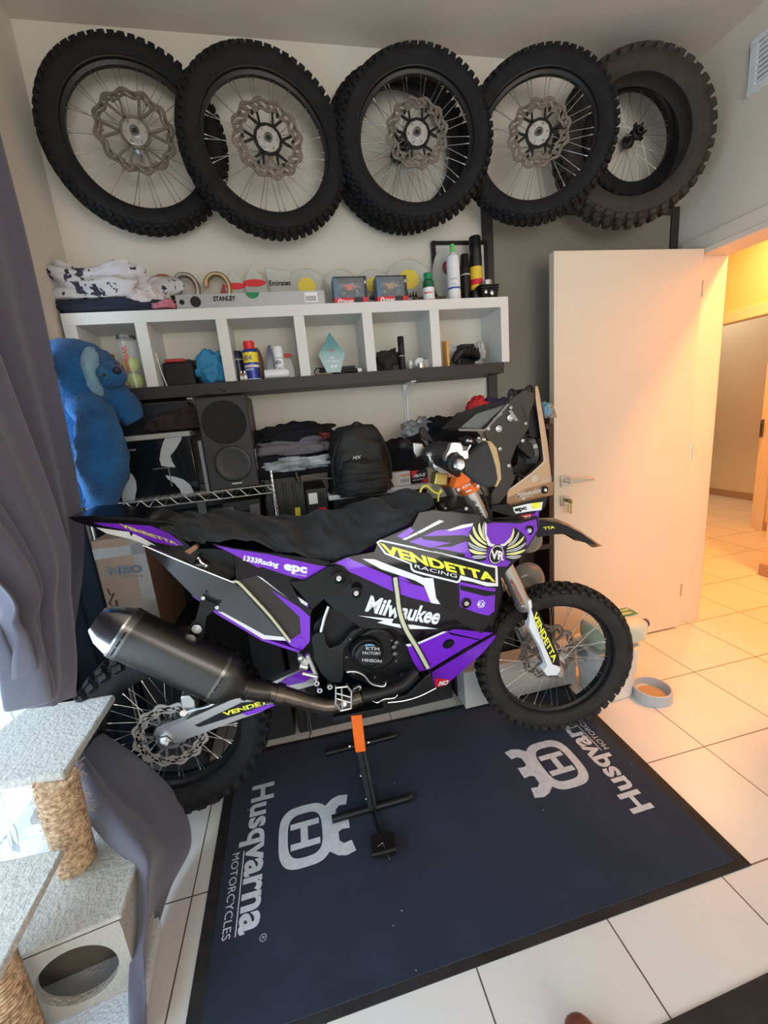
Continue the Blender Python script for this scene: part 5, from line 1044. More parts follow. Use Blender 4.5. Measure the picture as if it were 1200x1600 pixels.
# --- on top of the white unit
lvl = empty('spirit_level', (-1.5767,0.8,1.9546), 'long silver spirit level lying along the front of the white shelf', 'spirit level')
a = Vector((-1.8761,0.8,1.9557)); b_ = Vector((-1.2702,0.8,1.9564))
xl, xr = a.x, b_.x
LV = mat('level_silver', (.38, .39, .40), .35, .5)
t = MB().mat(0).bx(xl, xr, .80, .826, ZT, ZT+.056)
t.mat(1).cyl((xl+.022, .8005, ZT+.028), (xl+.022, .799, ZT+.028), .010, n=20).cyl((xl+.075, .8005, ZT+.028), (xl+.075, .799, ZT+.028), .021, n=28)
put_text(t, 'STANLEY', (xl+.145, .7985, ZT+.028), (xl+.235, .7985, ZT+.028), (xl+.145, .7985, ZT+.046), 1, .04)
t.mat(3).bx(xr-.085, xr-.03, .7985, .80, ZT+.010, ZT+.050)
for k in range(9): t.mat(1).bx(xr-.08+k*.005, xr-.078+k*.005, .7975, .7985, ZT+.015, ZT+.035)
part_of(lvl, t.build('level_body', [LV, BLACK_DECAL, LV, WHITE_DECAL], bevel=.002))
part_of(lvl, MB().prism([(xl+.305+.028*cos(pi+pi*k/12), .7985, ZT+.0565+.024*sin(pi+pi*k/12)) for k in range(13)], (0, .002, 0)).build('vial', mat('green_vial', (.02, .22, .08), .2)))
# horseshoe trophies
def horseshoe(x, y, s, m, label):
    root = empty('horseshoe_trophy', (x, y, ZT), label, 'trophy', 'horseshoe trophies on the white shelf')
    pts = [(-.030*s, .074*s), (-.024*s, .092*s), (-.006*s, .104*s), (.016*s, .100*s), (.029*s, .080*s), (.028*s, .056*s), (.016*s, .034*s), (.004*s, .012*s)]
    MB().tube([(p[0], 0, p[1]) for p in pts], .0075*s, smooth=5, n=10, flat=1.1, up=(1, 0, 0)).build('hook', m, root)
    MB().blob((-.012*s, .0, .028*s), (.022*s, .012, .018*s), n=(14, 10), amp=.3, seed=2).build('figure', m, root)
    MB().bx(-.03*s, .03*s, -.018, .018, 0, .010).build('base', m, root, bevel=.002)
TROPHY_CLEAR = mat('trophy_acrylic', (.70, .72, .68), .08, alpha=.42, coat=.5)
horseshoe((-1.9402,0.93,2.0475)[0], .93, ((-1.9252,0.93,2.1253)[2]-ZT)/.11, mat('copper_metal', (.62, .25, .15), .3, .9), 'copper coloured hook trophy, leftmost of the three')
horseshoe((-1.8523,0.93,2.0448)[0], .93, ((-1.8365,0.93,2.1309)[2]-ZT)/.11, mat('pewter', (.50, .49, .46), .3, .9), 'silver coloured hook trophy, middle of the three')
horseshoe((-1.7199,0.93,2.0407)[0], .93, ((-1.7046,0.93,2.1305)[2]-ZT)/.11, mat('old_gold', (.58, .46, .28), .3, .9), 'gold coloured hook trophy next to the pointed awards')
# pointed awards
def award(name, x, y, outline, label, texts=(), side=None, m=None, group=None, cat='trophy', z=ZT, th=.012, top=None):
    if top:
        k_ = (top-z)/max(w for u, w in outline); outline = [(u*k_, w*k_) for u, w in outline]
        texts = [(a_, u0*k_, u1*k_, w0*k_, w1*k_, mm) for a_, u0, u1, w0, w1, mm in texts]
        if side: side = ([(u*k_, w*k_) for u, w in side[0]], side[1])
    root = empty(name, (x, y, z), label, cat, group)
    MB().prism([(u, -th/2, w) for u, w in outline], (0, th, 0)).build('award_plate', m or TROPHY_CLEAR, root, smooth=20)
    e = MB().tube([(u, 0, w) for u, w in outline+outline[:1]], .0018, n=6).build('award_edge', mat('award_edge_glass', (.42, .45, .42), .15), root)
    for k, (tx, u0, u1, w0, w1, mm) in enumerate(texts):
        mb = MB()
        if tx == 'OVAL': mb.prism([((u0+u1)/2+(u1-u0)/2*cos(a_), -th/2-.0012, (w0+w1)/2+(w1-w0)/2*sin(a_)) for a_ in [2*pi*i/20 for i in range(20)]], (0, .001, 0))
        else: put_text(mb, tx, (u0, -th/2-.0014, w0), (u1, -th/2-.0014, w0), (u0, -th/2-.0014, w1), 0, .03)
        mb.build('print', mm, root, smooth=0)
    if side: MB().prism([(u, -th/2-.003, w) for u, w in side[0]], (0, th+.004, 0)).build('side_fin', side[1], root)
    return root
DRED = mat('dark_red_acrylic', (.30, .02, .03), .2, coat=.5)
GA = 'awards on top of the white shelf'
leaf = lambda w, h: [(-w*.45, 0), (w*.45, 0), (w*.46, h*.35), (w*.32, h*.66), (0, h), (-w*.32, h*.66), (-w*.46, h*.35)]
award('pointed_award', (-1.6468,0.93,2.0384)[0], .93, leaf(.085, .130), 'clear pointed award with a dark red side fin', (('OVAL', -.028, .032, .070, .088, RED), ('Road', -.015, .025, .03, .045, GREY_DECAL)), ([(-.045, 0), (-.03, 0), (-.025, .06), (-.03, .09), (-.048, .05)], DRED), group=GA, top=(-1.64,0.93,2.1471)[2])
award('pointed_award', (-1.5615,0.93,2.0357)[0], .93, leaf(.10, .148), 'taller clear pointed award with a red oval, left of the rectangular plaque', (('OVAL', -.036, .036, .082, .104, RED), ('Rally', -.03, .022, .05, .062, RED), ('Challenge', -.03, .026, .036, .046, GREY_DECAL)), group=GA, top=(-1.5454,0.93,2.1582)[2])
award('glass_plaque', (-1.449,0.93,2.0322)[0], .93, [(-.026, 0), (.028, 0), (.034, .112), (-.036, .125)], 'clear rectangular plaque with lettering and a slanted top', (('Emirates', -.031, .029, .075, .089, BLACK_DECAL), ('1st Place', -.010, .022, .045, .06, GREY_DECAL)), group=GA, top=(-1.4609,0.93,2.1462)[2])
circ = lambda r, h, cx=0: [(cx+r*cos(a_), h+r*sin(a_)) for a_ in [-1.2+ (2*pi-.75)*i/30 for i in range(31)]]
YEL = mat('yellow_sun_print', (.80, .62, .06), .4)
def sun(cx, cz, r): return
for px_, r, lab in (('481,460', .066, 'round clear award with a yellow sun picture, left of the boxed models'), ('527,460', .062, 'round clear award half hidden by the left boxed model'), ('588,460', .062, 'round clear award half hidden behind the right boxed model'), ('640,455', .076, 'largest round clear award with a yellow sun, beside the green bottle')):
    pass
for (cx, r, tp_, lab) in (((-1.3302,0.94,2.0313)[0], .066, (-1.3162,0.94,2.1388)[2], 'round clear award with a yellow sun picture, left of the boxed models'), ((-1.1724,0.94,2.0264)[0], .066, (-1.1812,0.94,2.1334)[2], 'round clear award half hidden by the left boxed model'), ((-1.0157,0.94,2.0215)[0], .064, (-1.0051,0.94,2.1298)[2], 'round clear award half hidden behind the right boxed model'), ((-0.8399,0.94,2.0303)[0], .082, (-0.8286,0.94,2.1708)[2], 'largest round clear award with a yellow sun, beside the green bottle')):
    hh = .125-r if r < .08 else .150-r
    rt = award('round_award', cx, .94, [(r*cos(a_), hh+r*sin(a_)) for a_ in [-1.15+(2*pi-.84)*i/30 for i in range(31)]], lab, (('OVAL', -r*.40, r*.40, hh-r*.10, hh+r*.62, YEL), ('Desert Cup', -r*.45, r*.45, hh-r*.55, hh-r*.38, GREY_DECAL)), group=GA, top=tp_)
    mb = MB()
    for k in range(5): mb.add([(r*(-.42+k*.17), -.0078, hh-r*.22), (r*(-.25+k*.17), -.0078, hh-r*.22), (r*(-.33+k*.17), -.0078, hh+r*(.12+.08*(k % 2)))], [(0, 1, 2)])
    mb.build('dune_print', BLACK_DECAL, rt, smooth=0)
# boxed model motorcycles
def model_box(x, y, w, h, col, label):
    root = empty('model_box', (x, y, ZT), label, 'toy box', 'boxed model motorcycles')
    d = .075
    BXB = mat('box_blue', (.10, .19, .30), .4); BXD = mat('box_dark', (.02, .02, .03), .4)
    t = MB().mat(0).bx(-w/2, -w/2+.018, -d/2, d/2, .026, h).mat(1).bx(w/2-.012, w/2, -d/2, d/2, .026, h).mat(0).bx(-w/2, w/2, d/2-.003, d/2, .026, h).mat(1).bx(-w/2, w/2, -d/2, d/2, h-.004, h)
    t.mat(2).bx(-w/2-.002, -w/2+w*.58, -d/2, d/2, 0, .026).mat(1).bx(-w/2+w*.58, w/2-.022, -d/2, d/2, 0, .026).mat(2).bx(w/2-.022, w/2, -d/2, d/2, 0, .026)
    t.mat(3).cyl((-w/2+.022, -d/2-.001, .013), (-w/2+.022, -d/2, .013), .010, n=20)
    put_text(t, 'b', (-w/2+.018, -d/2-.002, .007), (-w/2+.026, -d/2-.002, .007), (-w/2+.018, -d/2-.002, .019), 2, .05)
    put_text(t, 'burago', (-w/2+.036, -d/2-.001, .008), (-w/2+w*.56, -d/2-.001, .008), (-w/2+.036, -d/2-.001, .019), 3, .05)
    put_text(t, 'A', (w/2-.011, -d/2-.001, h-.03), (w/2-.002, -d/2-.001, h-.03), (w/2-.011, -d/2-.001, h-.016), 3, .05)
    t.build('box_card', [BXB, BXD, RED, WHITE_DECAL], root, bevel=.0008)
    MB().bx(-w/2+.018, w/2-.012, -d/2, -d/2+.001, .027, h-.005).build('box_window', mat('box_film', (.8, .85, .9), .05, alpha=.12, coat=1), root)
    t = MB(); tw = lambda cx: t.mat(0).lathe([(.014, -.004), (.020, -.005), (.021, 0), (.020, .005), (.014, .004), (.014, -.004)], o=(cx, -.012, .052), axis=(0, 1, 0), n=24)
    tw(-.032); tw(.036)
    for cx in (-.032, .036):
        for k in range(8): a_ = pi*k/4; t.mat(2).tube([(cx, -.012, .052), (cx+.014*cos(a_), -.012, .052+.014*sin(a_))], .0006, n=4)
    t.mat(1).prism([(-.040, -.014, .088), (-.01, -.014, .084), (.012, -.014, .090), (.018, -.014, .080), (.008, -.014, .060), (-.012, -.014, .062), (-.016, -.014, .078)], (0, .012, 0))
    t.mat(1).prism([(.022, -.012, .078), (.05, -.012, .072), (.03, -.012, .084)], (0, .006, 0)).mat(2).tube([(.014, -.012, .096), (.036, -.012, .052)], .0018).tube([(-.012, -.012, .056), (-.032, -.012, .052)], .002).tube([(.008, -.026, .098), (.014, .002, .098)], .0014)
    t.mat(0).bx(-.014, .012, -.02, -.006, .045, .062)
    t.build('model_motorcycle', [BLACK, col, CHROME], root)
ORP = mat('orange_red_plastic', (.80, .10, .03), .3, coat=.4)
model_box((-1.1497,0.84,1.9974)[0], .85, .148, .112, ORP, 'boxed orange red model motorcycle, left of two')
model_box((-0.9601,0.84,1.9915)[0], .85, .140, .112, mat('amber_plastic', (.55, .25, .04), .3, coat=.4), 'boxed amber and black model motorcycle, right of two')
boxy('brown_case', *(lambda p, q: (p[0], q[0], .87, .93, ZT, ZT+.035))((-0.8426,0.87,2.0102), (-0.6835,0.87,2.0054)), mat('dark_brown', (.05, .025, .018), .4), 'low dark brown case behind the green bottle', 'case')
x = (-0.7749,0.85,1.9886)[0]
can('supplement_bottle', x, .85, ZT, .0275, (-0.7685,0.85,2.0788)[2]-ZT, [mat('green_glass', (.01, .12, .05), .2, coat=.5), WHITE_DECAL, RED], 'small dark green bottle with a white label on the shelf top', 'bottle', bands=((.12, .72, 1), (.05, .13, 2)), cap=mat('green_cap', (.01, .22, .09), .4), capr=.72, neck=.22, text=(('Magnesium', .42, .52, 2, 1.6),))
x = (-0.643,0.86,1.9873)[0]
can('squeeze_bottle', x, .86, ZT, .030, (-0.6308,0.86,2.2017)[2]-ZT, [mat('milk_plastic', (.80, .81, .82), .35), mat('blue_print2', (.04, .10, .42), .4), GREY_DECAL], 'tall white squeeze bottle with a green nozzle cap', 'bottle', bands=((.33, .38, 1),), cap=mat('lime_cap', (.12, .60, .12), .4), capr=.38, neck=.14, shoulder=.22, text=(('SECUREPART', .55, .60, 2, 1.2), ('GEL', .42, .47, 2, .9)))
x = (-0.5619,0.91,1.9989)[0]
can('spray_can', x, .91, ZT, .024, (-0.553,0.91,2.1754)[2]-ZT, [BLACK, GREY_DECAL, DARKSTEEL], 'slim black spray can behind the white bottle', 'can', bands=((.8, .84, 1),), cap=BLACK, capr=.8, neck=.18)
x = (-0.5043,0.91,1.9971)[0]
can('spray_can', x, .91, ZT, .031, (-0.4929,0.91,2.2527)[2]-ZT, [mat('can_black', (.015, .015, .015), .3, coat=.5), mat('can_yellow', (.80, .55, .03), .35, coat=.4), RED], 'tall black and yellow spray can by the dark window post', 'can', bands=((.30, .78, 1), (.40, .52, 2)), cap=BLACK, capr=.92, neck=.2)
# framed certificate
fr = empty('picture_frame', ((-0.6013,0.985,2.1394)[0], .98, ZT), 'black framed certificate leaning on the wall behind the bottles', 'picture frame')
xa = (-0.7012,0.985,2.2555)[0]; xb = (-0.4063,0.985,2.2528)[0]; zt = (-0.7008,0.985,2.2612)[2]
part_of(fr, MB().bx(xa, xa+.018, .972, .99, ZT, zt).bx(xb-.018, xb, .972, .99, ZT, zt).bx(xa+.018, xb-.018, .972, .99, zt-.018, zt).bx(xa+.018, xb-.018, .972, .99, ZT, ZT+.018).build('frame_moulding', BLACK, bevel=.002))
part_of(fr, MB().bx(xa+.018, xb-.018, .980, .984, ZT+.018, zt-.018).build('certificate', mat('certificate_paper', (.62, .60, .56), .7)))
award('round_award', (-0.6419,0.95,2.0273)[0], .955, [(.05*cos(a_)*1., .105+.088*sin(a_)) for a_ in [-1.2+(2*pi-.74)*i/30 for i in range(31)]], 'clear oval award standing in front of the black framed certificate', top=(-0.6268,0.95,2.2218)[2], texts=(('SHARJAH', -.03, .02, .055, .068, GREY_DECAL), ('OVAL', -.014, .010, .11, .15, mat('maroon', (.25, .05, .06), .5))), group=GA)
# cooling cylinder
x = (-0.4756,0.85,1.9935)[0]
cy_ = empty('cylinder_head', (x, .86, ZT), 'black finned metal cylinder part standing at the right end of the shelf top', 'engine part')
t = MB()
for k in range(6): t.box((0, 0, .010+k*.011), (.080+.004*k, .07, .005))
for k in range(5): t.cyl((-.032+k*.016, -.037, .004), (-.032+k*.016, -.037, .022), .005, n=8)
t.box((0, 0, .035), (.07, .055, .07)); t.build('fins', SATIN, cy_)
MB().lathe([(.012, .070), (.028, .070), (.028, .090), (.022, .092), (.022, .080), (.012, .080)], n=24).blob((-.02, -.030, .035), (.010, .008, .014), n=(10, 8)).blob((.008, -.036, .028), (.010, .008, .016), n=(10, 8)).build('collar', CHROME, cy_)

# --- clothing at the left end of the shelf top
def cloth_blob(name, c, r, m, label, cat, seed, amp=.35, flat=-.45, fr=2.2, group=None, sq=.8, rz=0.):
    t = MB().blob((0, 0, 0), r, n=(64, 40), amp=amp, fr=fr, seed=seed, sq=sq, flat=flat)
    for i, v in enumerate(t.v):
        k = mnoise.noise(Vector(v)*22+Vector((seed, 0, 0)))*.012+mnoise.noise(Vector(v)*48+Vector((0, seed, 0)))*.005
        w = Vector(v); l = w.length or 1
        if v[2] > flat*r[2]+.002: w += w/l*k
        t.v[i] = tuple(w)
    o = t.build(name, m, smooth=70); o.location = c; o.rotation_euler.z = rz
    return T(o, label, cat, group)
PRINTC = bpy.data.materials.new('printed_white_jersey'); PRINTC.use_nodes = True
_n = PRINTC.node_tree.nodes; _l = PRINTC.node_tree.links; _b = _n['Principled BSDF']; _b.inputs['Roughness'].default_value = .85
_t = _n.new('ShaderNodeTexNoise'); _t.inputs['Scale'].default_value = 16; _t.inputs['Detail'].default_value = 3; _t.inputs['Distortion'].default_value = 1.5; _tc = _n.new('ShaderNodeTexCoord'); _l.new(_tc.outputs['Object'], _t.inputs['Vector'])
_r = _n.new('ShaderNodeValToRGB'); _r.color_ramp.interpolation = 'CONSTANT'; _r.color_ramp.elements[0].color = (.03, .03, .05, 1); _r.color_ramp.elements[1].position = .40; _r.color_ramp.elements[1].color = (.55, .52, .53, 1)
_l.new(_t.outputs['Fac'], _r.inputs['Fac']); _l.new(_r.outputs['Color'], _b.inputs['Base Color'])
pr = (-2.1861,0.88,2.0651)
cloth_blob('black_shirt', ((-2.1238,0.86,2.0094)[0], .87, ZT+.020), (.255, .075, .042), mat('navy_cloth', (.015, .022, .04), .85), 'dark navy shirt lying folded at the left end of the shelf top', 'shirt', 3, .25)
cloth_blob('printed_jersey', ((-2.1861,0.88,2.0651)[0]+.02, .885, ZT+.098), (.245, .085, .088), PRINTC, 'crumpled white and black printed jersey on top of the navy shirt', 'jersey', 8, .45)
cloth_blob('white_cap', ((-2.0013,0.88,2.0476)[0], .87, ZT+.055), (.075, .06, .05), mat('pale_cloth', (.60, .55, .55), .85), 'pale crumpled cloth cap at the right end of the jersey', 'cap', 12, .35)
cloth_blob('pink_cloth', ((-1.922,0.82,1.9869)[0], .82, ZT+.018), (.045, .03, .022), mat('pink_cloth', (.55, .18, .24), .85), 'small pink cloth beside the spirit level', 'cloth', 5, .3)

# --- cubby 1
BR = mat('amber_bottle', (.32, .13, .08), .25, coat=.4)
for k, (px_, h, r, lab) in enumerate((((-2.2484,0.88,1.6926), .14, .034, 'brown bottle with a wide neck in the first cubby, partly behind the blue toy'), ((-2.2016,0.9,1.6911), .155, .034, 'brown bottle in the middle of the first cubby'), ((-2.1518,0.84,1.6818), .10, .028, 'short brown jar beside the tennis ball tube'))):
    can('bottle', px_[0], px_[1], ZB, r, h, [BR, mat('copper_label', (.50, .28, .18), .4)], lab, 'bottle', bands=((.2, .6, 1),), cap=BR, capr=.6, neck=.15)
tb = empty('ball_tube', ((-2.1023,0.83,1.6772)[0], .84, ZB), 'clear tube with a yellow tennis ball and red lettering in the first cubby', 'tube')
MB().cyl((0, 0, 0), (0, 0, .205), .034, n=28, cap=False).build('tube_wall', mat('clear_tube', (.7, .7, .68), .05, alpha=.28, coat=1), tb)
MB().lathe([(.034, .200), (.036, .200), (.036, .212), (0, .212)], n=28).build('tube_lid', DARKSTEEL, tb)
for z in (.034, .099): tag(MB().blob((0, 0, 0), .0325, n=(20, 14)).build('tennis_ball', mat('ball_felt', (.55, .68, .12), .9)), None)
balls = [o for o in COL.objects if o.name.startswith('tennis_ball')]
for k, o in enumerate(balls): o.location = (tb.location.x, tb.location.y, ZB+.034+.066*k); T(o, ('yellow tennis ball at the bottom of the clear tube', 'yellow tennis ball resting on the lower ball in the clear tube')[k], 'tennis ball', 'tennis balls')
t = MB(); me = text_mesh('Wilson', .04); t.merge_mesh(me, lambda c: Vector((.0352*sin(-.4+c.y*.55), -.0352*cos(-.4+c.y*.55), .17-c.x*.10)), 0); t.build('tube_print', mat('red_lettering', (.6, .08, .05), .4), tb)
# --- cubby 2
xa = (-1.9808,0.85,1.6704)[0]
bx2 = empty('plastic_case', (xa+.09, .88, ZB), 'dark case with a red handle and a pale strap in the second cubby', 'case')
part_of(bx2, MB().bx(xa-.005, xa+.12, .84, .93, ZB, ZB+.10).build('case_body', BLACK, bevel=.008)); part_of(bx2, MB().bx(xa+.005, xa+.085, .845, .92, ZB+.1005, ZB+.115).build('case_handle', mat('brick_red', (.45, .05, .05), .4), bevel=.005))
part_of(bx2, MB().tube([(xa-.02, .835, ZB+.14), (xa-.012, .835, ZB+.06), (xa, .835, ZB+.003)], .003, n=6).build('case_strap', CHROME))
cloth_blob('grey_pouch', ((-1.8826,0.93,1.671)[0], .93, ZB+.045), (.05, .04, .065), DGREY_CLOTH, 'dark grey pouch between the dark case and the blue drawstring bag', 'pouch', 4, .2)
t = MB().blob((0, 0, .062), (.060, .045, .075), n=(48, 30), amp=.35, fr=2, seed=9, flat=-.82)
db = empty('drawstring_bag', ((-1.7919,0.82,1.6539)[0], .83, ZB), 'bright blue drawstring bag with black cords in the second cubby', 'bag')
t.build('bag_body', mat('bright_blue_cloth', (.03, .22, .42), .7, bump=.1, bscale=300), db, smooth=70)
MB().tube([(-.03, -.05, .01), (-.045, -.052, -.02), (-.03, -.055, -.05), (0, -.052, -.03), (-.01, -.05, .0)], .002, smooth=5, n=6).tube([(.03, -.05, .01), (.06, -.052, -.01), (.05, -.055, -.04), (.02, -.053, -.02)], .002, smooth=5, n=6).build('cord', BLACK, db)
# --- cubby 3
can('aerosol_can', (-1.6809,0.9,1.6676)[0], .90, ZB, .025, .138, [mat('navy_can', (.02, .025, .06), .3), GREY_DECAL], 'dark navy can behind the left of the yellow and blue spray can', 'can', bands=((.85, .9, 1),), cap=BLACK, capr=.85, neck=.05)
can('small_bottle', (-1.668,0.82,1.6584)[0], .815, ZB, .0085, .042, [mat('rust_bottle', (.40, .16, .10), .3), WHITE_DECAL], 'tiny bottle with a brown label, left of two', 'bottle', bands=((.2, .7, 1),), cap=CHROME, capr=.6, neck=.2, group='tiny bottles in the third cubby')
can('small_bottle', (-1.6519,0.82,1.6573)[0], .80, ZB, .0085, .040, [mat('grey_bottle', (.30, .28, .27), .3), WHITE_DECAL], 'tiny bottle with a grey label beside the blue spray can', 'bottle', bands=((.2, .7, 1),), cap=CHROME, capr=.6, neck=.2, group='tiny bottles in the third cubby')
can('lubricant_can', (-1.6201,0.83,1.6561)[0], .835, ZB, .0325, .165, [mat('blue_can', (.03, .06, .30), .3, .3), mat('can_yellow2', (.90, .72, .03), .35), RED, WHITE_DECAL], 'blue and yellow lubricant spray can with a red cap', 'can', bands=((.60, .94, 1), (.0, .06, 3), (.44, .52, 3)), cap=mat('red_cap', (.75, .03, .03), .35), capr=.72, neck=.20, shoulder=.06, text=(('WD-40', .68, .84, 0, 1.15), ('MULTI-USE', .46, .50, 2, 1.3), ('PRODUCT', .34, .40, 3, 1.2)))
T(MB().blob(((-1.597,0.95,1.6813)[0], .955, ZB+.080), (.024, .018, .080), n=(20, 16)).build('wooden_award', mat('brown_wood', (.20, .10, .05), .5)), 'brown oval wooden award behind the blue spray can', 'award')
award('blade_award', (-1.5439,0.93,1.6755)[0], .94, [(-.018, 0), (.018, 0), (.012, .06), (.018, .12), (.012, .165), (0, .160), (-.014, .10)], 'dark blue curved blade award in the third cubby', m=mat('navy_acrylic', (.02, .06, .16), .2, coat=.5), z=ZB)
award('pointed_award', (-1.4825,0.95,1.6734)[0], .955, leaf(.10, .170), 'clear pointed award with a red oval in the third cubby', (('OVAL', -.005, .045, .105, .125, RED),), z=ZB)
can('deodorant_can', (-1.4994,0.82,1.6603)[0], .825, ZB, .022, .138, [WHITE, GREY_DECAL, BLACK_DECAL], 'white patterned can standing at the right of the third cubby', 'can', bands=((.15, .2, 1), (.4, .43, 1), (.7, .74, 1)), capr=.8, neck=.02, text=(('o8Oo', .5, .65, 2, 1.3), ('8oO8', .25, .38, 2, 1.3)))
t = MB().lathe([(0, 0), (.018, 0), (.020, .005), (.020, .095), (.014, .105), (0, .105)], axis=(1, 0, 0)).build('tube_bottle', WHITE); t.location = ((-1.5496,0.81,1.6762)[0]-.02, .805, ZB+.0205)
T(t, 'white bottle lying on its side in front of the standing patterned can', 'bottle')
# --- cubby 4
award('diamond_award', (-1.2583,0.87,1.6635)[0], .875, [(-.030, .0), (.030, .0), (.062, .085), (0, .180), (-.062, .085)], 'teal glass diamond award in the fourth cubby', (('1st', -.012, .008, .066, .076, WHITE_DECAL), ('Moto Enduro', -.034, .034, .050, .058, WHITE_DECAL), ('Cup', -.014, .014, .100, .106, RED), ('OVAL', -.012, .0, .025, .037, WHITE_DECAL), ('OVAL', .006, .018, .025, .037, WHITE_DECAL)), m=mat('teal_acrylic', (.06, .26, .28), .15, coat=.7), z=ZB+.012, th=.014)
boxy('award_case', (-1.3183,0.88,1.6831)[0], (-1.1491,0.88,1.6719)[0], .90, .955, ZB, ZB+.045, mat('award_box_black', (.02, .02, .03), .6), 'flat black case behind the teal diamond award', 'case')
T(MB().tube([((-1.3296,0.84,1.6845)[0]+.018*cos(a_), .86, ZB+.021+.018*sin(a_)) for a_ in [2*pi*i/20 for i in range(21)]], .0025, n=6, cap=False).build('key_ring', BLACK), 'black ring standing at the left of the fourth cubby', 'ring')
pa = Vector((-1.3433,0.8,1.6638)); pa.z = ZB+.005
T(MB().mat(0).cyl(pa, pa+Vector((.07, .01, 0)), .0042, n=10).mat(1).cyl(pa+Vector((.07, .01, 0)), pa+Vector((.105, .015, 0)), .0046, n=10).build('pen', [mat('pen_gold', (.45, .33, .2), .3, .8), BLACK]), 'slim gold and black pen lying at the front of the fourth cubby', 'pen')
pa = Vector((-1.2123,0.8,1.6662)); pa.z = ZB+.0105
mk = empty('marker', tuple(pa), 'thick black marker with a white end lying in the fourth cubby', 'marker')
part_of(mk, MB().cyl(pa, pa+Vector((.055, .006, 0)), .0095, n=16).build('marker_barrel', BLACK)); part_of(mk, MB().cyl(pa+Vector((.055, .006, 0)), pa+Vector((.074, .008, 0)), .0095, n=16).build('marker_cap', WHITE))
# --- cubby 5
cloth_blob('beanie', ((-0.9868,0.9,1.6786)[0], .90, ZB+.035), (.065, .05, .065), mat('dark_fur', (.03, .027, .028), .9, bump=.5, bscale=200), 'dark furry hat at the left of the fifth cubby', 'hat', 6, .3)
boxy('wallet', (-0.9832,0.85,1.6718)[0], (-0.9392,0.85,1.669)[0]+.02, .84, .90, ZB, ZB+.028, BLACK, 'flat black wallet left of the upright torch', 'wallet')
can('torch', (-0.9348,0.82,1.6648)[0], .83, ZB, .015, .150, [BLACK, GREY_DECAL], 'black torch standing upright in the fifth cubby', 'torch', bands=((.55, .58, 1),), cap=BLACK, capr=1.0, neck=.25, shoulder=.01)
T(MB().blob(((-0.884,0.87,1.6888)[0], .87, ZB+.030), (.013, .013, .020), n=(16, 12)).cyl(((-0.884,0.87,1.6888)[0], .87, ZB), ((-0.884,0.87,1.6888)[0], .87, ZB+.014), .008, n=14).build('light_bulb', WHITE), 'small white bulb right of the torch', 'light bulb')
x = (-0.8423,0.85,1.6775)[0]
T(MB().lathe([(0, 0), (.018, 0), (.026, .006), (.028, .028), (.024, .040), (0, .040)], o=(x, .88, ZB+.020), axis=(0, -1, .25)).build('white_cup', WHITE), 'white round cup lying with its lid towards the room in the fifth cubby', 'cup')
T(MB().lathe([(.0, 0), (.018, 0), (.020, .004), (.020, .030), (.014, .034), (.014, .040), (0, .040)], o=(x+.025, .83, ZB), n=24).build('glass_jar', TROPHY_CLEAR), 'small clear jar at the front right of the fifth cubby', 'jar')
T(MB().lathe([(.0, 0), (.014, 0), (.014, .022), (0, .022)], o=(x-.012, .80, ZB), n=24).build('foil_cup', ALU), 'small shiny foil cup in the fifth cubby', 'cup')
T(MB().blob((x, .842, ZB+.012), (.006, .006, .006), n=(10, 8)).bx(x-.006, x+.006, .838, .846, ZB, ZB+.012).build('red_plug', RED), 'small red plug in front of the white cup', 'plug')
# --- cubby 6
xa = (-0.7162,0.83,1.6668)[0]
boxy('snack_bar', xa, xa+.014, .82, .86, ZB, ZB+.120, mat('orange_wrapper', (.70, .40, .10), .4), 'upright orange wrapper at the left of the sixth cubby', 'wrapper', rz=.2)
boxy('paper_packet', xa+.005, xa+.03, .90, .93, ZB, ZB+.135, mat('paper_cream', (.62, .55, .45), .7), 'tall cream packet behind the orange wrapper', 'packet', rz=-.15)
cloth_blob('paper_bag', (xa+.075, .94, ZB+.055), (.05, .025, .058), mat('white_paper', (.60, .62, .62), .8), 'crumpled white paper behind the black grip', 'paper', 15, .35)
t = MB(); t.tube([(xa+.045, .84, ZB+.022), (xa+.075, .835, ZB+.060), (xa+.115, .835, ZB+.068), (xa+.155, .84, ZB+.055), (xa+.175, .85, ZB+.030)], [.018, .024, .026, .024, .016], smooth=4, n=14)
for k in range(6): t.tube([(xa+.09+k*.014, .808, ZB+.078), (xa+.088+k*.014, .806, ZB+.045)], .003, n=6)
t.cyl((xa+.06, .82, ZB), (xa+.065, .82, ZB+.03), .012)
T(t.build('rubber_grip', BLACK), 'black ribbed rubber part lying in the sixth cubby', 'rubber part')
boxy('black_box', xa+.10, xa+.175, .88, .93, ZB, ZB+.108, BLACK, 'black box standing behind the ribbed rubber part', 'box', rz=.1)
cloth_blob('plastic_wrap', (xa+.198, .87, ZB+.052), (.024, .035, .058), mat('clear_film', (.62, .66, .64), .12, alpha=.5, coat=.6), 'clear crumpled plastic packet at the right of the sixth cubby', 'packet', 18, .3)

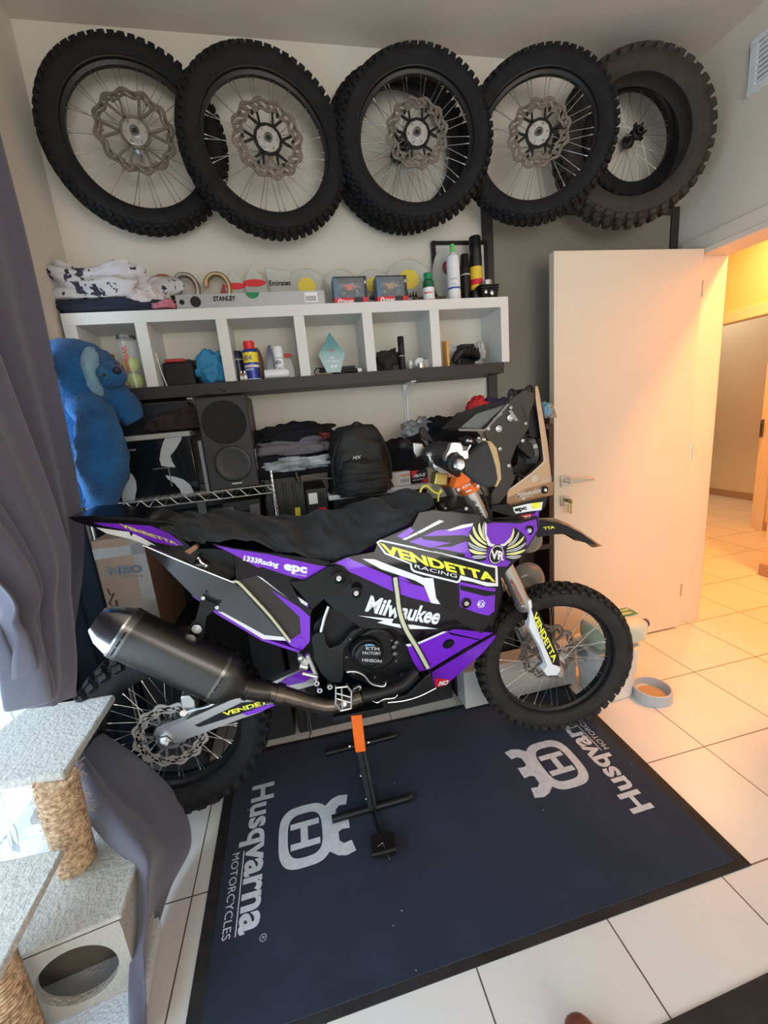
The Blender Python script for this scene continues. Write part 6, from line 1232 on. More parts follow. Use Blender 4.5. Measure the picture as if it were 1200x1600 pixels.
# ============================================================ WIRE RACK AND WHAT IT CARRIES
RACKY = .60
ra = Vector((-2.2159,0.6,1.1846)); rb_ = Vector((-1.5932,0.6,1.1868))
ZR = rb_.z+.028
rk = empty('wire_rack', (-1.85, .78, 0), 'chrome wire shelving rack behind the motorcycle', 'rack')
t = MB(); 
xa, xb = -2.29, rb_.x
for z in (ZR, ZR-.032): t.tube([(xa, RACKY, z), (xb, RACKY, z)], .0032, n=8).tube([(xa, .97, z), (xb, .97, z)], .0032, n=8).tube([(xb, RACKY, z), (xb, .97, z)], .0032, n=8)
n_ = 26
for k in range(n_): 
    u0 = xa+(xb-xa)*k/n_; u1 = xa+(xb-xa)*(k+1)/n_
    t.tube([(u0, RACKY, ZR if k % 2 else ZR-.032), (u1, RACKY, ZR-.032 if k % 2 else ZR)], .0022, n=6)
for k in range(24):
    x = xa+(xb-xa)*(k+.5)/24; t.tube([(x, RACKY, ZR), (x, .97, ZR)], .0016, n=5)
part_of(rk, t.build('wire_deck', CHROME))
for x, y in ((xb, RACKY), (xb, .97), (xa, .97), (xa, RACKY)):
    t = MB().cyl((x, y, 0), (x, y, ZR+.06), .0085, n=12)
    for k in range(14): t.lathe([(.0088, -.002), (.0098, 0), (.0088, .002)], o=(x, y, ZR+.05-k*.02), n=12)
    part_of(rk, t.build('rack_post', CHROME))
ZD = ZR+.004
# glossy black cabinet
GB = mat('black_glass_front', (.006, .008, .010), .06, coat=1)
xg0 = -2.20; xg1 = (-1.8917,0.66,1.2371)[0]; zg = (-1.9979,0.66,1.4647)[2]
cb = empty('glossy_cabinet', ((xg0+xg1)/2, .8, ZD), 'glossy black cabinet with a silver top edge standing on the wire rack', 'cabinet')
part_of(cb, MB().bx(xg0, xg1, .665, .96, ZD, zg-.022).build('cabinet_body', GB, bevel=.004))
part_of(cb, MB().bx(xg0-.01, xg1+.004, .655, .965, zg-.021, zg).build('cabinet_top', mat('silver_grey_plastic', (.36, .37, .36), .35), bevel=.004))
part_of(cb, MB().bx(xg1-.105, xg1-.101, .662, .665, ZD+.03, zg-.14).bx(xg1-.16, xg1-.10, .662, .665, zg-.140, zg-.136).build('cabinet_trim', DARKSTEEL))
t = MB(); put_text(t, 'SAMSUNG', (-2.1508,0.663,1.4072), (-2.0997,0.663,1.4068), (-2.1492,0.663,1.4145), 0, .02); part_of(cb, t.build('cabinet_logo', GREY_DECAL, smooth=0))
def reflection_shape(pts): return MB().prism(pts, (0, -.0015, 0))  # pale shapes are window reflections put onto the cabinet front as colour
part_of(cb, reflection_shape([(-2.1361,0.664,1.3222),(-2.1283,0.664,1.3074),(-2.1234,0.664,1.2869),(-2.1272,0.664,1.2552),(-2.1385,0.664,1.2264),(-2.1478,0.664,1.2032),(-2.1682,0.664,1.2018),(-2.1868,0.664,1.2084),(-2.1876,0.664,1.2307),(-2.1768,0.664,1.2564),(-2.1633,0.664,1.2778),(-2.1466,0.664,1.2976)]).build('painted_reflection', mat('reflection_grey', (.42, .44, .46), .5)))
part_of(cb, reflection_shape([(-1.9763,0.664,1.4539),(-1.9475,0.664,1.4608),(-1.9132,0.664,1.4614),(-1.9262,0.664,1.4314),(-1.9531,0.664,1.3968),(-1.978,0.664,1.3727),(-1.975,0.664,1.3495),(-1.9667,0.664,1.3246),(-1.9955,0.664,1.3298),(-2.0183,0.664,1.3364),(-2.0206,0.664,1.3625),(-2.0077,0.664,1.4005),(-1.9928,0.664,1.4303)]).build('painted_reflection', mat('reflection_grey', (.42, .44, .46), .5)))
part_of(cb, reflection_shape([(-2.011,0.664,1.2975),(-1.9756,0.664,1.2873),(-1.9455,0.664,1.2715),(-1.9259,0.664,1.2486),(-1.9175,0.664,1.2207),(-1.9241,0.664,1.206),(-1.9624,0.664,1.2057),(-1.9683,0.664,1.2353),(-1.9848,0.664,1.263),(-2.0049,0.664,1.2806)]).build('painted_reflection', mat('reflection_grey', (.42, .44, .46), .5)))
cloth_blob('dark_bundle', ((xg0+xg1)/2+.16, .76, zg+.035), (.17, .06, .055), mat('maroon_black_cloth', (.035, .018, .022), .85), 'dark maroon cloth bundle on the glossy black cabinet', 'cloth', 21, .3)
# thin grey panel
gp = [(-1.8612,0.64,1.4217),(-1.8462,0.64,1.4222),(-1.849,0.64,1.2115),(-1.8633,0.64,1.2071)]
T(MB().prism(gp, (0, .18, 0)).build('grey_panel', mat('grey_board', (.25, .27, .29), .5), bevel=.002), 'thin grey board standing between the glossy cabinet and the speaker', 'board')
# subwoofer
s0, s1, s2, s3 = [Vector(v) for v in [(-1.8374,0.6,1.5834),(-1.6481,0.6,1.5825),(-1.6455,0.6,1.2166),(-1.836,0.6,1.2129)]]
w_ = (s1-s0).length; x0 = (s0.x+s3.x)/2; x1 = (s1.x+s2.x)/2; zb = ZD+.002; zt = (s0.z+s1.z)/2
spk = empty('subwoofer', ((x0+x1)/2, .74, zb), 'tall black subwoofer with two round openings on the wire rack', 'speaker')
SPK = mat('speaker_black', (.022, .022, .024), .55, bump=.06, bscale=300)
part_of(spk, MB().bx(x0, x1, .60, .88, zb, zt).build('speaker_box', SPK, bevel=.004))
xc = (x0+x1)/2; ww = x1-x0; hh = zt-zb
c1 = Vector((xc, .598, zt-hh*.275)); c2 = Vector((xc+.006, .598, zb+hh*.27))
part_of(spk, MB().lathe([(0, -.003), (ww*.40, -.003), (ww*.425, -.006), (ww*.44, -.002), (ww*.44, .002)], o=c1, axis=(0, 1, 0), n=48).build('speaker_grille', mat('grille_cloth', (.018, .018, .020), .8, bump=.5, bscale=700)))
part_of(spk, MB().lathe([(ww*.38, .001), (ww*.37, -.003), (ww*.35, -.004), (ww*.30, -.0032), (ww*.24, -.002), (ww*.20, -.0015), (0, -.0015)], o=c2, axis=(0, 1, 0), n=48).build('bass_port', mat('port_black', (.008, .008, .009), .38)))
t = MB(); put_text(t, 'SAMSUNG', (xc-.01, .597, zb+.016), (xc+.03, .597, zb+.016), (xc-.01, .597, zb+.022), 0, .03); part_of(spk, t.build('speaker_logo', WHITE_DECAL, smooth=0))
part_of(spk, MB().bx(x1, x1+.001, .63, .72, zt-.20, zt-.05).build('energy_label', mat('dark_red_label', (.10, .03, .03), .5)), ) 
part_of(spk, MB().bx(x1, x1+.001, .63, .70, zt-.30, zt-.215).build('rating_label', GREY_DECAL))

# --- filler trunks added to keep the gaps behind the motorcycle dark
TRK = mat('trunk_black', (.018, .018, .020), .6, bump=.1, bscale=60)
def trunk(x0, x1, y0, y1, z0, z1, label, name='filler_trunk'):
    r = empty(name, ((x0+x1)/2, (y0+y1)/2, z0), label, 'trunk', 'black filler trunks behind the motorcycle')
    part_of(r, MB().bx(x0, x1, y0, y1, z0, z1-.05).build('trunk_body', TRK, bevel=.008)); part_of(r, MB().bx(x0-.008, x1+.008, y0-.008, y1+.008, z1-.049, z1).build('trunk_lid', TRK, bevel=.008))
    for x in (x0+.12, x1-.12): part_of(r, MB().bx(x-.02, x+.02, y0-.016, y0-.0085, z1-.09, z1-.02).build('latch', DARKSTEEL, bevel=.002))
XT = (-1.6285,0.62,1.1553)[0]-.035
trunk(-1.80, XT, .62, .95, .0, ZR-.05, 'black filler trunk added to darken the gap behind the exhaust')
trunk(XT+.018, -1.36, .62, .95, .0, .80, 'narrow black filler trunk added to darken the gap under the ribbed hard case')
trunk(-1.34, -.86, .62, .95, .0, .80, 'tall black filler trunk added to darken the gap behind the engine')
# cardboard box
bxp = [Vector(v) for v in [(-2.2657,0.5,1.1097),(-2.0871,0.5,1.0824),(-2.0631,0.5,0.7767),(-2.2537,0.5,0.807)]]
x0 = -2.245; x1 = -1.90
x0 = (-2.2628,0.5,1.0812)[0]; x1 = (-2.0889,0.5,1.0539)[0]
cz = (-2.1762,0.5,1.0982)[2]
cbx = empty('cardboard_box', ((x0+x1)/2, .66, .35), 'brown taped cardboard box with black lettering behind the exhaust', 'box')
part_of(cbx, MB().bx(x0, x1, .50, .86, cz-.44, cz).build('carton', CARD, bevel=.004))
t = MB(); e = [(-2.2325,0.4965,0.9627),(-2.1116,0.4965,0.9554),(-2.2309,0.4965,0.9928)]; put_text(t, 'NEO', e[0], e[1], e[2], 0, .05); e = [(-2.183,0.4965,0.9469),(-2.1151,0.4965,0.9378),(-2.1825,0.4965,0.9531)]; put_text(t, 'TOOLS', e[0], e[1], e[2], 0, .02)
e = [(-2.2444,0.498,0.91),(-2.2408,0.498,0.8819),(-2.2277,0.498,0.8887),(-2.2512,0.498,0.8516),(-2.2372,0.498,0.8257),(-2.2259,0.498,0.8607),(-2.224,0.498,0.8138)]; t.tube(e, .002, n=5)
part_of(cbx, t.build('box_print', BLACK_DECAL, smooth=0))
TAPE = mat('packing_tape', (.20, .15, .11), .15, coat=.7, bump=.25, bscale=30, alpha=.4)
part_of(cbx, MB().bx(x1-.045, x1+.001, .4975, .4995, cz-.44, cz).bx(x0, x1, .4975, .4992, cz-.07, cz-.03).build('tape', TAPE))
trunk(x0+.03, x1+.04, .54, .90, 0, cz-.445, 'low black filler trunk added to darken the gap under the lettered carton')
trunk(-2.27, -1.83, .915, .985, 0, ZR-.06, 'narrow tall black filler trunk added to darken the wall behind the lettered carton')
boxy('dark_box', xg0+.01, xg1-.02, .83, .97, zg+.001, 1.59, mat('blue_black_box', (.012, .016, .024), .5), 'large blue black box on the glossy cabinet under the shelf', 'box')
# --- cases, bags and clothes in the middle, all standing on the trunks
ZC1 = .802
HC = mat('hard_case_black', (.016, .017, .018), .5, bump=.08, bscale=120)
def hcase(x0, x1, y0, y1, z0, z1, label, stick):
    r = empty('hard_case', ((x0+x1)/2, (y0+y1)/2, z0), label, 'case', 'black hard cases beside the speaker')
    t = MB().bx(x0, x1, y0, y1, z0, z1)
    for k in range(3): x = x0+(x1-x0)*(k+1)/4; t.bx(x-.006, x+.006, y0-.005, y0, z0+.02, z1-.02)
    part_of(r, t.build('case_shell', HC, bevel=.006))
    for nm, q, m in stick: part_of(r, MB().prism(q, (0, -.001, 0)).build(nm, m))
xh0 = (-1.6285,0.62,1.1553)[0]; xh1 = (-1.4684,0.62,1.1343)[0]; xh2 = (-1.3757,0.62,1.1222)[0]
zc_t = (-1.5507,0.62,1.2369)[2]
CYL = mat('label_yellow', (.75, .60, .05), .4)
zs = (-1.5765,0.62,1.0548)[2]-.05
hcase(xh0, xh1-.004, .62, .90, zs, zc_t, 'black ribbed hard case with a small yellow label next to the rack', (('yellow_label', [(-1.5178,0.614,1.1045),(-1.4964,0.614,1.1039),(-1.4987,0.614,1.0617),(-1.5213,0.614,1.0625)], CYL),))
hcase(xh1+.004, xh2, .62, .90, zs, (-1.4188,0.62,1.1748)[2], 'black hard case with a white and a red label', (('white_label', [(-1.4542,0.614,1.158),(-1.4178,0.614,1.158),(-1.418,0.614,1.1111),(-1.4558,0.614,1.1102)], WHITE_DECAL), ('red_label', [(-1.4193,0.614,1.0911),(-1.3869,0.614,1.0915),(-1.384,0.614,1.0577),(-1.4191,0.614,1.0554)], RED)))
t = MB(); put_text(t, 'IP', *[(-1.4426,0.612,1.1253),(-1.4243,0.612,1.1252),(-1.4419,0.612,1.1486)], 0, .04)
T(MB().bx(xh0-.01, xh2+.02, .64, .93, .803, zs-.002).build('case_stand', TRK, bevel=.004), 'low black stand under the two hard cases', 'stand') if zs > .85 else None
cloth_blob('black_bag', ((-1.5299,0.66,1.2297)[0]+.02, .74, zc_t+.03), (.20, .10, .07), CLOTH, 'flat black bag lying on the hard cases under the clothes', 'bag', 31, .2, sq=.6)
T(MB().tube([(-1.4748,0.6,1.1847),(-1.4714,0.6,1.2355),(-1.4085,0.6,1.22),(-1.3301,0.6,1.2106)], .0035, n=8, smooth=2).tube([(-1.5007,0.6,1.239),(-1.4882,0.6,1.2091),(-1.4931,0.6,1.2549)], .004, n=6).build('bag_buckle', DARKSTEEL), 'metal buckle strap on the flat black bag', 'buckle')
cloth_blob('denim_shirt', ((-1.499,0.66,1.2897)[0], .73, (-1.5001,0.66,1.2818)[2]), (.175, .115, .048), mat('pale_denim', (.50, .56, .60), .85, var=.55, vscale=14), 'pale white and blue shirt sandwiched in the clothes pile', 'shirt', 33, .35)
cloth_blob('grey_jacket', ((-1.4961,0.66,1.3521)[0], .74, (-1.4964,0.66,1.3499)[2]), (.18, .105, .055), mat('ash_grey_cloth', (.13, .125, .14), .85), 'grey folded jacket in the clothes pile', 'jacket', 35, .3)
cloth_blob('black_jacket', ((-1.494,0.66,1.4082)[0], .76, (-1.4947,0.66,1.4026)[2]), (.185, .10, .052), CLOTH, 'black jacket on top of the clothes pile beside the speaker', 'jacket', 37, .3)
cloth_blob('red_black_gloves', ((-1.3657,0.66,1.3957)[0], .72, (-1.3664,0.66,1.3901)[2]), (.05, .05, .03), mat('dark_red_cloth', (.22, .03, .03), .8, var=.8, vscale=30), 'small dark red and black glove on the clothes pile', 'glove', 39, .35)
# backpack
bpk = empty('backpack', (-1.2268,0.66,1.1083), 'black backpack with a domed top and a small white logo', 'backpack')
c = Vector((-1.2158,0.68,1.2744))
hb_ = ((-1.2082,0.6,1.4314)[2]-(-1.2409,0.6,1.1223)[2])/2; wb_ = ((-1.1032,0.6,1.1859)[0]-(-1.3659,0.6,1.2172)[0])/2
def bag_shape(mb, c, w, d, h, seed):
    def F(u, v):
        a = 2*pi*u; z = -1+2*v
        k = (1-max(0, z)**2.6*.75)**.5 if z < 1 else .5
        k *= (1+.10*max(0, -z))
        if z < -.97 or v == 0: k *= .75
        if v == 1: k = .02
        ex = math.copysign(abs(cos(a))**.65, cos(a))*w*k; ey = math.copysign(abs(sin(a))**.65, sin(a))*d*k
        n = mnoise.noise(Vector((ex*14, ey*14, z*4+seed)))*.014+mnoise.noise(Vector((ex*40, ey*40, z*9+seed)))*.006
        return c+Vector((ex*(1+n*6), ey*(1+n*8)-.0, z*h+n*.3))
    return mb.grid(F, 64, 40, True)
part_of(bpk, bag_shape(MB(), c, wb_, .11, hb_, 3).build('bag_body', mat('backpack_nylon', (.015, .016, .018), .6, bump=.2, bscale=400), smooth=60))
part_of(bpk, bag_shape(MB(), c+Vector((-.0, -.07, -hb_*.38)), wb_*.84, .075, hb_*.50, 9).build('front_pocket', mat('backpack_nylon', (.015, .016, .018), .6), smooth=60))
t = MB(); put_text(t, 'MX', *[Vector(v) for v in [(-1.2624,0.512,1.2898),(-1.2293,0.512,1.2905),(-1.2564,0.512,1.3043)]], 0, .02); part_of(bpk, t.build('logo', GREY_DECAL, smooth=0))
for sg in (-1, 1): part_of(bpk, MB().tube([c+Vector((sg*wb_*.62, -.105, hb_*.70)), c+Vector((sg*wb_*.92, -.10, hb_*.1)), c+Vector((sg*wb_*.95, -.09, -hb_*.6))], .006, smooth=4, n=8).build('strap', mat('strap_black', (.01, .01, .01), .7)))
part_of(bpk, MB().tube([c+Vector((-.02, -.05, hb_*.96)), c+Vector((0, -.06, hb_*1.04)), c+Vector((.03, -.05, hb_*.95))], .005, smooth=4).build('grab_loop', mat('strap_black', (.01, .01, .01), .7)))
# white tray shelf and the boxes on it
tp = [(-1.3731,0.58,1.1333),(-0.9092,0.58,1.1471),(-0.9106,0.58,1.1267),(-1.3725,0.58,1.1193)]
ztr = (-1.0331,0.58,1.1419)[2]; xt0 = (-1.3737,0.58,1.1288)[0]; xt1 = (-0.9073,0.58,1.1384)[0]
ty = empty('storage_tote', ((xt0+xt1)/2, .76, .0), 'wide dark tote with a white lid under the backpack', 'tote')
part_of(ty, MB().bx(xt0, xt1, .58, .97, ztr-.022, ztr).build('tote_lid', mat('tote_white', (.62, .66, .68), .4), bevel=.006))
part_of(ty, MB().bx(xt0+.02, xt1-.02, .60, .96, .804, ztr-.0225).build('tote_body', BLACK, bevel=.008))
T(MB().bx(-.84, -.50, .62, .95, 0, .80).build('filler_trunk', TRK, bevel=.008), 'plain black filler chest on the floor behind the front of the motorcycle', 'chest')
xw0 = (-1.1049,0.62,1.1837)[0]; xw1 = (-0.9937,0.62,1.1704)[0]; xw2 = (-0.9137,0.62,1.1609)[0]; hw = (-1.0419,0.62,1.2027)[2]
wb = empty('parts_box', ((xw0+xw1)/2, .66, ztr), 'small white cardboard box with orange print on the white lid', 'box')
part_of(wb, MB().bx(xw0, xw1-.002, .62, .70, ztr+.0005, hw).build('box_card', mat('white_card', (.66, .64, .62), .6), bevel=.001))
t = MB(); put_text(t, 'PARTS', *[Vector((xw0+(xw1-xw0)*a_, .6195, ztr+(hw-ztr)*b__)) for a_, b__ in ((.55, .62), (.95, .62), (.55, .82))], 0, .04)
for k in range(10): t.mat(1).bx(xw0+(xw1-xw0)*(.57+k*.036), xw0+(xw1-xw0)*(.58+k*.036), .619, .6198, ztr+(hw-ztr)*.2, ztr+(hw-ztr)*.45)
part_of(wb, t.build('box_print', [mat('orange_print', (.8, .25, .05), .5), BLACK_DECAL], smooth=0))
rb2 = empty('parts_box', ((xw1+xw2)/2, .66, ztr), 'small black and red parts box beside the white one', 'box')
part_of(rb2, MB().mat(0).bx(xw1+.002, xw2, .62, .70, ztr+.0005, hw).build('box_card', BLACK, bevel=.002))
t = MB(); q = lambda u, w: (xw1+(xw2-xw1)*u, .6192, ztr+(hw-ztr)*w)
t.mat(0).prism([q(.04, .97), q(.5, .97), q(.04, .45)], (0, -.0005, 0)).prism([q(.96, .05), q(.55, .05), q(.96, .4)], (0, -.0005, 0)); put_text(t, 'PRO-X', q(.15, .45), q(.85, .5), q(.2, .68), 1, .05); put_text(t, 'REPLACEMENT', q(.1, .2), q(.8, .25), q(.1, .32), 1)
part_of(rb2, t.build('box_print', [RED, WHITE_DECAL], smooth=0))
# dark bundle, plastic bag, jackets behind the bar
cloth_blob('black_bundle', ((-0.9968,0.68,1.2504)[0], .74, (-0.9973,0.68,1.2444)[2]), (.13, .09, .10), CLOTH, 'black cloth bundle right of the backpack above the small boxes', 'bundle', 41, .25)
cloth_blob('plastic_bag', ((-0.8897,0.76,1.3538)[0], .80, (-0.8911,0.76,1.3351)[2]), (.085, .07, .085), mat('grey_film', (.22, .24, .26), .15, alpha=.8, coat=1, bump=.6, bscale=25), 'crinkled grey see-through plastic bag behind the handlebar', 'plastic bag', 43, .35)
cloth_blob('black_jacket', ((-0.7387,0.74,1.3648)[0], .78, (-0.7402,0.74,1.3397)[2]), (.14, .09, .085), CLOTH, 'black jacket heaped behind the handlebar and the tower', 'jacket', 45, .3)
cloth_blob('red_cloth', ((-0.5654,0.8,1.4461)[0], .82, (-0.566,0.8,1.4333)[2]), (.06, .05, .065), mat('bright_red_cloth', (.55, .02, .03), .7), 'bright red cloth showing above the navigation tower', 'cloth', 47, .3)
cloth_blob('navy_cloth', ((-0.4684,0.8,1.464)[0], .80, (-0.4697,0.8,1.425)[2]), (.075, .05, .065), mat('navy_cloth2', (.02, .02, .05), .8), 'dark navy cloth beside the bright red one', 'cloth', 49, .3)
# tall dark rack at the door side
kx0, kx1 = -.47, (-0.2754,0.62,1.0998)[0]
zk = (-0.2991,0.62,1.3447)[2]
drk = empty('dark_shelving', ((kx0+kx1)/2, .8, 0), 'dark brown shelving tower between the motorcycle and the door', 'shelving')
DW = mat('dark_walnut', (.045, .022, .014), .5)
part_of(drk, MB().bx(kx1-.025, kx1, .62, .76, 0, zk).build('side_board', DW, bevel=.002)); part_of(drk, MB().bx(kx0, kx0+.025, .62, .93, 0, zk).build('side_board', DW, bevel=.002))
for z in (.03, .42, .74, .79+.32, zk-.012): part_of(drk, MB().bx(kx0+.025, kx1-.025, .62, .76, z-.012, z+.012).build('shelf_board', DW))
part_of(drk, MB().bx(kx0+.025, kx1-.025, .755, .76, .05, zk-.03).build('back_board', DW))
cloth_blob('blue_bag', ((-0.2885,0.66,1.3848)[0], .68, zk+.055), (.022, .04, .05), mat('light_blue_film', (.20, .42, .60), .4), 'light blue plastic bag on the dark shelving', 'bag', 51, .3)
cloth_blob('clear_bag', ((-0.2654,0.66,1.37)[0]-.005, .67, zk+.045), (.026, .04, .042), mat('amber_film', (.40, .32, .24), .2, coat=.8), 'shiny brownish plastic bag at the top of the dark shelving', 'bag', 53, .3)
CLB = mat('clear_bowl', (.50, .50, .46), .08, alpha=.45, coat=1)
for k, (q, r, lab) in enumerate((((-0.4403,0.54,0.8064), .070, 'round clear plastic bowl, upper of two under the front mudguard'), ((-0.4529,0.54,0.5856), .098, 'larger round clear plastic bowl, lower of two behind the front tyre'))):
    o = MB().lathe([(0, -.045), (r*.45, -.044), (r*.8, -.032), (r*.97, -.010), (r, 0), (r*1.03, .004), (r*1.03, .010), (r*.98, .010)], o=(0, 0, 0), axis=(0, 1, 0), n=48).build('clear_bowl', CLB)
    o.location = (q[0], q[1]+.04, q[2]); T(o, lab, 'bowl', 'clear bowls by the door')

# ============================================================ FLOOR OBJECTS BY THE DOOR
WB = mat('bin_white', (.76, .74, .69), .45)
q = [Vector(v) for v in [(-0.1554,0.5276,0),(-0.0376,0.3324,0),(0.0227,0.3596,0)]]
bc_ = Vector((-0.0961,0.4184,0)); 
bin_ = empty('food_bin', (-.115, .42, 0), 'white plastic pet food bin behind the front tyre', 'bin')
def rsec(cx, cy, z, a, b, e=.45, n=40): return [Vector((cx+math.copysign(abs(cos(t_))**e, cos(t_))*a, cy+math.copysign(abs(sin(t_))**e, sin(t_))*b, z)) for t_ in [2*pi*i/n for i in range(n)]]
bx_, by_ = -.115, .43
t = MB(); loft(t, [rsec(bx_, by_, 0.0, .095, .085), rsec(bx_, by_, .012, .102, .092), rsec(bx_, by_, .13, .108, .098), rsec(bx_, by_, .14, .114, .104), rsec(bx_, by_, .25, .118, .108), rsec(bx_, by_, .262, .124, .114), rsec(bx_, by_, .272, .124, .114)])
part_of(bin_, t.build('bin_body', WB, smooth=40))
part_of(bin_, MB().prism([(bx_-.125, by_-.02, .20), (bx_-.125, by_-.02, .25), (bx_-.118, by_+.05, .25), (bx_-.118, by_+.05, .2)], (-.006, 0, 0)).build('bin_clip', mat('bin_grey', (.30, .32, .34), .5)))
jg = empty('jug', (-.09, .42, .275), 'translucent jug of green liquid lying on the white bin', 'jug')
JP = mat('jug_plastic', (.74, .80, .68), .25, alpha=.72, coat=.3)
def jsec(x, k, n=32, lo=0.): return [Vector((x, by_-.01+.085*k*math.copysign(abs(cos(t_))**.5, cos(t_)), .335+.058*k*math.copysign(abs(sin(t_))**.5, sin(t_)))) for t_ in [2*pi*i/n for i in range(n)]]
part_of(jg, loft(MB(), [jsec(-.22, .75), jsec(-.21, .95), jsec(-.14, 1), jsec(-.02, 1), jsec(.03, .92), jsec(.065, .6), jsec(.08, .35)]).build('jug_body', JP, smooth=50))
part_of(jg, loft(MB(), [[Vector((v.x, v.y, min(v.z, .322))) for v in s_] for s_ in (jsec(-.215, .72), jsec(-.20, .93), jsec(-.14, .97), jsec(-.02, .97), jsec(.02, .9))]).build('green_liquid', mat('green_liquid', (.10, .60, .32), .2)))
part_of(jg, MB().cyl((.08, by_-.01, .335), (.105, by_-.01, .335), .020, n=20).build('jug_cap', mat('navy_cap', (.02, .03, .12), .5)))
lb = (0.0134,0.4532,0.396); lx, ly = lb[0]-.01, lb[1]
t = MB().mat(0).box((lx, ly, .3945), (.10, .075, .001)); t.mat(1)
put_text(t, 'COOLANT', (lx-.045, ly+.010, .3955), (lx+.045, ly+.010, .3955), (lx-.045, ly+.028, .3955), 1, .04); put_text(t, 'GREEN', (lx-.03, ly-.022, .3955), (lx+.03, ly-.022, .3955), (lx-.03, ly-.004, .3955), 1, .04)
part_of(jg, t.build('jug_label', [mat('label_green', (.03, .25, .16), .4), mat('label_yellow2', (.8, .75, .3), .4)], smooth=0))
tub = empty('storage_tub', (.06, .60, 0), 'beige plastic tub with a dark lid clip behind the jug', 'tub')
t = MB(); loft(t, [rsec(.055, .60, 0, .060, .055), rsec(.055, .60, .012, .066, .060), rsec(.055, .60, .11, .072, .066)])
part_of(tub, t.build('tub_body', mat('beige_plastic', (.52, .40, .26), .5), smooth=40))
t = MB(); loft(t, [rsec(.055, .60, .111, .074, .068), rsec(.055, .60, .14, .072, .066), rsec(.055, .60, .20, .056, .052)])
part_of(tub, t.build('tub_lid', mat('tan_film', (.55, .42, .28), .25, alpha=.7, coat=.6), smooth=40)); part_of(tub, MB().tube([(.115, .56, .10), (.125, .56, .14), (.115, .57, .20)], .005, n=8, smooth=3).build('tub_handle', DARKSTEEL))
bw = Vector((0.0557,0.3194,0.02))
bwl = empty('pet_bowl', (.02, .31, 0), 'light grey round pet bowl on the tiles beside the bin', 'bowl')
GBW = mat('bowl_grey', (.42, .45, .47), .4)
bwl.location = (bw.x, bw.y, 0)
MB().lathe([(0, .012), (.060, .012), (.072, .018), (.076, .052), (.080, .054), (.084, .052), (.088, .0), (.086, 0), (0, 0)], n=56).build('bowl_body', GBW, bwl)
MB().lathe([(0, .016), (.040, .017), (.062, .0145)], n=36).build('bowl_contents', mat('kibble_dust', (.45, .30, .18), .8, bump=.5, bscale=150), bwl)
# low white drawer front behind the front wheel
x0, x1 = -.93, -.14
wd2 = empty('low_drawer', (-.53, .57, 0), 'low glossy white drawer box on the floor behind the front wheel', 'drawer box')
part_of(wd2, MB().bx(-.84, -.23, .50, .60, .02, .22).build('drawer_body', mat('gloss_white_panel', (.55, .54, .52), .12, coat=.5), bevel=.003))
part_of(wd2, MB().bx(-.82, -.25, .51, .59, 0, .0195).build('drawer_plinth', BLACK))

# ============================================================ BLUE PLUSH TOY (plain stuffed sloth)
PLB = mat('blue_plush', (.010, .12, .34), .95, bump=1., bscale=160, var=.4, vscale=14, sheen=.12)
PLL = mat('pale_blue_plush', (.22, .40, .52), .95, bump=.9, bscale=160, sheen=.1)
YP = .60
pl = empty('plush_toy', (-2.2367,0.55,1.2222), 'large blue fluffy plush animal hanging at the left end of the shelves', 'plush toy')
def furry(mb):
    out = []
    for v in mb.v:
        w = Vector(v); n_ = mnoise.noise(w*60)*.006+mnoise.noise(w*25)*.006
        out.append(tuple(w+Vector((n_, n_, n_*.8))))
    mb.v = out; return mb
hc = Vector((-2.1997,0.58,1.7273)); body_c = Vector((-2.2339,0.58,1.5421))
part_of(pl, furry(MB().blob(hc+Vector((-.015, 0, -.045)), (.145, .12, .132), n=(56, 40))).build('head', PLB, smooth=180))
part_of(pl, furry(MB().blob((-2.1275,0.53,1.6879), (.030, .070, .085), n=(30, 22))).build('face_patch', PLL, smooth=180), )
part_of(pl, furry(MB().blob((-2.0872,0.475,1.6747), (.018, .016, .024), n=(20, 14))).build('eye_patch', mat('deep_blue_plush', (.03, .13, .28), .95), smooth=180))
part_of(pl, MB().blob((-2.0747,0.455,1.6691), .006, n=(14, 10)).build('eye', GLOSS_BLACK))
part_of(pl, furry(MB().blob((-2.0829,0.53,1.6752), (.050, .050, .044), n=(24, 16))).build('muzzle', PLB, smooth=180))
part_of(pl, MB().blob((-2.046,0.495,1.6862), (.013, .016, .013), n=(14, 10)).build('nose', mat('nose_black', (.02, .02, .03), .5)))
part_of(pl, furry(MB().tube([body_c+Vector((-.01, .03, .10)), body_c+Vector((-.01, .03, 0)), body_c+Vector((-.01, .03, -.14)), (-2.2599,0.6,1.2097)], [.095, .11, .10, .05], smooth=8, n=28)).build('body', PLB, smooth=180))
part_of(pl, furry(MB().tube([(-2.1997,0.53,1.5959),(-2.1498,0.5,1.5412),(-2.1428,0.48,1.4496),(-2.1587,0.48,1.3413),(-2.1931,0.5,1.2376)], [.05, .062, .075, .080, .045], smooth=8, n=24).blob((-2.1931,0.5,1.2376), (.05, .05, .045), n=(20, 14))).build('arm', PLB, smooth=180))
part_of(pl, furry(MB().tube([(-2.1416,0.6,1.6381),(-2.1036,0.62,1.5845),(-2.0736,0.64,1.5199)], [.06, .065, .04], smooth=8, n=24)).build('arm', PLB, smooth=180))
part_of(pl, furry(MB().tube([(-2.2167,0.6,1.4796),(-2.2668,0.58,1.397),(-2.2867,0.58,1.3093),(-2.289,0.58,1.2453)], [.05, .062, .062, .04], smooth=8, n=24)).build('leg', PLB, smooth=180))

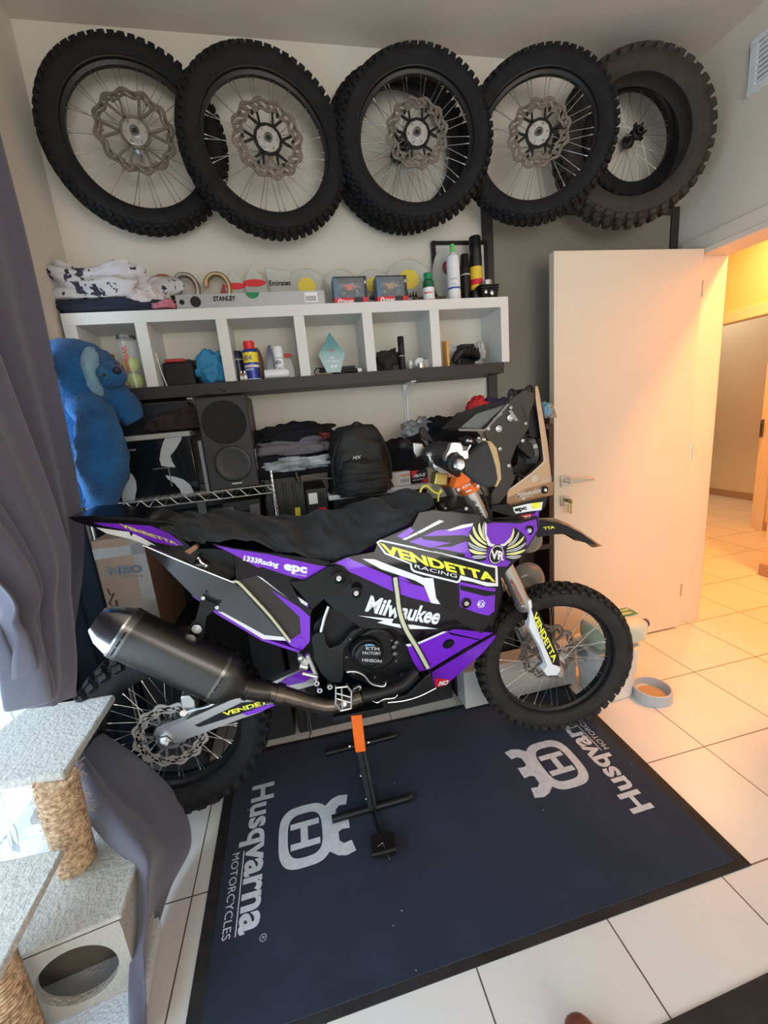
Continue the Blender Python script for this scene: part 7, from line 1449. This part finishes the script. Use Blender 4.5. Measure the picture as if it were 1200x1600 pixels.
# ============================================================ CURTAINS, SHEER, CAT TREE
CUR = mat('plum_grey_curtain', (.105, .105, .145), .8, bump=.12, bscale=500, sheen=.3)
def rows_surface(mb, rows, nu, nv, disp):
    def cr(P, s):
        s = max(0, min(len(P)-1-1e-6, s)); i = int(s); t_ = s-i
        a = P[max(i-1, 0)]; b = P[i]; c = P[i+1]; e = P[min(i+2, len(P)-1)]
        return .5*((2*b)+(c-a)*t_+(2*a-5*b+4*c-e)*t_*t_+(3*b-a-3*c+e)*t_**3)
    R_ = [[Vector(p) for p in r] for r in rows]
    def F(u, v):
        L = [cr(r, u*(len(r)-1)) for r in R_]
        return cr(L, v*(len(L)-1))+disp(u, v)
    return mb.grid(F, nu, nv)
rows = [[(-2.26, .52, 2.98), (-2.24, .10, 2.98), (-2.24, -.30, 2.98), (-2.24, -.70, 2.98)],
        [(-2.25, .50, 2.30), (-2.23, .10, 2.30), (-2.23, -.30, 2.30), (-2.24, -.68, 2.30)],
        [(-2.25, .46, 1.75), (-2.21, .08, 1.75), (-2.20, -.28, 1.75), (-2.22, -.60, 1.75)],
        [(-2.24,0.3753,1.2332), (-2.15,0.0543,1.216), (-2.12,-0.1473,1.2065), (-2.12,-0.2859,1.2274)],
        [(-2.2,0.2217,1.0552), (-2.11,-0.0824,1.0685), (-2.07,-0.2632,1.101), (-2.07,-0.3266,1.1267)],
        [(-2.16,0.0246,0.8966), (-2.08,-0.1858,0.9528), (-2.05,-0.3052,1.022), (-2.06,-0.3312,1.0745)],
        [(-2.14,-0.0882,0.8209), (-2.1,-0.1919,0.8828), (-2.08,-0.2679,0.9333), (-2.09,-0.282,0.9699)]]
cur = rows_surface(MB(), rows, 110, 90, lambda u, v: Vector((.030*sin(u*19+v*3)*(.55+.45*v)+.012*sin(u*43+v*5), .012*sin(u*19+v*3+1)+.010*mnoise.noise(Vector((u*6, v*6, 0))), .008*mnoise.noise(Vector((u*5, v*5, 3)))))).build('curtain', CUR, smooth=80, solid=.003)
T(cur, 'long plum grey curtain hanging at the left, gathered above the cat tree', 'curtain')
rows = [[(-2.295, .94, z), (-2.295, .72, z), (-2.32, .60, z), (-2.41, .50, z), (-2.41, .26, z)] for z in (1.24, .7, .02)]
cur2 = rows_surface(MB(), rows, 60, 20, lambda u, v: Vector((.012*sin(u*40)-.005, 0, 0))).build('curtain', mat('curtain_shade_navy', (.012, .022, .040), .9), smooth=80, solid=.003)  # shade behind the rear wheel is put into this sheet's dark colour
T(cur2, 'curtain sheet behind the rear wheel, the shade there put into its dark navy', 'curtain')
R1 = [(-2.2699,0.2703,0.46), (-2.1518,0.2447,0.31), (-2.0682,0.2267,0.14), (-2.0449,0.1607,0.03), (-2.0792,0.0441,0.012), (-2.0872,-0.0705,0.01), (-2.0611,-0.1987,0.01), (-2.0332,-0.3065,0.01)]
R2 = [(-2.2655,0.1854,0.5), (-2.1602,0.1003,0.4), (-2.074,0.0468,0.28), (-2.0434,0.0157,0.18), (-2.0625,-0.0558,0.13), (-2.0652,-0.1416,0.11), (-2.0415,-0.2551,0.1), (-2.0123,-0.3571,0.1)]
R3 = [(-2.2663,0.1294,0.52), (-2.1838,0.0208,0.44), (-2.1042,-0.0559,0.36), (-2.0495,-0.1069,0.3), (-2.0541,-0.1458,0.24), (-2.0554,-0.2043,0.18), (-2.0398,-0.2907,0.14), (-2.0142,-0.3766,0.14)]
R4 = [(-2.2878,0.1023,0.52), (-2.2356,0.0121,0.42), (-2.1644,-0.0403,0.34), (-2.0931,-0.0875,0.28), (-2.0921,-0.1147,0.2), (-2.0887,-0.1642,0.12), (-2.0595,-0.2692,0.1), (-2.0499,-0.3271,0.06)]
cur3 = rows_surface(MB(), [R1, R2, R3, R4], 80, 40, lambda u, v: Vector((.010*sin(v*9+u*4)+.008*mnoise.noise(Vector((u*5, v*4, 0))), .008*sin(v*12+u*7), .014*sin(v*10+u*5)*min(1, v*3)))).build('curtain', CUR, smooth=80, solid=.003)
T(cur3, 'plum grey curtain end trailing over the floor between rear wheel and cat tree', 'curtain')
# sheer with branch pattern
SHM = bpy.data.materials.new('sheer_voile'); SHM.use_nodes = True; _n = SHM.node_tree.nodes; _l = SHM.node_tree.links; _n.remove(_n['Principled BSDF'])
_o = _n['Material Output']; _tr = _n.new('ShaderNodeBsdfTranslucent'); _df = _n.new('ShaderNodeBsdfDiffuse'); _tp = _n.new('ShaderNodeBsdfTransparent'); _m1 = _n.new('ShaderNodeMixShader'); _m2 = _n.new('ShaderNodeMixShader')
_vo = _n.new('ShaderNodeTexVoronoi'); _vo.feature = 'DISTANCE_TO_EDGE'; _vo.inputs['Scale'].default_value = 7
_tc = _n.new('ShaderNodeTexCoord'); _mp = _n.new('ShaderNodeMapping'); _mp.inputs['Scale'].default_value = (1, 1.6, .6); _l.new(_tc.outputs['Object'], _mp.inputs['Vector']); _nn = _n.new('ShaderNodeTexNoise'); _nn.inputs['Scale'].default_value = 3
_l.new(_mp.outputs['Vector'], _nn.inputs['Vector']); _mx = _n.new('ShaderNodeMix'); _mx.data_type = 'RGBA'; _mx.inputs['Factor'].default_value = .35; _l.new(_mp.outputs['Vector'], _mx.inputs['A']); _l.new(_nn.outputs['Color'], _mx.inputs['B']); _l.new(_mx.outputs['Result'], _vo.inputs['Vector'])
_lt = _n.new('ShaderNodeMath'); _lt.operation = 'LESS_THAN'; _lt.inputs[1].default_value = .018; _l.new(_vo.outputs['Distance'], _lt.inputs[0])
_c = _n.new('ShaderNodeMix'); _c.data_type = 'RGBA'; _c.inputs['A'].default_value = (.85, .90, .92, 1); _c.inputs['B'].default_value = (.28, .30, .28, 1); _l.new(_lt.outputs[0], _c.inputs['Factor'])
_l.new(_c.outputs['Result'], _tr.inputs['Color']); _l.new(_c.outputs['Result'], _df.inputs['Color'])
_m1.inputs[0].default_value = .35; _l.new(_tr.outputs[0], _m1.inputs[1]); _l.new(_df.outputs[0], _m1.inputs[2]); _m2.inputs[0].default_value = .45; _l.new(_m1.outputs[0], _m2.inputs[1]); _l.new(_tp.outputs[0], _m2.inputs[2]); _l.new(_m2.outputs[0], _o.inputs['Surface'])
rows = [[(-2.62, .52, 2.2), (-2.62, -.5, 2.2), (-2.62, -1.4, 2.2), (-2.62, -2.3, 2.2)], [(-2.62, .52, 0.02), (-2.62, -.5, 0.02), (-2.62, -1.4, .02), (-2.62, -2.3, 0.02)]]
T(rows_surface(MB(), rows, 160, 6, lambda u, v: Vector((.014*sin(u*110), 0, 0))).build('sheer_curtain', SHM, smooth=80), 'bright white sheer curtain with a thin branch pattern in the window', 'sheer curtain')
# cat tree
PLUSH = mat('cream_plush', (.50, .48, .43), .95, bump=.8, bscale=90, var=.12, vscale=30, sheen=.3)
PLEDGE = mat('grey_plush_side', (.36, .31, .27), .95, bump=.6, bscale=120)
SIS = bpy.data.materials.new('sisal_rope'); SIS.use_nodes = True; _n = SIS.node_tree.nodes; _l = SIS.node_tree.links; _b = _n['Principled BSDF']; _b.inputs['Roughness'].default_value = .9
_nn = _n.new('ShaderNodeTexNoise'); _nn.inputs['Scale'].default_value = 90; _tc = _n.new('ShaderNodeTexCoord'); _l.new(_tc.outputs['Object'], _nn.inputs['Vector']); _r = _n.new('ShaderNodeValToRGB'); _r.color_ramp.elements[0].color = (.22, .12, .06, 1); _r.color_ramp.elements[1].color = (.66, .46, .28, 1); _r.color_ramp.elements[0].position = .3; _r.color_ramp.elements[1].position = .65; _l.new(_nn.outputs['Fac'], _r.inputs['Fac']); _l.new(_r.outputs['Color'], _b.inputs['Base Color'])
ct = empty('cat_tree', (-2.25, -.1, 0), 'cream plush cat tree with sisal posts beside the window', 'cat tree')
cA = Vector((-2.0748,-0.226,0.27)); cB = Vector((-2.0845,-0.0639,0.27)); cC = Vector((-2.2651,0.0847,0.27)); cD = Vector((-2.3005,-0.2562,0.27))
def down(v, z): return Vector((v.x, v.y, z))
Zb0, Zb1 = .045, .27
# box with a round hole in the front: front side from cD to cA
fr0 = cD+(cD-cA)*.25; bk = cC+(cD-cA)*.05
ux = (cA-fr0); wlen = ux.length; ux.normalize(); nrm = Vector((ux.y, -ux.x, 0))
t = MB()
hcx, hcz, hrx, hrz = wlen*.60, (Zb1-Zb0)*.50, .088, .086
N = 48
outer = []; inner = []
for i in range(N):
    a_ = 2*pi*i/N; ca, sa = cos(a_), sin(a_)
    kx = (wlen-hcx if ca > 0 else hcx)/max(abs(ca), 1e-6); kz = ((Zb1-Zb0)-hcz if sa > 0 else hcz)/max(abs(sa), 1e-6)
    r_ = min(kx, kz); outer.append((hcx+ca*r_, hcz+sa*r_)); inner.append((hcx+ca*hrx, hcz+sa*hrz))
P3 = lambda u, w, d=0.: fr0+ux*u+Vector((0, 0, Zb0-fr0.z+w))-nrm*d
vs = [P3(*p) for p in outer]+[P3(*p) for p in inner]+[P3(*p, .02) for p in inner]
# keep true corners
t.add(vs, [(i, (i+1) % N, N+(i+1) % N, N+i) for i in range(N)]+[(N+i, N+(i+1) % N, 2*N+(i+1) % N, 2*N+i) for i in range(N)])
t.add([P3(0, 0), P3(0, Zb1-Zb0), P3(0, Zb1-Zb0)], [])
bR = cB; bL = fr0+(cB-cA)*1.0
ci = (fr0+bR)/2; part_of(ct, MB().prism([down(fr0.lerp(bL, .6)+ux*.01, Zb0+.001), down(cA.lerp(bR, .6)-ux*.01, Zb0+.001), down(cA.lerp(bR, .6)-ux*.01, Zb1-.002), down(fr0.lerp(bL, .6)+ux*.01, Zb1-.002)], (0, .004, 0)).build('inner_shade_panel', mat('shade_brown', (.13, .11, .09), .95)))  # dark panel added so the inside of the house reads as shaded
t.add([down(cA, Zb0), down(cA, Zb1), down(bR, Zb1), down(bR, Zb0)], [(0, 1, 2, 3)])
t.add([down(fr0, Zb0), down(fr0, Zb1), down(bL, Zb1), down(bL, Zb0)], [(0, 1, 2, 3)])
t.add([down(bL, Zb0), down(bL, Zb1), down(bR, Zb1), down(bR, Zb0)], [(0, 1, 2, 3)])
for cpt in ((0, 0), (0, Zb1-Zb0), (wlen, 0), (wlen, Zb1-Zb0)): pass
part_of(ct, t.build('cat_house', mat('taupe_plush', (.46, .43, .38), .95, bump=.6, bscale=110), smooth=30))
e_ = (cA-fr0).normalized()*.006
part_of(ct, MB().prism([down(fr0, Zb1+.001), down(cA, Zb1+.001)+e_, down(cB, Zb1+.001)+e_, down(cC, Zb1+.001), down(bL, Zb1+.001)+Vector((0, .06, 0))], (0, 0, .014)).build('house_top', PLUSH, bevel=.004))
part_of(ct, MB().prism([down(fr0, 0)+nrm*.16, down(cA, 0)+nrm*.20+e_*2, down(cB, 0)+e_*2, down(bL, 0)], (0, 0, .044)).build('base_board', mat('blue_white_plush', (.66, .70, .76), .95, bump=.6, bscale=110), bevel=.006))
pb = Vector((-2.2491,-0.0411,0.286)); pt = Vector((-2.2028,-0.0944,0.615))
def post(p0, p1, r, turns, name='sisal_post'):
    t = MB().cyl(p0, p1, r*.93, n=28); u, w, d = frame(Vector(p1)-Vector(p0)); L_ = (Vector(p1)-Vector(p0)).length
    n_ = turns*22
    t.tube([Vector(p0)+d*(L_*i/n_)+(u*cos(2*pi*i/22)+w*sin(2*pi*i/22))*r*.95 for i in range(n_+1)], L_/turns*.52, n=6)
    return part_of(ct, t.build(name, SIS, smooth=60))
post(pb, pt, .046, 40)
random.seed(4)
def fuzz(mb, c, rad_, n_, l, r=.0005):
    for k in range(n_):
        a_ = random.uniform(0, 2*pi); p = Vector(c)+Vector((rad_*cos(a_), rad_*sin(a_), random.uniform(-.14, .02)))
        q_ = p+Vector((cos(a_)*l*random.random(), sin(a_)*l*random.random(), random.uniform(-l, l)))
        mb.tube([p, (p+q_)/2+Vector((0, 0, .3*l*random.uniform(-1, 1))), q_], r, n=3, cap=False)
t = MB(); fuzz(t, pt, .047, 260, .022); tag(part_of(ct, t.build('frayed_fibre', SIS)), kind='stuff')
z_ = .635
pp = [(-2.1752,0.2198,0.635), (-2.1729,-0.1103,0.635), (-2.4126,-0.0825,0.635), (-2.5039,0.0573,0.635), (-2.4645,0.1491,0.635), (-2.4415,0.246,0.635)]
part_of(ct, MB().prism([Vector(p)-Vector((0, 0, .024)) for p in pp], (0, 0, .024)).build('platform', PLUSH, bevel=.006, smooth=50))
pp = [(-2.189,-0.1594,0.46), (-2.1837,-0.406,0.46), (-2.2272,-0.5466,0.46), (-2.5278,-0.1745,0.46), (-2.3344,-0.1491,0.46)]
part_of(ct, MB().prism([Vector(p)-Vector((0, 0, .020)) for p in pp], (0, 0, .020)).build('platform', PLUSH, bevel=.005, smooth=50))
q0 = Vector((-2.2813,-0.3142,0.25)); post(Vector((q0.x, q0.y, .045)), Vector((q0.x-.0, q0.y+.0, .438)), .042, 40)
# shoe tip at the lower edge of the picture
sp = Vector((-1.031,-0.5894,0.05))
shoe = empty('shoe', (sp.x, sp.y, 0), 'tip of a brown leather shoe at the bottom edge', 'shoe')
MB().blob((0, -.055, .036), (.042, .085, .034), n=(28, 18), sq=.8, flat=-.8).build('upper', mat('brown_leather', (.16, .05, .03), .4, coat=.3), shoe)
MB().blob((0, -.055, .008), (.046, .088, .012), n=(28, 10), sq=.7, flat=-.65).build('sole', BLACK, shoe)
